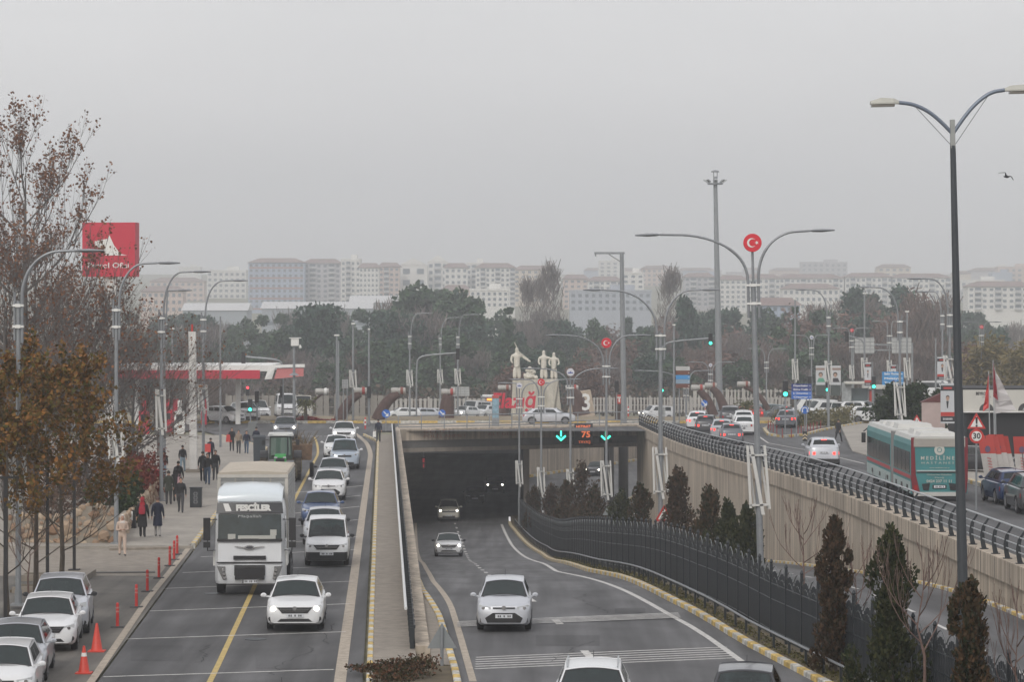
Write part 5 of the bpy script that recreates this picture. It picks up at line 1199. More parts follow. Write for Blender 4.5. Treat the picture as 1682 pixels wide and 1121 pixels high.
    m = MB(); m.loft([[(-hw * k, y, z) for (k, z) in ((-.93, z1), (-.8, z2), (.0, z2 + .05), (.8, z2), (.93, z1), (.9, z0_), (-.9, z0_))] for y, z0_, z1, z2 in ((.30, 3.24, 3.30, 3.34), (.42, 3.22, 3.48, 3.56), (.9, 3.2, 3.62, 3.74), (1.8, 3.2, 3.66, 3.80))]); m.build('roof_deflector', mat('deflector_white', (.62, .68, .72), .3, coat=.4), t, smooth=True)
    # cargo box
    al = mat('aluminium_slats', (.42, .43, .43), .45, .35, var=.06, scale=2); bw = 2.5; y0, y1 = 2.25, 9.2; zb, zt = 1.1, 4.02
    m = MB(); m.box((0, (y0 + y1) / 2, (zb + zt) / 2), (bw - .08, y1 - y0 - .08, zt - zb))
    for k in range(21): m.box((0, y0 + .02, zb + .12 + k * .135), (bw - .16, .05, .095)); 
    for k in range(21):
        for s_ in (-1, 1): m.box((s_ * (bw / 2 - .03), (y0 + y1) / 2, zb + .12 + k * .135), (.05, y1 - y0 - .1, .095))
    m.build('cargo_box', al, t)
    m = MB()
    for x in (-bw / 2 + .06, bw / 2 - .06): m.box((x, y0 - .02, (zb + zt) / 2), (.12, .08, zt - zb + .1))
    for x in (-.62, 0, .62): m.box((x, y0 - .015, (zb + zt) / 2), (.05, .06, zt - zb))
    m.box((0, y0 - .03, zt), (bw, .1, .12)); m.box((0, y0 - .03, zb), (bw, .1, .14)); m.build('box_frame', mat('frame_cream', (.48, .46, .42), .5, var=.1, scale=2), t)
    m = MB(); tz = zt + .08
    m.loft([[(-bw / 2, y, tz - .02), (-bw / 2 + .05, y, tz + .05), (0, y, tz + .10 + q), (bw / 2 - .05, y, tz + .05), (bw / 2, y, tz - .02)] for y, q in ((y0 - .08, 0), (y0 + 1.7, -.04), (y0 + 3.4, .02), (y1 - 1.5, -.04), (y1, 0))]); m.build('tarpaulin', mat('tarpaulin_beige', (.45, .40, .33), .85, var=.10, scale=1.2, bump=.2), t)
    m = MB(); m.box((0, 4.4, .75), (1.0, 9, .35)); m.build('chassis', blackp, t)
truck()
# --- tractor with trailer
def tractor():
    D = 175.5; s = F / D; t = thing('tractor', 'green farm tractor with big muddy wheels and a glazed cab', 'tractor', ((461 - CX) / s, D, 0), .06)
    grn = mat('tractor_green', (.05, .42, .10), .4, coat=.3); mud = mat('muddy_tyre', (.075, .06, .045), .95, var=.3, scale=6, bump=.4)
    m = MB(); m.box((0, -1.0, 1.25), (.72, 1.7, .62), top=(.85, .96)); m.build('bonnet', grn, t)
    m = MB(); m.box((0, -1.87, 1.2), (.5, .04, .4)); m.build('grille', blackp, t)
    for x in (-.25, .25): m = MB(); m.box((x, -1.9, 1.42), (.18, .03, .1)); m.build('headlight', lampg, t)
    m = MB(); m.box((0, .65, 1.9), (1.35, 1.3, 1.35), top=(.92, .92)); m.build('cab', mat('cab_frame_dark', (.03, .045, .035), .5), t)
    m = MB(); m.patch([(-.58, -.02, 1.45), (.58, -.02, 1.45), (.54, .03, 2.48), (-.54, .03, 2.48)], 4, .04, off=.02, th=.02); m.build('windscreen', mat('tractor_glass', (.09, .14, .12), .08, spec=.7), t)
    m = MB(); m.box((0, .65, 2.66), (1.5, 1.5, .16), top=(.9, .9)); m.build('roof', mat('roof_light', (.55, .56, .55), .5), t)
    for x in (-.55, .55): m = MB(); m.box((x, -.12, 2.62), (.2, .06, .1)); m.build('work_lamp', lampg, t)
    for s_ in (-1, 1):
        m = MB(); m.lathe([(.5, -.2), (.76, -.2), (.8, -.12), (.8, .12), (.76, .2), (.5, .2)], (s_ * .98, .95, .8), 22, 'X')
        for k in range(22):
            a = 2 * PI * k / 22; m.box((s_ * .98, .95 + .8 * math.cos(a), .8 + .8 * math.sin(a)), (.36, .06, .07), rx=a)
        wq = m.build('wheel', mud, t); m = MB(); m.lathe([(.42, -.22), (.2, -.1), (.2, .1), (.42, .22)], (s_ * .98, .95, .8), 16, 'X'); m.build('rim', mat('rim_yellow', (.4, .32, .08), .6), wq)
        m = MB(); m.lathe([(.3, -.14), (.46, -.14), (.5, -.08), (.5, .08), (.46, .14), (.3, .14)], (s_ * .8, -1.35, .5), 18, 'X'); wq = m.build('wheel', mud, t); m = MB(); m.lathe([(.26, -.15), (.26, .15)], (s_ * .8, -1.35, .5), 12, 'X'); m.build('rim', MATS['rim_yellow'], wq)
        m = MB(); m.loft([[(s_ * .74, .95 + .9 * math.cos(a), .8 + .9 * math.sin(a)), (s_ * 1.2, .95 + .9 * math.cos(a), .8 + .9 * math.sin(a)), (s_ * 1.2, .95 + .86 * math.cos(a), .8 + .86 * math.sin(a)), (s_ * .74, .95 + .86 * math.cos(a), .8 + .86 * math.sin(a))] for a in [PI * k / 10 for k in range(1, 9)]]); m.build('mudguard', blackp, t)
        m = MB(); m.box((s_ * .98, .05, 2.2), (.2, .06, .32)); m.tube([(s_ * .7, .05, 2.35), (s_ * .98, .05, 2.35)], .02, 5); m.build('wing_mirror', blackp, t)
    m = MB(); m.box((0, -.2, .75), (.5, 3.2, .35)); m.build('chassis', blackp, t)
    m = MB(); m.tube([(.42, -.7, 1.5), (.42, -.7, 2.5)], .045, 8); m.build('exhaust', darkm, t)
    t2 = thing('trailer', 'muddy farm implement loaded with branches behind the tractor', 'trailer', ((478 - CX) / s, D + 3.6, 0), .06)
    m = MB(); m.box((0, 0, 1.5), (1.9, 2.2, .9), top=(1.05, 1.05)); m.build('body', mat('rusty_steel', (.16, .10, .06), .9, var=.4, scale=4), t2)
    for s_ in (-1, 1): wheel(t2, s_ * .95, .3, .42, .25, s_)
    m = MB()
    for k in range(60):
        p = Vector((R.uniform(-.9, .9), R.uniform(-1, 1), 1.9)); q = p + Vector((R.uniform(-.6, .6), R.uniform(-.5, .5), R.uniform(.1, .9))); m.tube([p, q], [.03, .01], 4)
    m.build('branch_load', mat('cut_branches', (.14, .10, .05), .9), t2)
tractor()
t = thing('waste_container', 'dark grey upright waste container between pavement and tractor', 'container', ((426 - CX) * 192 / F, 192, .0), .1)
m = MB(); m.box((0, 0, .95), (.72, .8, 1.7), top=(1.08, 1.08)); m.build('body', mat('bin_grey', (.04, .05, .06), .6, var=.1, scale=3), t)
m = MB(); m.box((0, 0, 1.86), (.85, .92, .12), top=(.85, .85)); m.build('lid', MATS['bin_grey'], t)
for x in (-.25, .25): m = MB(); m.lathe([(.1, -.04), (.1, .04)], (x, -.3, .1), 10, 'X'); m.build('wheel', tyre, t)
# --- articulated bus
def bus():
    D = 136.0; s = F / D; zz = zr(D + 4); t = thing('articulated_bus', 'long teal and white articulated city bus with dark red corners and hospital advert', 'bus', ((1543 - CX) / s, D, zz), -.006)
    teal = mat('bus_teal', (.05, .21, .22), .5, coat=.1, var=.14, scale=1.2); wh = mat('bus_roof_white', (.50, .50, .48), .5, var=.08, scale=1); dr = mat('bus_red', (.17, .012, .02), .4, coat=.3); gl = mat('bus_glass', (.03, .033, .036), .12, var=.3, scale=3)
    W2 = 1.27; H2 = 2.92
    def section(y0, y1, nm, shift=0):
        m = MB(); m.loft([[(shift - W2 * k, y, .35), (shift - W2 * k, y, 2.5), (shift - W2 * .96 * k, y, 2.72), (shift + W2 * .96 * k, y, 2.72), (shift + W2 * k, y, 2.5), (shift + W2 * k, y, .35)] for y, k in ((y0, .985), (y0 + .06, 1), (y1 - .06, 1), (y1, .985))]); b = m.build(nm, teal, t)
        m = MB(); m.loft([[(shift - W2 * .96, y, 2.71), (shift - W2 * .9, y, 2.9), (shift + W2 * .9, y, 2.9), (shift + W2 * .96, y, 2.71)] for y in (y0 + .02, y1 - .02)]); m.build('roof', wh, t)
        for s_ in (-1, 1):
            n = int((y1 - y0) / 1.45); st = (y1 - y0 - .6) / n
            for k in range(n):
                m = MB(); m.box((shift + s_ * (W2 + .004), y0 + .3 + st * (k + .5), 1.72), (.03, st * .93, .95)); m.build('side_window', gl, t)
            m = MB(); m.box((shift + s_ * (W2 + .006), (y0 + y1) / 2, 1.08), (.02, y1 - y0 - .3, .16)); m.build('red_stripe', mat('bus_stripe', (.40, .05, .06), .5), t)
            m = MB(); m.box((shift + s_ * (W2 + .004), (y0 + y1) / 2, .62), (.02, y1 - y0 - .3, .5)); m.build('lower_panel', mat('bus_pale_panel', (.38, .46, .45), .5, var=.1, scale=2), t)
            for k in range(3): m = MB(); m.box((shift + s_ * (W2 + .02), y0 + 1.2 + k * (y1 - y0) / 3.2, .6), (.02, .5, .2)); m.build('vent', blackp, t)
        return b
    section(0, 6.6, 'rear_body'); section(7.6, 17.8, 'front_body')
    m = MB()
    for k in range(6): m.loft([[(-W2 * f, y, .4), (-W2 * f, y, 2.85), (W2 * f, y, 2.85), (W2 * f, y, .4)] for y, f in ((6.55 + k * .18, .93), (6.64 + k * .18, 1.0), (6.73 + k * .18, .93))])
    m.build('bellows', mat('bellows_grey', (.20, .20, .20), .8), t)
    for y, h_ in ((1.2, .16), (3.6, .22), (9.5, .24), (12.5, .2), (15.5, .14)):
        m = MB(); m.box((0, y, 2.9 + h_ / 2), (1.7, 1.9, h_), top=(.9, .9)); m.build('roof_unit', wh, t)
    # rear face
    m = MB(); m.box((0, -.015, 2.62), (2.3, .06, .36)); m.build('rear_top_panel', mat('bus_warm_grey', (.33, .31, .28), .6, var=.1, scale=2), t)
    for s_ in (-1, 1):
        m = MB(); m.prism([(s_ * 1.265, -.03, 2.85), (s_ * 1.12, -.03, 2.85), (s_ * 1.06, -.03, 1.2), (s_ * .86, -.03, .38), (s_ * 1.2, -.03, .38), (s_ * 1.265, -.03, 1.0)][::-s_], (0, .05, 0)); rp = m.build('red_corner', dr, t)
        m = MB(); m.box((s_ * 1.06, -.05, .62), (.14, .02, .22)); m.build('tail_light', tail_off, t)
        m = MB(); m.prism([(s_ * .42, -.04, .82), (s_ * .78, -.04, .78), (s_ * .72, -.04, .5), (s_ * .48, -.04, .5)][::-s_], (0, .05, 0)); m.build('exhaust_vent', blackp, t)
    m = MB(); m.box((0, -.03, 1.37), (2.05, .05, .06)); m.build('rear_ledge', MATS['bus_pale_panel'], t)
    m = MB(); m.box((0, -.03, 1.31), (2.0, .03, .05)); m.build('painted_ledge_shadow', blackp, t)  # black strip stands in for the shade under the rear ledge
    m = MB(); m.box((0, -.05, .33), (2.3, .12, .18)); m.build('rear_bumper', wh, t)
    m = MB(); m.box((0, .1, .18), (2.0, .3, .2)); m.build('skirt', blackp, t)
    m = MB(); m.box((0, -.03, .66), (.62, .04, .16)); m.build('plate_recess', blackp, t)
    m = MB(); m.box((0, -.06, .66), (.5, .02, .11)); pl = m.build('number_plate', platew, t)
    m = MB(); [m.box((-.16 + k * .055, -.074, .66), (.03, .006, .06)) for k in (0, 1, 3, 4, 6)]; m.build('characters', blackp, pl)
    ltr = mat('advert_cream', (.50, .50, .46), .6)
    m = MB(); m.lathe([(.23, -.02), (.23, .0)], (0, -.02, 2.30), 22, 'Y'); ro = m.build('round_emblem', ltr, t)
    m = MB(); [m.box((.09 * math.cos(k * PI / 3), -.045, 2.30 + .09 * math.sin(k * PI / 3)), (.03, .01, .1), ry=-k * PI / 3) for k in range(6)]; m.build('emblem_mark', teal, ro)
    m = MB(); add_text(m, 'M E D İ L İ N E S', .22, (.0, -.02, 1.93), .006, 1.66, bold=.004); add_text(m, 'H A S T A N E S İ', .14, (.0, -.02, 1.72), .005, 1.6); add_text(m, 'www.medilines.com.tr', .08, (.0, -.02, 1.5), .004, .9)
    add_text(m, 'Üniversite Mahallesi', .09, (.0, -.02, 1.19), .004, 1.1); add_text(m, 'Elazığ', .08, (.0, -.02, 1.06), .004, .4); add_text(m, '0424 237 11 11', .17, (.0, -.02, .9), .006, 1.12, bold=.004); m.build('advert_lettering', ltr, t)
    for s_ in (-1, 1):
        for y in (3.0, 9.6, 15.0): wheel(t, s_ * 1.12, y, .46, .3, s_)
        m = MB(); m.box((s_ * 1.45, 17.7, 2.1), (.2, .16, .5)); m.tube([(s_ * 1.2, 17.8, 2.6), (s_ * 1.45, 17.75, 2.4)], .03, 5); m.build('wing_mirror', blackp, t)
bus()
# ================================================================ vegetation
bark = mat('bark', (.085, .07, .055), .95, var=.3, scale=8, bump=.4); barkg = mat('bark_grey', (.13, .12, .115), .95, var=.3, scale=6)
barkr = mat('bark_reddish', (.14, .09, .075), .9, var=.2, scale=6)
def rvec(r=R): 
    while True:
        v = Vector((r.uniform(-1, 1), r.uniform(-1, 1), r.uniform(-1, 1)))
        if .05 < v.length < 1: return v.normalized()
def leafq(m, p, s_, asp=1.0, up=None, r=R):
    d = rvec(r) if up is None else (up + rvec(r) * .55).normalized(); a = d.cross(rvec(r)).normalized()
    w_ = a * s_ * .5 * asp; h = d * s_
    m.v += [tuple(p - w_), tuple(p + w_), tuple(p + w_ * .6 + h), tuple(p - w_ * .6 + h)]; o = len(m.v) - 4; m.f.append((o, o + 1, o + 2, o + 3)); m.mi.append(0)
def twig(m, a, b, r0, r1=None, n=3): m.tube([a, b], [r0, r1 if r1 is not None else r0 * .5], n, cap=False)
def grow(wood, p, d, L, r, depth, tips, spread=.6, up=.25, kids=(3, 4), rr=R, segs=3, shrink=.68, minr=.004):
    pts = [p]; rad = [r]; q = p.copy(); dd = d.copy()
    for i in range(segs):
        dd = (dd + rvec(rr) * .13 + Vector((0, 0, up * .25))).normalized(); q = q + dd * L / segs; pts.append(q.copy()); rad.append(max(minr, r * (1 - .5 * (i + 1) / segs)))
    wood.tube(pts, rad, 6 if r > .04 else 3, cap=False)
    if depth == 0: tips.append((pts[-2], q, dd)); return
    for k in range(rr.randint(*kids)):
        t = rr.uniform(.35, 1); i = min(segs - 1, int(t * segs)); b = pts[i].lerp(pts[i + 1], t * segs - i)
        nd = (dd + rvec(rr) * spread + Vector((0, 0, up))).normalized()
        grow(wood, b, nd, L * shrink * rr.uniform(.8, 1.15), max(minr, r * .48), depth - 1, tips, spread, up, kids, rr, segs, shrink, minr)
    grow(wood, q, dd, L * shrink, max(minr, r * .5), depth - 1, tips, spread, up, kids, rr, segs, shrink, minr)
def broad(name, label, loc, H, trunk_h, r, seed, leaf, leafn, leafs, depth=4, spread=.6, up=.3, wood_m=None, leader=True, cat='tree', kids=(3, 4), limb=None, group=None, lean=None, nlimb=9, shrink=.66, tipleaf=1.0, minr=.004):
    rr = random.Random(seed); t = thing(name, label, cat, loc, rr.uniform(0, 6), group); wood = MB(); tips = []
    lean = Vector(lean or (0, 0, 0))
    pts = [Vector((0, 0, -.1)), Vector((rr.uniform(-.1, .1), 0, trunk_h)), Vector((rr.uniform(-.2, .2), rr.uniform(-.2, .2), H * .6)) + lean * .6, Vector((0, 0, H * .9)) + lean]
    wood.tube(pts, [r * 1.25, r, r * .55, r * .12], 8)
    trunk = wood.build('trunk', wood_m or bark, t, smooth=True); wood = MB()
    limb = limb or H * .34
    for k in range(nlimb):
        f = (k + .5) / nlimb; z = lerp(trunk_h, H * .86, f); i = 1 if z < H * .6 else 2
        a0, a1 = pts[i], pts[i + 1]; tt = (z - a0.z) / (a1.z - a0.z); b = a0.lerp(a1, max(0, min(1, tt)))
        a = k * 2.4 + rr.uniform(-.4, .4); d = Vector((math.cos(a), math.sin(a), .35 + .6 * f)).normalized()
        grow(wood, b, d, limb * (1 - .5 * f) * .62, max(.02, r * .38 * (1 - .5 * f)), depth - 1, tips, spread, up, kids, rr, shrink=shrink, minr=minr)
    wood.build('branches', wood_m or bark, t)
    if leaf:
        m = MB()
        for a, b, d in tips:
            for _ in range(leafn):
                if rr.random() > tipleaf: continue
                leafq(m, a.lerp(b, rr.random() * 1.1) + rvec(rr) * leafs * 1.2, leafs * rr.uniform(.6, 1.3), 1.0, r=rr)
        m.build('leaves', leaf, t)
    return t
lf_brown = leafmat('leaves_brown_dry', (.10, .045, .03), (.24, .11, .05)); lf_olive = leafmat('leaves_olive_rust', (.07, .07, .018), (.24, .105, .03))
lf_red = leafmat('leaves_dark_red', (.09, .02, .015), (.20, .05, .035)); lf_green = leafmat('leaves_dark_green', (.012, .024, .012), (.04, .06, .022))
def gxy(px, D, z=0): return ((px - CX) * D / F, D, z)
broad('plane_tree', 'tall plane tree with sparse dry brown leaves rising at the left edge', gxy(42, 158), 18.6, 3.5, .26, 3, lf_brown, 5, .12, 4, .62, .42, wood_m=barkg, nlimb=18, limb=8.0, tipleaf=.62, kids=(3, 4))
broad('plane_tree', 'brown leaved tree leaning over the red petrol sign', gxy(58, 172), 13.4, 3, .2, 5, lf_brown, 5, .12, 4, .65, .38, wood_m=barkg, nlimb=13, limb=4.9, tipleaf=.5)
broad('bare_tree', 'wide bare grey tree between the near lamps and the petrol sign', gxy(140, 158), 9.0, 1.2, .16, 8, lf_brown, 2, .11, 4, .75, .25, wood_m=barkg, nlimb=24, limb=6.4, tipleaf=.3, kids=(4, 5), minr=.006)
broad('bare_tree', 'bare tree with long drooping twigs over the pavement people', gxy(222, 166), 6.6, .8, .13, 11, lf_brown, 1, .11, 4, .75, .15, wood_m=barkg, nlimb=17, limb=7.0, tipleaf=.25, kids=(4, 5))
broad('bare_tree', 'grey twiggy tree at the left edge behind the first lamp', gxy(8, 150), 12.0, 1.5, .17, 14, lf_brown, 3, .12, 4, .7, .3, wood_m=barkg, nlimb=20, limb=8, tipleaf=.4, kids=(4, 5), minr=.006)
broad('bare_tree', 'bare tree in front of the petrol station columns', gxy(262, 200), 7.5, 1, .12, 17, lf_brown, 2, .12, 4, .7, .25, wood_m=barkg, nlimb=11, limb=6, tipleaf=.3)
GA = 'young autumn trees in the parking island'
for (px, D, H, sd, lb_) in ((58, 102, 7.9, 21, 'young tree with olive and rust leaves, middle of the three by the parked cars'), (12, 98, 7.2, 22, 'young tree with olive and rust leaves cut by the left edge'), (100, 108, 6.9, 23, 'young tree with rust leaves beside the black garden lamp')):
    broad('autumn_tree', lb_, gxy(px, D), H, 1.15, .085, sd, lf_olive, 6, .11, 4, .62, .5, wood_m=bark, nlimb=12, limb=3.9, group=GA, kids=(2, 4), tipleaf=.95)
broad('sapling', 'thin bare sapling staked behind the white parked saloon', gxy(48, 99), 3.0, 1.2, .03, 25, None, 0, .1, 3, .5, .5, wood_m=barkr, nlimb=5, limb=1.4)
# bare saplings on the median
for (px, D, ytop, lb_) in ((1302 + 18, 96, 850, 'bare sapling with reddish trunk left of the small conifer'), (1405, 84, 918, 'thin bare sapling between the two largest conifers'), (1519, 72, 925, 'bare wide sapling with reddish trunk right of the largest conifer'), (1672, 66, 1010, 'bare sapling at the lower right edge')):
    s = F / D; zb = zu(D) + .12; H = CH - (ytop - HY) / s - zb
    broad('bare_sapling', lb_, gxy(px, D, zb), H, H * .42, .035, px, None, 0, .1, 3, .42, .75, wood_m=barkr, nlimb=8, limb=H * .62, group='bare saplings on the median', kids=(2, 3), minr=.006)

def conifer(name, label, loc, H, rad, seed, lmat, n=5200, group=None, ls=.10):
    rr = random.Random(seed); t = thing(name, label, 'conifer', loc, rr.uniform(0, 6), group)
    m = MB(); m.tube([(0, 0, -.1), (0, 0, H * .5), (0, 0, H * .93)], [.09, .05, .01], 7); m.build('trunk', bark, t)
    m = MB(); lumps = []
    NL = 30
    for k in range(NL):
        f = (k + .5) / NL; z = .08 * H + f * .86 * H; rz_ = rad * (1 - f) ** .62 * (.75 + .35 * math.sin(f * 9 + seed)) * (.55 + .45 * min(1, f * 5)); a = k * 2.4 + rr.uniform(-.5, .5); q = rz_ * rr.uniform(.55, 1.12)
        lumps.append((Vector((q * math.cos(a), q * math.sin(a), z)), rad * rr.uniform(.20, .36) * (1 - .4 * f), Vector((math.cos(a) * .35, math.sin(a) * .35, 1)).normalized()))
    for k in range(9): f = k / 9; lumps.append((Vector((0, 0, H * (.12 + .83 * f))), rad * .38 * (1 - .6 * f), Vector((0, 0, 1))))
    for c, lr, up_ in lumps:
        for _ in range(n // len(lumps)):
            u = rvec(rr) * lr * rr.random() ** .4; u.z *= 1.7; leafq(m, c + u, ls * rr.uniform(.7, 1.4), .7, up_, rr)
    m.build('crown', lmat, t); return t
cf = leafmat('conifer_brown_green', (.016, .026, .012), (.085, .048, .026), .9); cf2 = leafmat('conifer_green', (.014, .024, .010), (.055, .055, .022), .9); cf3 = leafmat('conifer_rust', (.024, .024, .014), (.085, .05, .03), .9)
GC = 'small conifers planted along the median'
for i, (px, D, ytop, rad, mm, lb_) in enumerate(((1592, 64.5, 940, .62, cf, 'ragged small conifer in front of the tallest lamp'), (1463, 74, 862, .78, cf2, 'largest and densest dark conifer on the median'), (1371, 82, 843, .62, cf3, 'gappy brown conifer left of the largest one'),
        (1228, 124, 830, .75, cf2, 'small dark conifer just left of the tall flag lamp'), (1196, 128, 826, .72, cf2, 'twin topped green conifer between two browner ones'), (1165, 137, 803, .95, cf, 'bushy brown conifer with two tops before the wall'), (1113, 150, 768, 1.0, cf3, 'tall red brown conifer hiding a warning sign'),
        (1052, 168, 795, .9, cf, 'dark conifer left of the warning sign'), (1022, 178, 808, .9, cf2, 'dark conifer beside the grey triangular sign back'), (956, 205, 758, 1.35, cf3, 'broad brown conifer with pointed top before the bridge'), (975, 198, 800, 1.2, cf, 'low broad conifer right of the pointed one'), (930, 215, 790, 1.1, cf, 'dim brown conifer behind the start of the fence'), (905, 225, 798, 1.1, cf3, 'small brown conifer nearest the tunnel mouth'), (878, 233, 800, .9, cf, 'low brown conifer against the tunnel pillar'))):
    s = F / D; zb = zu(D) + .1; H = CH - (ytop - HY) / s - zb
    conifer('median_conifer', lb_, gxy(px, D, zb), H, rad * 1.45, 31 + i, mm, 6500 if D < 100 else 3600, GC, .085 if D < 100 else .12)
broad('dark_pine', 'dark pine shrub mass beside the curved lamp on the right', gxy(1497, 205, zr(205)), 3.7, .4, .12, 60, lf_green, 10, .15, 4, .7, .05, nlimb=12, limb=2.9)

def bush_mass(name, label, pts, h, n, lmat, ls, cat='shrub', kind=None, wob=.35):
    """loose clumps of leaves along a bed outline"""
    t = MB(); rr = random.Random(len(pts) * 7 + n)
    for _ in range(n):
        i = rr.randrange(len(pts) - 1); c = Vector(pts[i]).lerp(Vector(pts[i + 1]), rr.random()) + Vector((rr.uniform(-1, 1) * wob, rr.uniform(-1, 1) * wob, 0))
        hh = h * (.6 + .4 * math.sin(c.x * 1.7 + c.y * .9)) * rr.random() ** .6; leafq(t, c + Vector((0, 0, hh)), ls * rr.uniform(.6, 1.3), .8, r=rr)
    o = t.build(name, lmat); return tag(o, label, cat, None, kind)
lf_mix = leafmat('shrub_olive', (.06, .065, .03), (.20, .17, .08)); 
bush_mass('shrub_bed', 'long low olive shrub bed behind the striped kerb on the right island', [hit(x, y, zr) for x, y in ((1296, 697), (1330, 702), (1370, 697), (1410, 690), (1452, 684), (1480, 681))], 1.35, 9000, lf_mix, .16, 'shrubs', 'stuff', 1.6)
for k, (x, y) in enumerate(((1310, 690), (1340, 690), (1375, 690), (1420, 686), (1450, 684))):
    p = hit(x, y, zr); bush_mass('shrub_bed', 'x', [p, p + Vector((1.2, 1, 0))], 1.5, 10, lf_mix, .16, 'shrubs', 'stuff') if False else None
bush_mass('planting', 'low dark hedge plants with red berries at the end of the walkway', [(-4.1, 83, .1), (-3.2, 82.5, .1), (-2.4, 82, .1), (-3.4, 80, .1)], .5, 2600, leafmat('berry_hedge', (.02, .03, .012), (.11, .05, .03)), .07, 'plants', 'stuff', .5)
bush_mass('red_shrub', 'dark red leaved shrubs above the stone wall', [hit(200, 850), hit(225, 830), hit(250, 812)], 2.6, 5200, lf_red, .14, 'shrub', 'stuff', .8)
bush_mass('evergreen_shrub', 'dark green shrub behind the rubble stone wall', [hit(160, 880) + Vector((0, 3, 0)), hit(190, 872) + Vector((0, 3, 0))], 2.5, 3600, lf_green, .15, 'shrub', 'stuff', .9)
bush_mass('brown_shrub', 'brown twiggy shrubs under the bare trees', [hit(205, 860) + Vector((-4, 2, 0)), hit(190, 840) + Vector((-3, 0, 0)), hit(240, 805) + Vector((-3, 0, 0)), hit(268, 790) + Vector((-2.5, 6, 0))], 3.4, 6500, leafmat('twiggy_brown', (.05, .035, .03), (.16, .10, .07)), .13, 'shrub', 'stuff', 1.6)
bush_mass('flower_bed', 'red flower bed on the roundabout island', [gxy(490, 266), gxy(545, 266)], .4, 1800, leafmat('flowers_red', (.16, .02, .025), (.30, .06, .05)), .14, 'flowers', 'stuff', .5)
bush_mass('grass_strip', 'short green grass along the roundabout kerb', [gxy(370, 263.6), gxy(500, 263.6), gxy(760, 263.8), gxy(830, 263.8)], .12, 7000, leafmat('grass_blades', (.05, .07, .02), (.12, .13, .05)), .1, 'grass', 'stuff', .8)
bush_mass('verge_grass', 'weedy grass verge between striped kerb and fence', [(kR(y) + .55, y, zu(y) + .12) for y in frange(64, 180, 6)], .12, 9000, leafmat('verge_blades', (.045, .05, .018), (.14, .12, .05)), .06, 'grass', 'stuff', .28)

# ---- park trees beyond the roundabout: prototypes copied in a loop
def clump_proto(name, cat, H, fn, n, lmat, ls, asp=.9, trunk=(.25, .4), up=None, seed=1, wood=None, lumps=None):
    rr = random.Random(seed); t = thing(name, None, cat); m = MB(); m.tube([(0, 0, -.5), (0, 0, H * trunk[1])], [trunk[0], trunk[0] * .5], 6)
    for k in range(6):
        a = k * 1.1; b = Vector((0, 0, H * trunk[1] * (.4 + .1 * k))); m.tube([b, b + Vector((math.cos(a) * H * .13, math.sin(a) * H * .13, H * .16))], [.1, .04], 4)
    m.build('trunk', wood or bark, t); m = MB(); L_ = []
    for k in range(lumps or 26):
        c = fn(rr); L_.append((c[0], c[1]))
    for c, lr in L_:
        for _ in range(n // len(L_)):
            u = rvec(rr) * lr * rr.random() ** .35; leafq(m, c + u, ls * rr.uniform(.6, 1.4), asp, up, rr)
    m.build('crown', lmat, t); return t
def f_pine(rr): z = rr.uniform(.32, .95); a = rr.uniform(0, 7); q = .27 * math.sqrt(max(0, 1 - ((z - .55) / .46) ** 2)) * rr.uniform(.5, 1) ; return Vector((q * 12 * math.cos(a), q * 12 * math.sin(a), z * 12)), rr.uniform(.9, 1.6)
def f_pine2(rr): z = rr.uniform(.15, 1) ; a = rr.uniform(0, 7); q = .24 * (1 - z) ** .6 * rr.uniform(.5, 1.1) + .02; return Vector((q * 12 * math.cos(a), q * 12 * math.sin(a), z * 12)), rr.uniform(.7, 1.3)
def f_round(rr): z = rr.uniform(.2, .92); a = rr.uniform(0, 7); q = .3 * math.sqrt(max(0, 1 - ((z - .56) / .46) ** 2)) * rr.uniform(.3, 1); return Vector((q * 12 * math.cos(a), q * 12 * math.sin(a), z * 12)), rr.uniform(1.2, 1.9)
def f_cyp(rr): z = rr.uniform(.05, .97); a = rr.uniform(0, 7); q = .035 * math.sin(PI * min(1, z + .15)) ; return Vector((q * 12 * math.cos(a), q * 12 * math.sin(a), z * 12)), .5 * (1.1 - z) + .1
def f_pop(rr): z = rr.uniform(.15, .98); a = rr.uniform(0, 7); q = .12 * math.sin(PI * min(1, z * .85 + .12)) * rr.uniform(.2, 1); return Vector((q * 12 * math.cos(a), q * 12 * math.sin(a), z * 12)), .9
bg1 = leafmat('pine_needles', (.014, .036, .018), (.075, .125, .062)); bg2 = leafmat('pine_needles_blue', (.012, .032, .024), (.058, .105, .068)); bg3 = leafmat('bare_twigs_grey', (.11, .095, .09), (.20, .17, .16)); bg4 = leafmat('leaves_rusty', (.10, .06, .048), (.18, .105, .08)); bg5 = leafmat('twigs_brown', (.08, .06, .05), (.17, .12, .10)); bg6 = leafmat('willow_olive', (.10, .09, .035), (.22, .17, .08))
UPV = Vector((0, 0, 1))
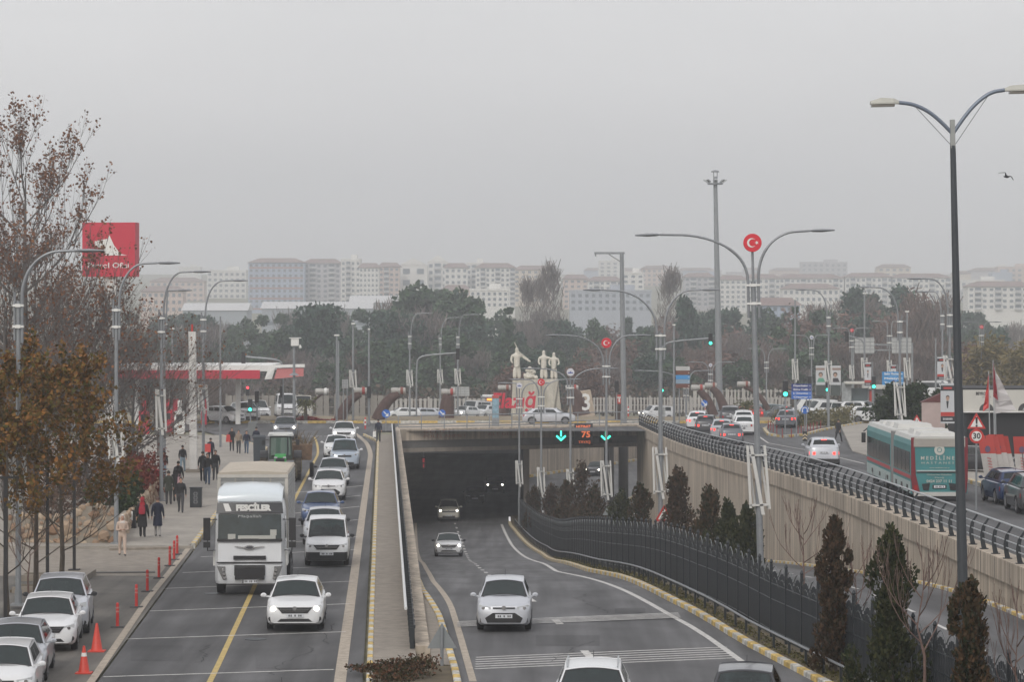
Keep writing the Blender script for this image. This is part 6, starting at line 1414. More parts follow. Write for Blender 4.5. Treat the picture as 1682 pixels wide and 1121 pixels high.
protos = {
 'pine': [clump_proto('pine_tree', 'pine', 12, f_pine, 3600, bg1, .42, seed=1), clump_proto('pine_tree', 'pine', 12, f_pine, 3600, bg2, .4, seed=2), clump_proto('pine_tree', 'pine', 12, f_pine2, 3200, bg1, .42, seed=12, lumps=22)],
 'spruce': [clump_proto('spruce_tree', 'spruce', 12, f_pine2, 2200, bg2, .5, seed=3, lumps=30)],
 'bare': [clump_proto('bare_tree', 'tree', 12, f_round, 2600, bg3, 1.0, .09, up=UPV, seed=4, lumps=34), clump_proto('bare_tree', 'tree', 12, f_round, 2600, bg5, .9, .11, up=UPV, seed=5, lumps=34)],
 'rust': [clump_proto('autumn_tree', 'tree', 12, f_round, 2400, bg4, .6, .45, seed=6), ],
 'cyp': [clump_proto('cypress_tree', 'cypress', 12, f_cyp, 1300, bg1, .45, .6, up=UPV, seed=7)],
 'pop': [clump_proto('poplar_tree', 'poplar', 12, f_pop, 1700, bg3, .9, .07, up=UPV, seed=8, lumps=40)],
 'will': [clump_proto('willow_tree', 'willow', 12, f_round, 3200, bg6, .5, .4, seed=9, lumps=36)],
}
for ps in protos.values():
    for p in ps: p.hide_render = False
used_p = set()
def bgtree(kind, px, D, ytop, label=None, group='park trees beyond the roundabout', wide=1.0, var=None):
    ps = protos[kind]; i = (var if var is not None else R.randrange(len(ps))) % len(ps); p = ps[i]; s = F / D; zb = zg(D) if D < 3000 else 0; H = CH - (ytop - HY) / s - zb
    k = H / 12; sc_ = (k * wide, k * wide, k); loc = ((px - CX) / s, D, zb)
    dl_ = {'pine': 'dark green pine in the park beyond the roundabout', 'spruce': 'pointed dark spruce in the park beyond the roundabout', 'bare': 'bare twiggy tree in the park beyond the roundabout', 'rust': 'rust coloured autumn tree in the park beyond the roundabout', 'cyp': 'slim dark cypress in the park beyond the roundabout', 'pop': 'tall bare poplar against the far buildings', 'will': 'olive willow like tree behind the tyre shop'}[kind]
    if (kind, i) not in used_p:
        used_p.add((kind, i)); o = p; o.location = loc; o.rotation_euler = (0, 0, R.uniform(0, 6)); o.scale = sc_
    else: o = copy_tree(p, loc, R.uniform(0, 6), scale=sc_)
    o['label'] = label or dl_; o['group'] = group if label is None else group
    return o
OUT = [(200, 520), (300, 505), (360, 520), (400, 515), (455, 508), (520, 502), (570, 515), (640, 500), (680, 480), (720, 475), (780, 498), (830, 515), (900, 525), (1000, 522), (1100, 520), (1200, 508), (1290, 498), (1400, 488), (1480, 492), (1560, 505), (1682, 520), (1800, 520)]
for i, x in enumerate(range(215, 1790, 27)):      # back row
    z_ = interp(x, OUT) + R.uniform(-2, 24); kd = R.choices(['pine', 'spruce', 'bare', 'rust'], [9 if x < 960 else 2.6, 1, 1.6, 1.1 if x > 900 else .2])[0]
    bgtree(kd, x + R.uniform(-8, 8), R.uniform(600, 720), z_, wide=R.uniform(.7, 1.1))
for i, x in enumerate(range(205, 1790, 30)):      # middle row
    z_ = interp(x, OUT) + R.uniform(22, 60); kd = R.choices(['pine', 'spruce', 'bare', 'rust'], [9 if x < 960 else 2.2, .8, 2.0, 1.3 if x > 900 else .2])[0]
    bgtree(kd, x + R.uniform(-8, 8), R.uniform(520, 575), z_, wide=R.uniform(.95, 1.25))
for i, x in enumerate(range(330, 1780, 44)):      # front row
    z_ = interp(x, OUT) + R.uniform(62, 100); kd = R.choices(['pine', 'bare', 'rust'], [6 if 420 < x < 900 else 1.4, 2.5, .7])[0]
    bgtree(kd, x + R.uniform(-8, 8), R.uniform(460, 500), z_, wide=R.uniform(1.1, 1.5))
for kd, x, D, yt, wd, lb_ in (('pine', 524, 520, 502, .95, 'round topped dark pine left of the plain poles'), ('pine', 700, 560, 471, 1.0, 'tallest dark pine rising above the park left of centre'), ('pine', 738, 560, 480, 1.0, 'tall dark pine just right of the tallest one'), ('pine', 672, 555, 486, .8, 'tall pine left of the tallest one'), ('spruce', 1128, 560, 495, .7, 'pointed conifer left of the high mast'), ('cyp', 836, 500, 506, 1.5, 'slim dark cypress left of the bare poplars'), ('pop', 903, 620, 447, 1.0, 'tallest bare poplar above the monument'), ('pop', 866, 610, 472, 1.0, 'bare poplar left of the tallest one'), ('pop', 888, 640, 466, .9, 'bare poplar between the two others'), ('pop', 1104, 620, 455, 1.1, 'bare poplar left of the high mast'), ('bare', 1530, 520, 488, 1.0, 'large dark red brown bare tree right of the direction sign'), ('rust', 1500, 560, 484, .9, 'rust coloured tall tree near the direction sign'), ('spruce', 1405, 600, 480, .8, 'pointed conifer above the overhead sign backs'), ('spruce', 1480, 610, 478, .9, 'pointed conifer right of the overhead sign backs'), ('cyp', 1306, 480, 505, 1.2, 'slim cypress behind the portrait posters'), ('cyp', 1240, 480, 530, 1.2, 'slim cypress behind the tall flag lamp'), ('will', 1640, 330, 542, 1.3, 'olive leaved tree above the tyre shop'), ('will', 1700, 320, 552, 1.3, 'olive leaved tree at the right edge above the tyre shop'), ('rust', 1600, 350, 570, 1.0, 'orange brown small tree left of the olive trees'), ('rust', 960, 440, 590, 1.2, 'rust coloured tree right behind the statues'), ('rust', 838, 440, 600, 1.0, 'reddish tree left behind the statues'), ('bare', 395, 440, 600, 1.4, 'bare brown tree mass behind the petrol canopy'), ('bare', 350, 430, 600, 1.4, 'bare brown trees left behind the canopy')):
    bgtree(kd, x, D, yt, lb_, wide=wd)
for ps_k, ps in protos.items():
    for i, p in enumerate(ps):
        if (ps_k, i) not in used_p: bgtree(ps_k, 1000, 630, 530, var=i)
bush_mass('undergrowth', 'brown and green undergrowth below the park trees', [(x, 452 + 12 * math.sin(x * .1), zg(452)) for x in range(-62, 90, 4)], 5.0, 16000, leafmat('undergrowth_mix', (.03, .035, .022), (.12, .085, .06)), .55, 'undergrowth', 'stuff', 7)

# ---- pale fences behind the roundabout
def pale_fence(label, x0, x1, D, h, gapx, colr, zoff=0, dens=.5, cap=True):
    s = F / D; X0, X1 = (x0 - CX) / s, (x1 - CX) / s; zb = zg(D) + zoff; t = thing('pale_fence', label, 'fence', (0, 0, 0)); n = max(1, round((X1 - X0) / 2.5))
    for i in range(n):
        a = lerp(X0, X1, i / n); L = (X1 - X0) / n; m = MB()
        for k in range(int(L / gapx)): m.box((a + (k + .5) * gapx, D, zb + h / 2), (gapx * dens, .06, h))
        for z in (.15, .5, .92): m.box((a + L / 2, D, zb + h * z), (L, .05, .08))
        m.build('panel', colr, t)
        m = MB(); m.box((a, D, zb + h / 2 + .1), (.22, .22, h + .2)); m.build('post', colr, t)
pf = mat('fence_pale', (.42, .40, .37), .8, var=.12, scale=.6); pg_ = mat('fence_grey_beige', (.24, .22, .19), .9, var=.15, scale=.5)
pale_fence('long white slatted fence behind the columns right of the monument', 968, 1300, 395, 2.0, .42, pf, .9)
pale_fence('second white railing fence farther back behind the red car', 1140, 1300, 440, 2.6, .5, pf, 1.4)
pale_fence('grey beige boundary fence behind the minibuses', 372, 640, 400, 3.0, .8, pg_, .2, .85)
pale_fence('pale slatted gate fence behind the white cars', 640, 800, 402, 2.6, .6, pf, .2, .6)

# ================================================================ far city
win = mat('window_dark', (.10, .13, .16), .3); roofr = mat('roof_tiles', (.23, .165, .15), .85, var=.2, scale=.3)
WM = {}
def building(label, x0, x1, yt, yb, D, col, floors=7, cols=8, roof='flat', balc=0, depth=14, group='apartment blocks on the hill', rh=2.2, band=None, wins=True, roofm=None):
    s = F / D; X = ((x0 + x1) / 2 - CX) / s; W_ = (x1 - x0) / s; zt = CH - (yt - HY) / s; zb = min(zg(D) - 3, CH - (yb - HY) / s); t = thing('apartment_building', label, 'building', (X, D, zb), 0, group); H = zt - zb; Hv = (yb - yt) / s
    wm = mat('facade_%d_%d_%d' % tuple(int(c * 100) for c in col), col, .85, var=.05, scale=.15)
    if roof == 'hip': Hw = H - rh
    elif roof == 'gable': Hw = H - rh * 1.6
    else: Hw = H
    m = MB(); m.box((0, depth / 2, Hw / 2), (W_, depth, Hw)); 
    m.build('wall', wm, t)
    if roof == 'hip': m = MB(); m.box((0, depth / 2, Hw + rh / 2), (W_ + 1.6, depth + 1.6, rh), top=(.6, .2)); m.build('roof', roofm or roofr, t)
    elif roof == 'gable': m = MB(); m.prism([(-W_ / 2, -.3, Hw), (W_ / 2, -.3, Hw), (0, -.3, H)], (0, depth, 0)); m.build('roof', wm, t)
    else: m = MB(); m.box((0, depth / 2, Hw + .4), (W_ + .5, depth + .5, .8)); m.build('parapet', wm, t); m = MB(); m.box((W_ * .15, depth / 2, Hw + 1.6), (W_ * .3, 5, 2.4)); m.build('roof_house', wm, t)
    if not wins: return t
    key = (round(W_ / cols * .5, 1)); ww = max(.9, key); fh = Hv / floors; hh = fh * .48
    wkey = (ww, round(hh, 1))
    if wkey not in WM:
        m = MB(); m.box((0, -.06, 0), (ww, .14, hh)); o = m.build('window', win, t); WM[wkey] = o; first_ = True
    else: first_ = False
    src = WM[wkey]
    for i in range(floors):
        z = Hw - fh * (i + .55)
        if z < 1: continue
        for j in range(cols):
            if balc and j % 3 == 1: continue
            x = -W_ / 2 + W_ * (j + .5) / cols
            if first_: o = src; first_ = False
            else: o = src.copy(); C.objects.link(o); o.parent = t
            o.location = (x, 0, z)
        if balc:
            for j in range(cols):
                if j % 3 != 1: continue
                m = MB(); x = -W_ / 2 + W_ * (j + .5) / cols; m.box((x, -.7, z - fh * .32), (W_ / cols * 1.05, 1.3, fh * .36)); m.build('balcony', mat('balcony_white', (.5, .5, .5), .8) if band is None else band, t)
                m = MB(); m.box((x, -.05, z + fh * .12), (W_ / cols * .9, .12, fh * .46)); m.build('balcony_door', win, t)
    if band:
        for i in range(0, floors, 2): m = MB(); m.box((0, -.12, Hw - fh * (i + 1)), (W_ * .96, .12, fh * .28)); m.build('facade_band', band, t)
    return t
cw, cp, cb, cg, cy_ = (.68, .67, .64), (.56, .44, .38), (.34, .40, .50), (.44, .43, .45), (.62, .54, .44)
redb = mat('band_brick', (.36, .17, .13), .8)
BL = [
 ('big grey blue apartment block with brick red bands, leftmost on the skyline', 408, 500, 424, 500, 1450, cb, 9, 10, 'hip', 0, redb),
 ('tall block with pale corner strip beside the big banded block', 498, 560, 425, 500, 1460, cg, 9, 6, 'hip', 1, None),
 ('beige apartment block with balcony column right of the banded block', 560, 592, 428, 500, 1440, cw, 8, 4, 'flat', 1, None),
 ('white block with square windows in two wings', 590, 622, 432, 498, 1430, cw, 8, 5, 'hip', 0, None),
 ('pinkish block between white ones left of the gabled building', 622, 656, 431, 498, 1480, cp, 8, 4, 'hip', 1, None),
 ('white blank gable wall building below the skyline peak', 656, 702, 424, 480, 1500, cw, 3, 2, 'gable', 0, None),
 ('tall white building with steep roof peak', 702, 736, 419, 486, 1520, cw, 6, 3, 'gable', 1, None),
 ('short white block right of the roof peak', 730, 768, 432, 490, 1450, cw, 6, 4, 'hip', 0, None),
 ('dark low brown house before the white blocks', 726, 772, 468, 500, 1250, cp, 3, 5, 'hip', 0, None),
 ('white block with many balconies right of the short block', 766, 800, 434, 494, 1470, cw, 7, 4, 'flat', 1, None),
 ('wide white and brown block with green glass stairwell', 781, 846, 432, 496, 1400, cw, 8, 8, 'hip', 1, None),
 ('plain cream tower pair above the bare poplars', 844, 906, 436, 490, 1550, cy_, 7, 6, 'hip', 0, None),
 ('low white house rows under the wide block', 772, 835, 478, 505, 1150, cw, 3, 7, 'flat', 0, None),
 ('rose coloured block right of the poplars', 925, 966, 451, 500, 1500, cp, 6, 4, 'hip', 0, None),
 ('grey white block with red roof behind the T shaped pole', 966, 1022, 454, 500, 1450, cw, 6, 6, 'hip', 1, None),
 ('faint tower high behind the T shaped pole', 984, 1026, 430, 480, 2100, cw, 8, 4, 'flat', 0, None),
 ('white blank ended block right of the T shaped pole', 1022, 1058, 450, 500, 1440, cw, 6, 3, 'flat', 0, None),
 ('faint reddish roofed building high on the hill', 1054, 1104, 436, 480, 2000, cp, 6, 6, 'hip', 0, None),
 ('blue grey long office building low behind the bare trees', 936, 1070, 480, 512, 1150, (.36, .39, .44), 3, 12, 'flat', 0, None),
 ('block with grey sides left of the high mast', 1124, 1174, 448, 496, 1480, cg, 6, 5, 'hip', 1, None),
 ('white block right behind the high mast', 1182, 1226, 452, 500, 1450, cw, 6, 5, 'hip', 0, None),
 ('white block with red hip roof behind the flag lamp', 1226, 1282, 450, 496, 1480, cw, 5, 6, 'hip', 1, None),
 ('long white block with red roof and dome like top', 1280, 1386, 450, 492, 1500, cw, 5, 12, 'hip', 1, None),
 ('lower white house with brown roof before the long block', 1286, 1378, 466, 500, 1300, cw, 3, 10, 'hip', 0, None),
 ('faint wide building outline highest on the right hill', 1316, 1392, 432, 470, 2350, cg, 5, 8, 'flat', 0, None),
 ('white block with brown roof right of the long one', 1388, 1466, 448, 495, 1500, cw, 5, 9, 'hip', 1, None),
 ('faint orange roofed block high on the hill', 1442, 1496, 434, 480, 2000, cy_, 6, 5, 'hip', 0, None),
 ('white apartment block with grey roof left of the tall dark lamp', 1464, 1562, 449, 495, 1500, cw, 5, 11, 'hip', 1, None),
 ('pale block in haze between the tall lamp and the right edge', 1578, 1650, 462, 500, 1800, cw, 4, 7, 'flat', 0, None),
 ('white and brown apartment block with red roof at the right edge', 1590, 1700, 462, 500, 1250, cw, 4, 10, 'hip', 1, None),
 ('faint block above the right edge roofs', 1640, 1700, 440, 480, 2100, cp, 5, 6, 'flat', 0, None),
 ('small house with red roof and blue wall before the hill', 1244, 1314, 489, 512, 850, cb, 2, 6, 'hip', 0, None),
 ('faint block left behind the third lamp', 340, 404, 446, 500, 1700, cw, 6, 7, 'flat', 0, None),
 ('faint pale blocks between second and third lamp', 246, 335, 456, 500, 1650, cp, 5, 9, 'hip', 0, None),
 ('low brown building beside the banded block', 232, 300, 470, 505, 1250, cp, 3, 7, 'hip', 0, None),
]
for (lb_, x0, x1, yt, yb, D, col, fl, co, rf_, ba, bd) in BL: building(lb_, x0, x1, yt, yb, D, col, fl, co, rf_, ba, band=bd)
for lb_, x0, x1, yt, D in (('long white roofed shed under the banded block', 430, 610, 496, 1050), ('white roofed long warehouse left of the dark pines', 575, 690, 486, 1120), ('grey flat shed at the left below the blocks', 300, 405, 498, 1000)):
    s = F / D; t = thing('warehouse', lb_, 'warehouse', (((x0 + x1) / 2 - CX) / s, D, zg(D))); H = CH - (yt - HY) / s - zg(D); W_ = (x1 - x0) / s
    m = MB(); m.box((0, 10, H * .42), (W_, 20, H * .84)); m.build('wall', mat('shed_wall', (.30, .33, .36), .8), t); m = MB(); m.prism([(-W_ / 2 - .5, -.5, H * .84), (-W_ / 2 - .5, 10, H), (-W_ / 2 - .5, 20.5, H * .84)], (W_ + 1, 0, 0)); m.build('roof', mat('shed_roof', (.55, .55, .55), .6), t)
    for k in range(6): m = MB(); m.box((-W_ / 2 + W_ * (k + .5) / 6, -.05, H * .5), (W_ * .1, .2, 1.2)); m.build('window', win, t)
rr_ = random.Random(5)
for k in range(46):
    x = rr_.uniform(200, 1682); D = rr_.uniform(1600, 2500); wpx = rr_.uniform(22, 60); s = F / D
    yb = HY - (zg(D) - CH) * s; yt = yb - rr_.uniform(14, 24)
    if 400 < x < 900: yt = max(yt, 450)
    building('small faint apartment block dissolving in the haze on the hill', x, x + wpx, max(yt, 440), yb + 6, D, rr_.choice([cw, cp, cg, cy_, cb]), 4, max(3, int(wpx / 8)), rr_.choice(['hip', 'flat', 'hip']), 0, group='small faint blocks in the haze', wins=(D < 2000))

# ================================================================ haze
hz = MB(); hz.box((0, 1700, 70), (3150, 3540, 162)); ho = hz.build('haze', bpy.data.materials.new('haze_air')); tag(ho, kind='stuff')
hm = ho.data.materials[0]; hm.use_nodes = True; t_ = hm.node_tree; t_.nodes.clear(); pvn = t_.nodes.new('ShaderNodeVolumePrincipled'); oo = t_.nodes.new('ShaderNodeOutputMaterial')
pvn.inputs['Color'].default_value = (.945, .965, 1.0, 1); pvn.inputs['Density'].default_value = .0006; pvn.inputs['Anisotropy'].default_value = .78
t_.links.new(pvn.outputs[0], oo.inputs['Volume'])
# ================================================================ people
SKIN = mat('skin', (.42, .25, .18), .6); SHOE = mat('shoe_black', (.02, .02, .022), .6)
HAIR = mat('hair_dark', (.02, .015, .012), .7)
CL = {}
def cloth(n, c): return mat('cloth_' + n, c, .92, var=.12, scale=7)
def person(label, px, py, hpx, face='R', top=None, legs=None, pose='walk', hair=None, coat=0.0, extras=(), rz=None, scarf=None, prof=z0, seed=0, D=None, cat='person', group=None, h=None, zoff=.12):
    """face R: back turned to us, F: facing us. coat: how far the coat reaches below the hip, in m"""
    p = hit(px, py, prof, zoff) if D is None else Vector(((px - CX) * D / F, D, prof(D) + zoff)); s = F / p.y; H = h or min(1.88, max(1.52, hpx / s)); k = H / 1.75
    t = thing('person', label, cat, p, (0 if face == 'F' else PI) if rz is None else rz, group)
    rr = random.Random(seed + int(px)); st = {'walk': .20, 'stand': .02, 'stride': .34, 'run': .38}[pose]; sg = rr.choice((-1, 1)); w_ = .09
    J = {'pel': ((0, 0, .93), .145, .10), 'wst': ((0, .0, 1.08), .135, .095), 'che': ((0, 0, 1.28), .165, .11), 'sh': ((0, .01, 1.41), .12, .085), 'nk': ((0, .0, 1.50), .055, .055), 'jw': ((0, -.025, 1.565), .06, .065), 'hd': ((0, -.01, 1.64), .078, .092), 'tp': ((0, .0, 1.715), .055, .065), 'ns': ((0, -.115, 1.605), .012, .012)}
    Bn = [('pel', 'wst'), ('wst', 'che'), ('che', 'sh'), ('sh', 'nk'), ('nk', 'jw'), ('jw', 'hd'), ('hd', 'tp'), ('jw', 'ns')]
    for sd, n in ((-1, 'L'), (1, 'R')):
        f = st * (1 if sd * sg > 0 else -1)      # foot forward (towards -y)
        J['hp' + n] = ((sd * .09, 0, .88), .095, .09); J['kn' + n] = ((sd * .10, -f * .55 - .03, .48 if f > 0 else .49), .062, .06); J['an' + n] = ((sd * .10, -f, .09 + (.05 if f < 0 and st > .1 else 0)), .045, .045); J['to' + n] = ((sd * .12, -f - .15, .045), .042, .035); J['he' + n] = ((sd * .10, -f + .05, .045 + (.04 if f < 0 and st > .1 else 0)), .035, .035)
        Bn += [('pel', 'hp' + n), ('hp' + n, 'kn' + n), ('kn' + n, 'an' + n), ('an' + n, 'to' + n), ('an' + n, 'he' + n)]
        g = -f * .9
        J['s' + n] = ((sd * .17, .01, 1.39), .062, .062); 
        if pose == 'stand' and 'hold' in extras: e_, wv = (sd * .25, -.02, 1.12), (sd * .10, -.24, 1.16)
        elif 'hold' in extras: e_, wv = (sd * .24, .0, 1.10), (sd * .09, -.22, 1.13)
        else: e_, wv = (sd * .235, .03 - g * .3, 1.12), (sd * .245, -.06 - g * .75, .89)
        J['e' + n] = (e_, .048, .048); J['w' + n] = (wv, .032, .026)
        wv = Vector(wv); ev = Vector(e_); dr = (wv - ev).normalized(); side = Vector((0, 1, 0)) if abs(dr.y) < .7 else Vector((sd, 0, 0)); side = (side - dr * side.dot(dr)).normalized(); curl = dr.cross(side) * (-sd)
        pm_ = wv + dr * .05; J['m' + n] = (tuple(pm_), .038, .018)
        Bn += [('sh', 's' + n), ('s' + n, 'e' + n), ('e' + n, 'w' + n), ('w' + n, 'm' + n)]
        for q, (o_, ln) in enumerate(((-.028, .07), (-.01, .08), (.01, .076), (.028, .06))):
            a_ = pm_ + dr * .035 + side * o_; b_ = a_ + dr * ln * .5 + curl * .006; c_ = b_ + dr * ln * .4 + curl * .022
            for nm_, v_, r_ in (('a', a_, .0095), ('b', b_, .0088), ('c', c_, .0075)): J['f%d%s%s' % (q, nm_, n)] = (tuple(v_), r_, r_)
            Bn += [('m' + n, 'f%da%s' % (q, n)), ('f%da%s' % (q, n), 'f%db%s' % (q, n)), ('f%db%s' % (q, n), 'f%dc%s' % (q, n))]
        a_ = wv + dr * .03 - side * .035 + curl * .01; b_ = a_ + dr * .035 - side * .012 + curl * .012
        J['ta' + n] = (tuple(a_), .011, .011); J['tb' + n] = (tuple(b_), .009, .009); Bn += [('w' + n, 'ta' + n), ('ta' + n, 'tb' + n)]
    fat = lambda n: 1.22 if n in ('pel', 'wst', 'che', 'sh') or n[:2] in ('hp', 'kn', 'sL', 'sR', 'eL', 'eR') else (1.3 if n[:2] == 'an' else 1)
    J = {n: (tuple(c * k for c in v[0]), v[1] * k * fat(n), v[2] * k * fat(n)) for n, v in J.items()}
    o = figure_mesh('body', t, [SKIN, top, legs, SHOE], J, Bn, 'pel', 1)
    me = o.data
    for pl in me.polygons:
        z = pl.center.z / k; x = pl.center.x / k; y = pl.center.y / k; m_ = 0
        if z < .10: m_ = 3
        elif z < .98 and abs(x) < .205 and not (abs(x) > .19 and z > .8): m_ = 2
        elif z < 1.50: m_ = 1
        for sd, n in ((-1, 'L'), (1, 'R')):
            wv = Vector(J['w' + n][0]) / k
            if (Vector((x, y, z)) - wv - (wv - Vector(J['e' + n][0]) / k).normalized() * .07).length < .085: m_ = 0
        pl.material_index = m_; pl.use_smooth = True
    # eyes and mouth
    m = MB()
    for sd in (-1, 1): m.lathe([(.008 * k, -.004), (.010 * k, 0)], (sd * .031 * k, -.098 * k, 1.635 * k), 8, 'Y')
    m.build('eyes', HAIR, t)
    m = MB(); m.box((0, -.090 * k, 1.568 * k), (.045 * k, .01, .008)); m.build('mouth', mat('lips', (.25, .08, .07), .6), t)
    # hair, scarf or hood
    m = MB(); hs = 1.12 if scarf is None else 1.22; c = Vector((0, .012, 1.652)) * k; n1, n2 = 14, 8
    rings = []
    for i in range(n2):
        th = PI * (i + .3) / n2 * (.60 if scarf is None else .82); ring = []
        for j in range(n1):
            a = 2 * PI * j / n1; fx, fy = math.sin(th) * math.cos(a), math.sin(th) * math.sin(a)
            z_ = math.cos(th); x_ = fx * .083 * hs; y_ = fy * .098 * hs
            if fy < -.45 and z_ < .45: y_ *= .45; 
            ring.append(tuple(c + Vector((x_, y_, z_ * .105 * (hs if scarf is None else 1.1))) * k))
        rings.append(ring)
    if scarf is not None:
        rings.append([tuple(Vector((math.cos(2 * PI * j / n1) * .12, math.sin(2 * PI * j / n1) * .095 + .01, 1.46)) * k) for j in range(n1)])
        rings.append([tuple(Vector((math.cos(2 * PI * j / n1) * .17, math.sin(2 * PI * j / n1) * .12 + .01, 1.40)) * k) for j in range(n1)])
    m.loft(rings); m.build('headscarf' if scarf is not None else 'hair', scarf or hair or HAIR, t, smooth=True)
    if coat > 0:
        m = MB(); rings = []
        for z, rx, ry in ((1.44, .13, .09), (1.36, .195, .12), (1.2, .19, .128), (1.05, .165, .12), (.92, .18, .135), (.92 - coat * .5, .195, .155 + st * .3), (.92 - coat, .21, .17 + st * .5)):
            rings.append([tuple(Vector((math.cos(2 * PI * j / 16) * rx, math.sin(2 * PI * j / 16) * ry * (1 + .06 * math.sin(j * 2.3)), z)) * k) for j in range(16)])
        m.loft(rings); m.build('coat', top, t, smooth=True)
    if 'backpack' in extras:
        m = MB(); m.loft([[tuple(Vector((math.cos(2 * PI * j / 10) * r_, .17 + math.sin(2 * PI * j / 10) * .09, z)) * k) for j in range(10)] for z, r_ in ((1.02, .10), (1.06, .14), (1.25, .14), (1.36, .11), (1.39, .06))]); bpk = m.build('backpack', cloth('pack_red', (.35, .03, .05)), t)
        m = MB(); [m.tube([tuple(Vector((sd * .1, .12, 1.4)) * k), tuple(Vector((sd * .11, -.12, 1.38)) * k), tuple(Vector((sd * .12, -.13, 1.15)) * k)], .015, 5) for sd in (-1, 1)]; m.build('strap', MATS['cloth_pack_red'], bpk)
    return t
BLK = cloth('black', (.018, .018, .02)); NVY = cloth('navy', (.012, .016, .035)); BEI = cloth('beige', (.50, .39, .32)); DGR = cloth('dark_grey', (.05, .05, .055)); LGR = cloth('light_grey', (.35, .34, .33)); JEAN = cloth('jeans', (.05, .08, .13)); REDC = cloth('red', (.32, .02, .03)); TAN = cloth('tan', (.28, .22, .17)); PNK = cloth('pink', (.42, .26, .28)); LJ = cloth('light_jeans', (.20, .27, .33))
def carry(label, nm, cat, p, size, m_, rz=0, handle=True, rnd=.8):
    t = thing(nm, label, cat, p, rz); m = MB(); m.box((0, 0, -size[2] / 2), size, top=(rnd, .6)); m.build('body', m_, t)
    if handle: m = MB(); m.tube([(-size[0] * .3, 0, -.02), (-size[0] * .2, 0, .14), (size[0] * .2, 0, .14), (size[0] * .3, 0, -.02)], .008, 5); m.build('handle', m_, t)
    return t
GPp = 'pedestrians on the left pavement'
person('person in a beige tracksuit with a white hood walking towards us, looking at their hands', 201, 914, 68, 'F', BEI, BEI, 'walk', scarf=cloth('cream', (.55, .50, .46)), extras=('hold',), rz=.15, seed=1, group=GPp, zoff=0.02)
person('person in a long black coat with red headscarf and red backpack, seen from behind', 234, 884, 67, 'R', BLK, BLK, 'walk', coat=.45, scarf=REDC, extras=('backpack',), seed=2, group=GPp)
person('person in a long navy coat and grey trousers with fur collar, seen from behind', 259, 883, 66, 'R', NVY, LGR, 'walk', coat=.42, hair=cloth('fur_brown', (.10, .06, .05)), seed=3, group=GPp)
person('person in black jacket and dark trousers facing us beside the metal bin', 297, 843, 58, 'F', BLK, DGR, 'walk', seed=4, group=GPp)
person('person in dark green coat in front of the pavement lamp', 277, 830, 56, 'R', cloth('dark_olive', (.04, .045, .035)), DGR, 'stand', coat=.2, seed=5, group=GPp)
person('person in black with pink shoulder bag in the walking group', 289, 826, 56, 'R', BLK, BLK, 'walk', coat=.1, scarf=BLK, seed=6, group=GPp)
person('person in black puffer coat behind the pink bag carrier', 293, 812, 54, 'R', BLK, DGR, 'walk', seed=7, group=GPp)
person('person in light jeans and black top near the red shrubs', 300, 776, 44, 'R', BLK, LJ, 'walk', seed=8, group=GPp)
person('person in pale trousers by the third lamp pole', 269, 785, 44, 'R', DGR, LJ, 'walk', seed=9, group=GPp)
person('person in dark red coat left of the lamp pole', 257, 812, 46, 'R', REDC, BLK, 'stand', coat=.3, seed=10, group=GPp)
person('person in open black jacket over a white shirt walking beside the truck', 341, 797, 52, 'F', BLK, JEAN, 'walk', seed=11, group=GPp)
person('person in black coat at the left of the open jacketed one', 333, 792, 50, 'R', BLK, BLK, 'walk', coat=.2, seed=12, group=GPp)
person('person whose head shows above the truck cargo box', 354, 790, 50, 'F', BLK, DGR, 'stand', seed=13, group=GPp)
person('person in dark coat behind the red delivery box', 346, 762, 42, 'R', NVY, BLK, 'walk', coat=.1, seed=14, group=GPp)
person('person in a black jacket with a red bag at the crossing', 381, 742, 39, 'F', BLK, BLK, 'stand', seed=15, group=GPp)
person('person in a beige jacket at the crossing', 392, 746, 39, 'F', TAN, DGR, 'walk', seed=16, group=GPp)
person('person in a dark blue jacket at the crossing, rightmost of three', 405, 746, 38, 'F', NVY, JEAN, 'walk', seed=17, group=GPp)
person('person in dark coat partly hidden by the waste container', 421, 742, 40, 'R', NVY, BLK, 'stand', seed=18, group=GPp)
w1 = person('person in a navy jacket walking away on the walkway with a white bag', 621.5, 727, 38, 'R', NVY, DGR, 'walk', seed=19)
person('person in a long black coat striding across the right pavement', 1377, 727, 38, 'R', BLK, BLK, 'stride', coat=.25, seed=20, rz=PI * .8, zoff=0, prof=zr)
person('person in black jacket behind the bus roof', 1442, 727, 38, 'F', BLK, BLK, 'stand', seed=21, zoff=0, prof=zr)
p = hit(616, 727, z0, .12); carry('white plastic shopping bag held by the walking person on the walkway', 'shopping_bag', 'bag', (p.x - .02, p.y + .02, .12 + .80), (.3, .16, .42), whitep)
p = hit(375, 742, z0, .12); carry('bright red bag held at the crossing', 'shoulder_bag', 'bag', (p.x + .05, p.y, .12 + 1.15), (.42, .2, .5), redp)
p = hit(339, 762, z0, .12); carry('red delivery box with white mark carried beside the dark coated person', 'delivery_box', 'box', (p.x + .05, p.y - .3, .12 + 1.25), (.5, .4, .5), redp, handle=False, rnd=1)
p = hit(287, 828, z0, .12); carry('pink shoulder bag in the pavement group', 'shoulder_bag', 'bag', (p.x + .25, p.y - .15, .12 + 1.35), (.2, .14, .35), PNK)
t = thing('bag', 'black and white bags left on the kerb beside the walking people', 'bag', hit(216, 868, z0, .12)); m = MB(); m.box((0, 0, .4), (.42, .4, .8), top=(.6, .6)); m.box((.02, -.2, .55), (.12, .06, .4), m=1); m.build('body', [BLK, whitep], t)

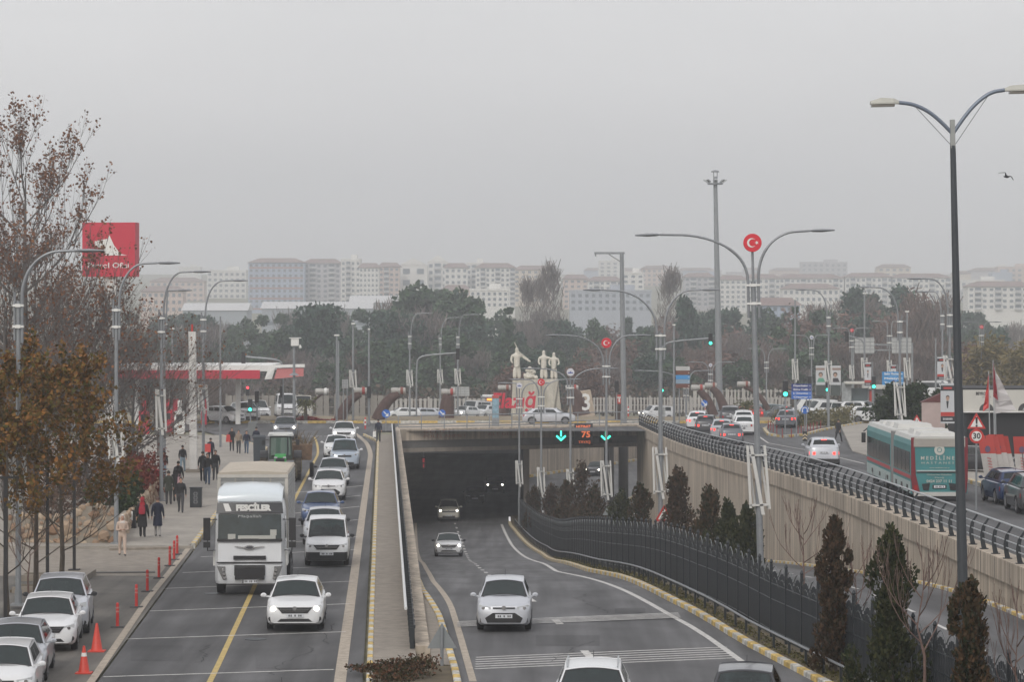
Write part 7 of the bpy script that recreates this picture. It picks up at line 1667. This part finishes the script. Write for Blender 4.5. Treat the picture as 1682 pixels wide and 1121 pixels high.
# ================================================================ street furniture
GB = 'red plastic bollards along the lane edge'
lbl = ['red flexible bollard nearest the camera, beside the tall cone', 'second red bollard from the camera with rubber foot', 'third red bollard, leaning slightly with pale bands', 'fourth red bollard on the dusty apron', 'fifth red bollard near the yellow kerb end', 'sixth red bollard close behind the fifth', 'farthest red bollard at the yellow kerb end']
bo = None
for i, (x, y) in enumerate(((193, 1032), (224, 999), (242, 973), (261, 951), (279, 931), (286, 921), (291, 912))):
    p = hit(x, y)
    if bo is None:
        bo = thing('bollard', lbl[0], 'bollard', p, 0, GB); m = MB(); m.lathe([(.055, .05), (.05, .1), (.048, .74), (.03, .78)], (0, 0, 0), 12); m.build('post', redp, bo)
        m = MB(); [m.lathe([(.052, z), (.052, z + .05)], (0, 0, 0), 12) for z in (.48, .6)]; m.build('band', mat('band_pale', (.5, .2, .18), .5), bo)
        m = MB(); m.box((0, 0, .025), (.42, .26, .05), top=(.9, .9)); m.build('foot', blackp, bo)
    else: copy_tree(bo, p, R.uniform(-.2, .2), lbl[i])
def cone(label, x, y, h, band=True):
    t = thing('traffic_cone', label, 'traffic cone', hit(x, y)); k = h / .75; m = MB(); m.lathe([(.17 * k, .03), (.15 * k, .06), (.03 * k, h), (.02 * k, h)], (0, 0, 0), 18); m.build('cone', mat('cone_red', (.55, .05, .03), .5, var=.1, scale=5), t, smooth=True)
    m = MB(); m.box((0, 0, .015), (.44 * k, .44 * k, .03)); m.build('base', MATS['cone_red'], t)
    if band: m = MB(); [m.lathe([(lerp(.155 * k, .03 * k, z / h) + .003, z), (lerp(.155 * k, .03 * k, (z + .1) / h) + .003, z + .1)], (0, 0, 0), 18) for z in (h * .28, h * .62)]; m.build('band', whitep, t)
cone('tall plain red traffic cone beside the parked cars', 159, 1071, .82, False); cone('red traffic cone with white bands nearest the lane edge', 138, 1107, .75)
GBr = 'slim red posts around the right island'
lb2 = None
pl_ = [(1262, 705), (1266, 708), (1270, 711), (1276, 714), (1285, 720), (1300, 720), (1311, 716), (1316, 715), (1321, 714), (1326, 713), (1331, 711), (1336, 710), (1342, 708), (1348, 706)]
for i, (x, y) in enumerate(pl_):
    p = hit(x, y, zr)
    if lb2 is None:
        lb2 = thing('bollard', 'slim red post standing in the row around the right island', 'bollard', p, 0, GBr); m = MB(); m.lathe([(.04, 0), (.035, .7), (.025, .75)], (0, 0, 0), 8); m.build('post', mat('dull_red', (.26, .05, .05), .7), lb2)
    else: copy_tree(lb2, p)
# island with striped kerb on the right
isl = [(1258, 712), (1255, 704), (1262, 699), (1285, 698), (1330, 706), (1390, 697), (1450, 688), (1500, 683), (1500, 678), (1420, 682), (1300, 690), (1262, 696)]
m = MB(); isw = [hit(x, y, zr) for x, y in isl]; m.prism([(p.x, p.y, p.z - .05) for p in isw], (0, 0, .12)); structure('traffic_island', m, pave)
kerb('kerb.008', [hit(x, y, zr) for x, y in ((1255, 706), (1262, 715), (1285, 719), (1320, 716), (1350, 708), (1400, 699), (1450, 690), (1500, 684))], .25, .16)
kerb('kerb.009', [hit(x, y, zg) for x, y in ((1370, 672), (1420, 671), (1478, 670))], .4, .25, stripes('kerb_paint_long2', (.55, .54, .5), (.62, .44, .14), 2.2, axis=0))
m = MB(); rp_ = [hit(1380, 698, zr), hit(1560, 690, zr), hit(1900, 760, zr), hit(1900, 900, zr), hit(1625, 802, zr), hit(1592, 792, zr), hit(1480, 765, zr), hit(1400, 742, zr)]
m.prism([(p.x, p.y, zr(p.y) - .12) for p in rp_], (0, 0, .15)); structure('side_pavement', m, pave)
kerb('kerb.010', [hit(x, y, zr, .02) for x, y in ((1592, 792), (1625, 802), (1700, 828))], .3, .16)
m = MB(); m.prism([(-75, 262.5, -.1), (60, 262.5, -.1), (40, 272, -.1), (0, 277, -.1), (-60, 277, -.1)], (0, 0, .2)); structure('roundabout_island', m, mat('island_soil', (.22, .18, .12), .95, var=.25, scale=.5, obj=False))
# litter bin with lattice
t = thing('litter_bin', 'dark metal litter bin with pale ornament at the pavement edge', 'litter bin', hit(322, 834, z0, .12)); m = MB(); m.box((0, 0, .47), (.56, .45, .94)); m.build('body', darkm, t)
m = MB()
for k in range(3):
    for a0 in range(6): m.box((.09 * math.cos(a0 * PI / 3), -.235, .28 + k * .2 + .07 * math.sin(a0 * PI / 3)), (.03, .01, .07), ry=-a0 * PI / 3)
m.build('ornament', mat('ornament_grey', (.30, .31, .32), .6), t); m = MB(); m.box((0, 0, .97), (.6, .5, .05)); m.build('lid', darkm, t)
# garden lamps with T heads
for x, yb, yt, lb_ in ((122, 938, 734, 'thin black garden lamp with T shaped head before the stone wall'), (78, 962, 752, 'thin black garden lamp inside the middle autumn tree'), (9, 1018, 785, 'thin black garden lamp at the left edge')):
    p = hit(x, yb); s = F / p.y; H = (yb - yt) / s; t = thing('garden_lamp', lb_, 'lamp post', p, 0, 'black garden lamps'); m = MB(); m.box((0, 0, H / 2), (.11, .11, H)); m.build('pole', blackp, t); m = MB(); m.box((.03, 0, H), (.86, .16, .07)); m.build('lamp_head', blackp, t); m = MB(); m.box((0, 0, .03), (.4, .4, .06)); m.build('base_plate', blackp, t)
for x, y, w_, lb_ in ((60, 975, 1.7, 'low concrete planter edge round the autumn trees'), (85, 955, 2.4, 'second low concrete planter edge behind the parked cars')):
    p = hit(x, y); t = thing('planter', lb_, 'planter', p); m = MB(); m.box((0, 0, .1), (w_, .18, .24)); m.box((w_ / 2, 1.2, .1), (.18, 2.5, .24)); m.build('edge', conc, t); m = MB(); m.box((-.1, 1.3, .04), (w_, 2.3, .1)); m.build('soil', soil, t)
kerb('kerb.011', [hit(180, 905), hit(288, 903)], .3, .12, conc); kerb('kerb.012', [hit(158, 943), hit(255, 942)], .3, .06, concd)

# ---- posters, advert pillars, shop
posterw = mat('poster_white', (.50, .52, .54), .6); pblk = mat('poster_black', (.03, .03, .035), .6); pred = mat('poster_red', (.45, .05, .04), .6); skinp = mat('printed_skin', (.42, .27, .20), .7)
def banner(label, x0, x1, y0, y1, D, prof, jacket=None, pole=True):
    s = F / D; X = ((x0 + x1) / 2 - CX) / s; zb = prof(D); t = thing('poster_banner', label, 'banner', (X, D, zb)); W_ = (x1 - x0) / s; zt = CH - (y0 - HY) / s - zb; zl = CH - (y1 - HY) / s - zb; H = zt - zl
    m = MB(); m.box((0, 0, (zt + zl) / 2), (W_, .05, H)); m.build('sheet', posterw, t)
    m = MB(); m.box((0, -.03, zt - H * .12), (W_, .01, H * .13)); m.build('top_band', pblk, t)
    m = MB(); m.box((0, -.037, zt - H * .12), (W_ * .6, .004, H * .05)); m.build('top_mark', pred, t)
    m = MB(); m.box((0, -.03, zl + H * .23), (W_, .01, H * .10)); m.build('red_band', pred, t)
    m = MB(); m.box((0, -.03, zl + H * .11), (W_, .01, H * .13)); b2 = m.build('lower_band', pblk, t)
    m = MB(); [m.box((-W_ * .3 + k * W_ * .1, -.037, zl + H * .11), (W_ * .07, .004, H * .05)) for k in range(7)]; m.build('lettering', posterw, b2)
    zc = zt - H * .38; m = MB(); m.lathe([(W_ * .12, -.032), (W_ * .12, -.036)], (0, 0, zc), 14, 'Y', sy=1.3); m.build('portrait_face', skinp, t)
    m = MB(); m.lathe([(W_ * .13, -.031), (W_ * .13, -.034)], (0, 0, zc + H * .035), 14, 'Y', sy=1.0); m.build('portrait_hair', HAIR, t)
    m = MB(); m.prism([(-W_ * .1, -.035, zc - H * .06), (W_ * .08, -.035, zc - H * .06), (W_ * .02, -.035, zc - H * .24), (-W_ * .05, -.035, zc - H * .24)][::-1], (0, .004, 0)); m.build('portrait_tie', jacket or pblk, t)
    m = MB(); [m.box((sd * (W_ / 2 + .1), .02, zt), (.2, .06, .06)) for sd in (-1,)]; m.cyl((W_ / 2 + .1, .05, 0), (W_ / 2 + .1, .05, zt + .05), .05, n=8); m.build('holder', steel, t)
    return t
banner('poster banner with a suited man, lowest and largest beside the tall dark lamp', 1545, 1568, 630, 696, 170, zr)
banner('poster banner with a suited man, higher one above the white van', 1539.5, 1556, 587, 626, 200, zr)
banner('small poster banner on the lamp left of the light blue sign', 1420, 1431, 596, 636, 250, z0)
banner('small poster banner between the white braced stakes', 1463, 1472, 600, 632, 262, z0)
banner('small faded banner at the far right slip road', 1447 + 200, 1447 + 210, 590, 612, 270, z0) if False else None
def twin_poster():
    D = 268; s = F / D; t = thing('poster_board', 'large twin poster board with a portrait in green and a darker portrait', 'poster board', ((1360 - CX) / s, D, zg(D))); zt = CH - (601 - HY) / s; zl = CH - (650 - HY) / s; H = zt - zl
    for k, (a, b) in enumerate(((1340, 1357), (1364, 1381))):
        X = ((a + b) / 2 - 1360) / s; W_ = (b - a) / s; m = MB(); m.box((X, 0, (zt + zl) / 2), (W_, .08, H)); p_ = m.build('sheet', posterw, t)
        m = MB(); m.box((X, -.05, zt - .3), (W_, .01, .2)); m.build('strip', mat('strip_brown', (.28, .2, .17), .7), p_)
        m = MB(); m.lathe([(.14, -.06), (.14, -.05)], (X - .03, 0, zt - .85), 12, 'Y', sy=1.25); m.build('portrait_face', skinp, p_)
        m = MB(); m.lathe([(.19, -.055), (.19, -.045)], (X - .03, 0, zt - .78), 12, 'Y', sy=1.1); m.build('portrait_hair', HAIR, p_)
        m = MB(); m.prism([(X - .36, -.05, zt - 1.45), (X - .2, -.05, zt - 1.1), (X + .2, -.05, zt - 1.1), (X + .36, -.05, zt - 1.45)], (0, -.01, 0)); m.build('portrait_shoulders', mat('portrait_green', (.10, .32, .22), .7) if k == 0 else pblk, p_)
        m = MB(); m.box((X, -.05, zl + .45), (W_ * .96, .01, .95)); m.build('dark_field', mat('field_dark', (.06, .075, .07), .7), p_)
    m = MB(); m.box((0, .05, (zl + zg(D)) / 2 - 0), (.14, .1, zl - zg(D) + .2)); m.build('post', steel, t)
    t.location.z = 0
twin_poster()
D = 256; s = F / D; t = thing('advert_pillar', 'tall slim pale blue advertising pillar on the bridge', 'advert pillar', ((814 - CX) / s, D, 0)); zt = CH - (650 - HY) / s
m = MB(); m.box((0, 0, zt / 2), (.62, .3, zt)); m.build('frame', steel, t); m = MB(); m.box((0, -.16, zt * .58), (.52, .03, zt * .62)); m.build('poster', mat('poster_landscape', (.20, .32, .40), .5, var=.5, scale=2.5), t); m = MB(); m.box((0, -.16, zt - .12), (.55, .04, .2)); m.build('top_mark', pred, t)
# bus shelter and small kiosks
D = 285; s = F / D; t = thing('bus_shelter', 'bus shelter with pale roof and advert panel behind the island shrubs', 'bus shelter', ((1408 - CX) / s, D, zg(D))); zz = CH - (629 - HY) / s - zg(D)
m = MB(); m.box((0, 0, zz), (2.4, 1.6, .2)); m.build('roof', mat('roof_cream', (.55, .54, .50), .6), t); m = MB(); m.box((-1.0, 0, zz / 2), (.9, .1, zz)); m.build('advert_panel', mat('advert_mixed', (.30, .32, .33), .6, var=.4, scale=2), t)
m = MB(); [m.box((x, .6, zz / 2), (.08, .08, zz)) for x in (1.1,)]; m.build('post', steel, t); m = MB(); m.box((.3, .7, zz * .5), (1.6, .03, zz * .7)); m.build('glass_wall', mat('shelter_glass', (.12, .15, .16), .1), t)
D = 290; s = F / D; t = thing('kiosk', 'small kiosk with pale canopy left of the brown direction plate', 'kiosk', ((1440 - CX) / s, D, zg(D))); zz = CH - (636 - HY) / s - zg(D)
m = MB(); m.box((0, 0, zz), (2.6, 2, .35)); m.build('canopy', MATS['roof_cream'], t); m = MB(); m.box((0, .2, zz / 2), (2.1, 1.4, zz)); m.build('cabin', mat('kiosk_wall', (.12, .12, .12), .7), t); m = MB(); m.box((-.6, -.6, zz * .5), (.3, .1, zz * .8)); m.build('sign_strip', pred, t)
# tyre shop
D = 176; s = F / D; X0 = (1582 - CX) / s; zt = CH - (641 - HY) / s; zl = CH - (676 - HY) / s; L_ = 13
zg0 = zr(D); t = thing('tyre_shop', 'tyre shop with long white sign board showing tyres above dark bays', 'shop', (X0, D, zg0))
m = MB(); m.box((L_ / 2, 3.2, (zt - zg0) / 2 + .1), (L_, 6, zt - zg0)); m.build('wall', mat('shop_dark', (.02, .02, .022), .8), t)
fb = MB(); fb.box((L_ / 2, .12, (zt + zl) / 2 - zg0), (L_, .25, zt - zl)); fas = fb.build('sign_board', mat('board_cream', (.52, .51, .47), .6, var=.05, scale=1), t)
for x in (1.35, 3.6, 5.9, 8.2, 10.6):
    m = MB(); m.lathe([(.36, -.03), (.42, -.02), (.42, .0)], (x, 0, zl - zg0 + .05), 22, 'Y'); m.v = [(v[0], v[1], max(v[2], zl - zg0 + .04)) for v in m.v]; ty = m.build('printed_tyre', mat('printed_tyre', (.05, .05, .05), .6), fas)
    m = MB(); m.lathe([(.17, -.045), (.17, -.03)], (x, 0, zl - zg0 + .05), 16, 'Y'); m.v = [(v[0], v[1], max(v[2], zl - zg0 + .045)) for v in m.v]; m.build('printed_rim', mat('printed_rim', (.35, .35, .34), .6), ty)
m = MB(); add_text(m, 'BEYKOM', .24, (1.1, -.01, zt - zg0 - .22), .006, .72, bold=.01); add_text(m, 'OTOMOTİV', .12, (1.35, -.01, zt - zg0 - .42), .005, .5); add_text(m, 'LASTİK', .2, (4.0, -.01, zt - zg0 - .2), .006, .7, bold=.006); add_text(m, 'OTO SERVİS', .14, (4.4, -.01, zt - zg0 - .4), .005, .9); m.build('lettering', blackp, fas)
m = MB(); m.box((L_ / 2, -.05, zl - zg0 - .04), (L_, .35, .06)); m.build('ledge', whitep, t)
for x in (0, 4.4, 8.8): m = MB(); m.box((x + .1, .1, (zl - zg0) / 2), (.2, .2, zl - zg0)); m.build('column', darkm, t)
D = 178; s = F / D; t = thing('billboard', 'pale pink billboard picturing a red car beside the poster banner', 'billboard', ((1533 - CX) / s, D, zr(D))); zt = CH - (661 - HY) / s - zr(D)
m = MB(); m.box((0, 0, zt / 2 + .2), (1.35, .12, zt - .4)); m.build('sheet', mat('billboard_pink', (.45, .36, .34), .6, var=.12, scale=1.2), t)
m = MB(); m.prism([(-.35, -.09, .5), (-.3, -.09, 1.0), (0, -.09, 1.25), (.3, -.09, 1.35), (.66, -.09, 1.35), (.66, -.09, .5)], (0, .02, 0)); m.build('printed_car', pred, t); m = MB(); m.lathe([(.26, -.11), (.26, -.09)], (.22, 0, .66), 18, 'Y'); m.build('printed_wheel', pblk, t)
m = MB(); m.box((0, .1, .2), (.1, .1, .4)); m.build('post', steel, t)
m = MB(); m.prism([(-.75, -.1, zt), (.75, -.1, zt + .65), (.75, -.1, zt), ], (0, .5, 0)); m.build('gable_sign', mat('gable_brown', (.12, .035, .035), .6), t)
# flags and leaning feather banners
D = 158; s = F / D
for i, (xb, xt, yt, col, lb_) in enumerate(((1627, 1623, 610, redp, 'red flag on a slim pole before the tyre shop, left one'), (1636, 1632, 592, mat('flag_dark_red', (.22, .01, .02), .6), 'dark red flag on the tallest of the three slim poles'), (1640, 1638, 605, mat('flag_white', (.5, .48, .48), .7), 'white flag sagging from the right slim pole'))):
    X = (xb - CX) / s; zb = zr(D); H = CH - (yt - HY) / s - zb; t = thing('flag_pole', lb_, 'flag', (X, D + i * .3, zb)); m = MB(); m.cyl((0, 0, 0), (-.1, 0, H), .03, n=8); m.build('pole', steel_l, t)
    m = MB(); sx_ = (-.02, .0, .9)[i]; n_ = 8; rg = []
    for k in range(n_ + 1):
        f = k / n_; wv = .35 if i < 2 else 1.1; rg.append([(-.1 - .0 * f, -.03, H - f * (1.9 if i < 2 else 2.4)), (-.1 + (wv * f * (1 if i == 2 else -.9 if i == 0 else .7)) , -.1 + .08 * math.sin(k * 2), H - .1 - f * (2.0 if i < 2 else 2.1)), (-.1 + (wv * f * (1 if i == 2 else -.9 if i == 0 else .7)) , -.08 + .08 * math.sin(k * 2), H - .1 - f * (2.0 if i < 2 else 2.1)), (-.1, -.01, H - f * (1.9 if i < 2 else 2.4))])
    m.loft(rg); m.build('cloth', col, t)
D = 143; s = F / D; fbm = mat('banner_pale', (.46, .44, .42), .75, var=.1, scale=3); fbr = mat('banner_red', (.42, .05, .04), .7)
for i, (xt, xb, yt, yb, lb_) in enumerate(((1618, 1634, 677, 770, 'leaning red and white feather banner, left of the group'), (1628, 1646, 680, 771, 'second leaning red and white feather banner of the group'), (1638, 1656, 678, 772, 'third leaning red and white feather banner of the group'), (1647, 1667, 682, 773, 'fourth leaning red and white feather banner, right of the group'), (1682, 1690, 680, 770, 'feather banner cut off by the right edge'))):
    Dd = D + i * .25; zb = zr(Dd); X = (xb - CX) / s; H = (yb - yt) / s; dx = (xt - xb) / s; t = thing('feather_banner', lb_, 'banner', (X, Dd, CH - (yb - HY) / s)); t.location.z = zb + .02
    m = MB(); m.tube([(0, 0, 0), (dx * .4, 0, H * .5), (dx, 0, H)], .02, 6); m.build('pole', darkm, t)
    def q(u, f): return (dx * f + u, -.03 + .04 * math.sin(f * 7 + i), H * f)
    m = MB(); m.loft([[q(-.36, f), q(.36, f), (q(.36, f)[0], q(.36, f)[1] + .015, q(.36, f)[2]), (q(-.36, f)[0], q(-.36, f)[1] + .015, q(-.36, f)[2])] for f in (.10, .3, .5, .68)]); cl_ = m.build('cloth', fbm, t)
    m = MB(); m.loft([[q(-.36, f), q(.36, f), (q(.36, f)[0], q(.36, f)[1] + .015, q(.36, f)[2]), (q(-.36, f)[0], q(-.36, f)[1] + .015, q(-.36, f)[2])] for f in (.68, .8, .92, 1.0)]); m.build('red_top', fbr, t)
    m = MB()
    for k in range(9): f = .18 + k * .052; c = q(0, f); m.box((c[0], c[1] - .015, c[2]), (.2, .006, .05), ry=.25)
    m.build('lettering', mat('letters_pink', (.46, .16, .16), .7), cl_)
    c = q(0, .76); m = MB(); m.lathe([(.13, -.04), (.13, -.05)], (c[0], c[1] + .02, c[2]), 12, 'Y', sy=1.2); m.build('figure', mat('figure_violet', (.12, .08, .14), .7), cl_)
    m = MB(); m.box((0, 0, .04), (.5, .3, .06)); m.build('base', blackp, t)
t = thing('concrete_block', 'pale concrete block lying beside the parked black car', 'block', hit(1623, 756, zr)); m = MB(); m.box((0, 0, .25), (1.1, .5, .5), top=(.95, .9)); m.build('block', conc, t)
D = 405; s = F / D; t = thing('city_bus', 'dark bus with orange destination display left of the monument', 'bus', ((806 - CX) / s, D, zg(D)), .03)
m = MB(); m.box((0, 4, 1.6), (2.5, 8, 2.7), top=(.96, .99)); m.build('body', mat('bus_dark', (.10, .11, .12), .5), t); m = MB(); m.patch([(-1.1, -.02, 1.2), (1.1, -.02, 1.2), (1.05, -.01, 2.3), (-1.05, -.01, 2.3)], 3, 0, off=.02, th=.02); m.build('windscreen', glass, t)
m = MB(); m.box((.3, -.06, 2.65), (1.6, .05, .28)); m.build('destination_display', amber_on, t); [wheel(t, sd * 1.1, y, .45, .28, sd) for sd in (-1, 1) for y in (1.2, 6)]
m = MB(); m.box((0, 4, 3.02), (2.0, 3, .25)); m.build('roof_unit', whitep, t)
# bird
p = at(1653, 291, 150); t = thing('bird', 'black bird flying with bent wings in the grey sky', 'bird', p); t.rotation_euler = (.3, .55, .5); t.scale = (1.25, 1.25, 1.5)
J = {'b': ((0, 0, 0), .05, .045), 'h': ((-.02, -.13, .03), .035, .035), 'k': ((-.02, -.2, .02), .01, .008), 't': ((0, .2, -.02), .03, .012), 'l1': ((-.16, 0, .10), .035, .012), 'l2': ((-.36, .08, -.05), .03, .008), 'r1': ((.14, 0, .12), .035, .012), 'r2': ((.40, .1, .08), .025, .008)}
figure_mesh('body', t, [BLK], J, [('b', 'h'), ('h', 'k'), ('b', 't'), ('b', 'l1'), ('l1', 'l2'), ('b', 'r1'), ('r1', 'r2')], 'b', 1)
# manholes on the left road
for x, y in ((350, 975 + 0), (420, 1050)):
    p = hit(x, y); t = MB(); t.lathe([(.33, -.02), (.33, -.008)], (p.x, p.y, 0), 20); o = t.build('manhole_cover', darkm); tag(o, ('round manhole cover near the left lane edge beside the truck' if x == 350 else 'round manhole cover near the yellow line'), 'manhole cover')

# small street things around the junction
t = thing('utility_cabinet', 'grey utility cabinet beside the green traffic light on the left', 'cabinet', hit(415, 716)); m = MB(); m.box((0, 0, .5), (.62, .4, 1.0)); m.build('body', mat('cabinet_grey', (.16, .17, .17), .6), t); m = MB(); m.box((0, 0, 1.02), (.68, .46, .05)); m.build('lid', steel, t)
D = 268; s = F / D; t = thing('advert_column', 'dark brown advertising column with red and white emblem at the T shaped pole', 'advert pillar', ((1017 - CX) / s, D, .0)); m = MB(); m.box((0, 0, 1.25), (.75, .5, 2.5)); m.build('body', mat('column_dark_brown', (.05, .035, .03), .7), t); m = MB(); m.box((0, -.27, 1.9), (.6, .04, .8)); m.build('poster', pred, t); m = MB(); m.box((0, -.295, 2.05), (.36, .01, .12)); m.box((0, -.295, 1.85), (.12, .01, .4)); m.build('emblem', whitep, t)
def grid_back(label, x0, x1, y0, y1, D, prof=zg):
    s = F / D; zb = prof(D); t = thing('information_sign', label, 'sign', (((x0 + x1) / 2 - CX) / s, D, zb)); zt = CH - (y0 - HY) / s - zb; zl = CH - (y1 - HY) / s - zb; w_ = (x1 - x0) / s
    m = MB(); m.box((0, 0, (zt + zl) / 2), (w_, .05, zt - zl)); p = m.build('plate', mat('sign_back_pale', (.42, .43, .43), .6), t); m = MB(); [m.box((0, -.04, lerp(zl, zt, q)), (w_, .03, .04)) for q in (.2, .5, .8)]; [m.box((w_ * q, -.045, (zt + zl) / 2), (.04, .03, zt - zl)) for q in (-.25, 0, .25)]; m.build('frame', steel, p)
    m = MB(); m.cyl((-w_ * .3, .06, 0), (-w_ * .3, .06, zt), .05, n=8); m.cyl((w_ * .3, .06, 0), (w_ * .3, .06, zt), .05, n=8); m.build('post', steel, t)
grid_back('pale sign back with grid frame right of the red capped column', 741, 771, 636, 651, 330)
grid_back('small pale square sign back above the white and red drum', 562, 572, 624, 638, 262, z0)
grid_back('white notice board on the island left of the blue arrow sign', 1081, 1093, 669, 682, 258, z0)
lfp = leafmat('palm_leaves', (.05, .07, .02), (.16, .15, .06))
for x, D, zb_, lb_ in ((502, 265, .1, 'small palm with dry fronds beside the camera pole'), (1226, 262, .1, 'small palm on the island behind the dark sport utility car')):
    t = thing('palm_tree', lb_, 'palm', ((x - CX) * D / F, D, zb_)); m = MB(); m.tube([(0, 0, 0), (0, 0, 1.5)], [.16, .13], 8); m.build('trunk', bark, t); m = MB()
    for k in range(16):
        a = k * 2.4; el = .9 - .09 * k; pts = [(0, 0, 1.5)]; 
        for q in range(1, 6): r_ = q * .2; pts.append((math.cos(a) * r_, math.sin(a) * r_, 1.5 + el * r_ - .45 * r_ * r_))
        for b0, b1 in zip(pts, pts[1:]):
            for _ in range(5): leafq(m, Vector(b0).lerp(Vector(b1), R.random()), .22, .35)
    m.build('crown', lfp, t)
for x, y, lb_ in ((1032, 685, 'red and white marker post right of the T shaped pole'), (1158, 688, 'red and white marker post under the blue arrow sign'), (600, 705, 'red and white marker post near the dark traffic light')):
    p = hit(x, y); t = thing('marker_post', lb_, 'marker post', p); m = MB(); m.lathe([(.07, 0), (.06, .9), (.04, .95)], (0, 0, 0), 10); m.build('post', redp, t); m = MB(); [m.lathe([(.074, z), (.074, z + .16)], (0, 0, 0), 10) for z in (.3, .62)]; m.build('band', whitep, t)
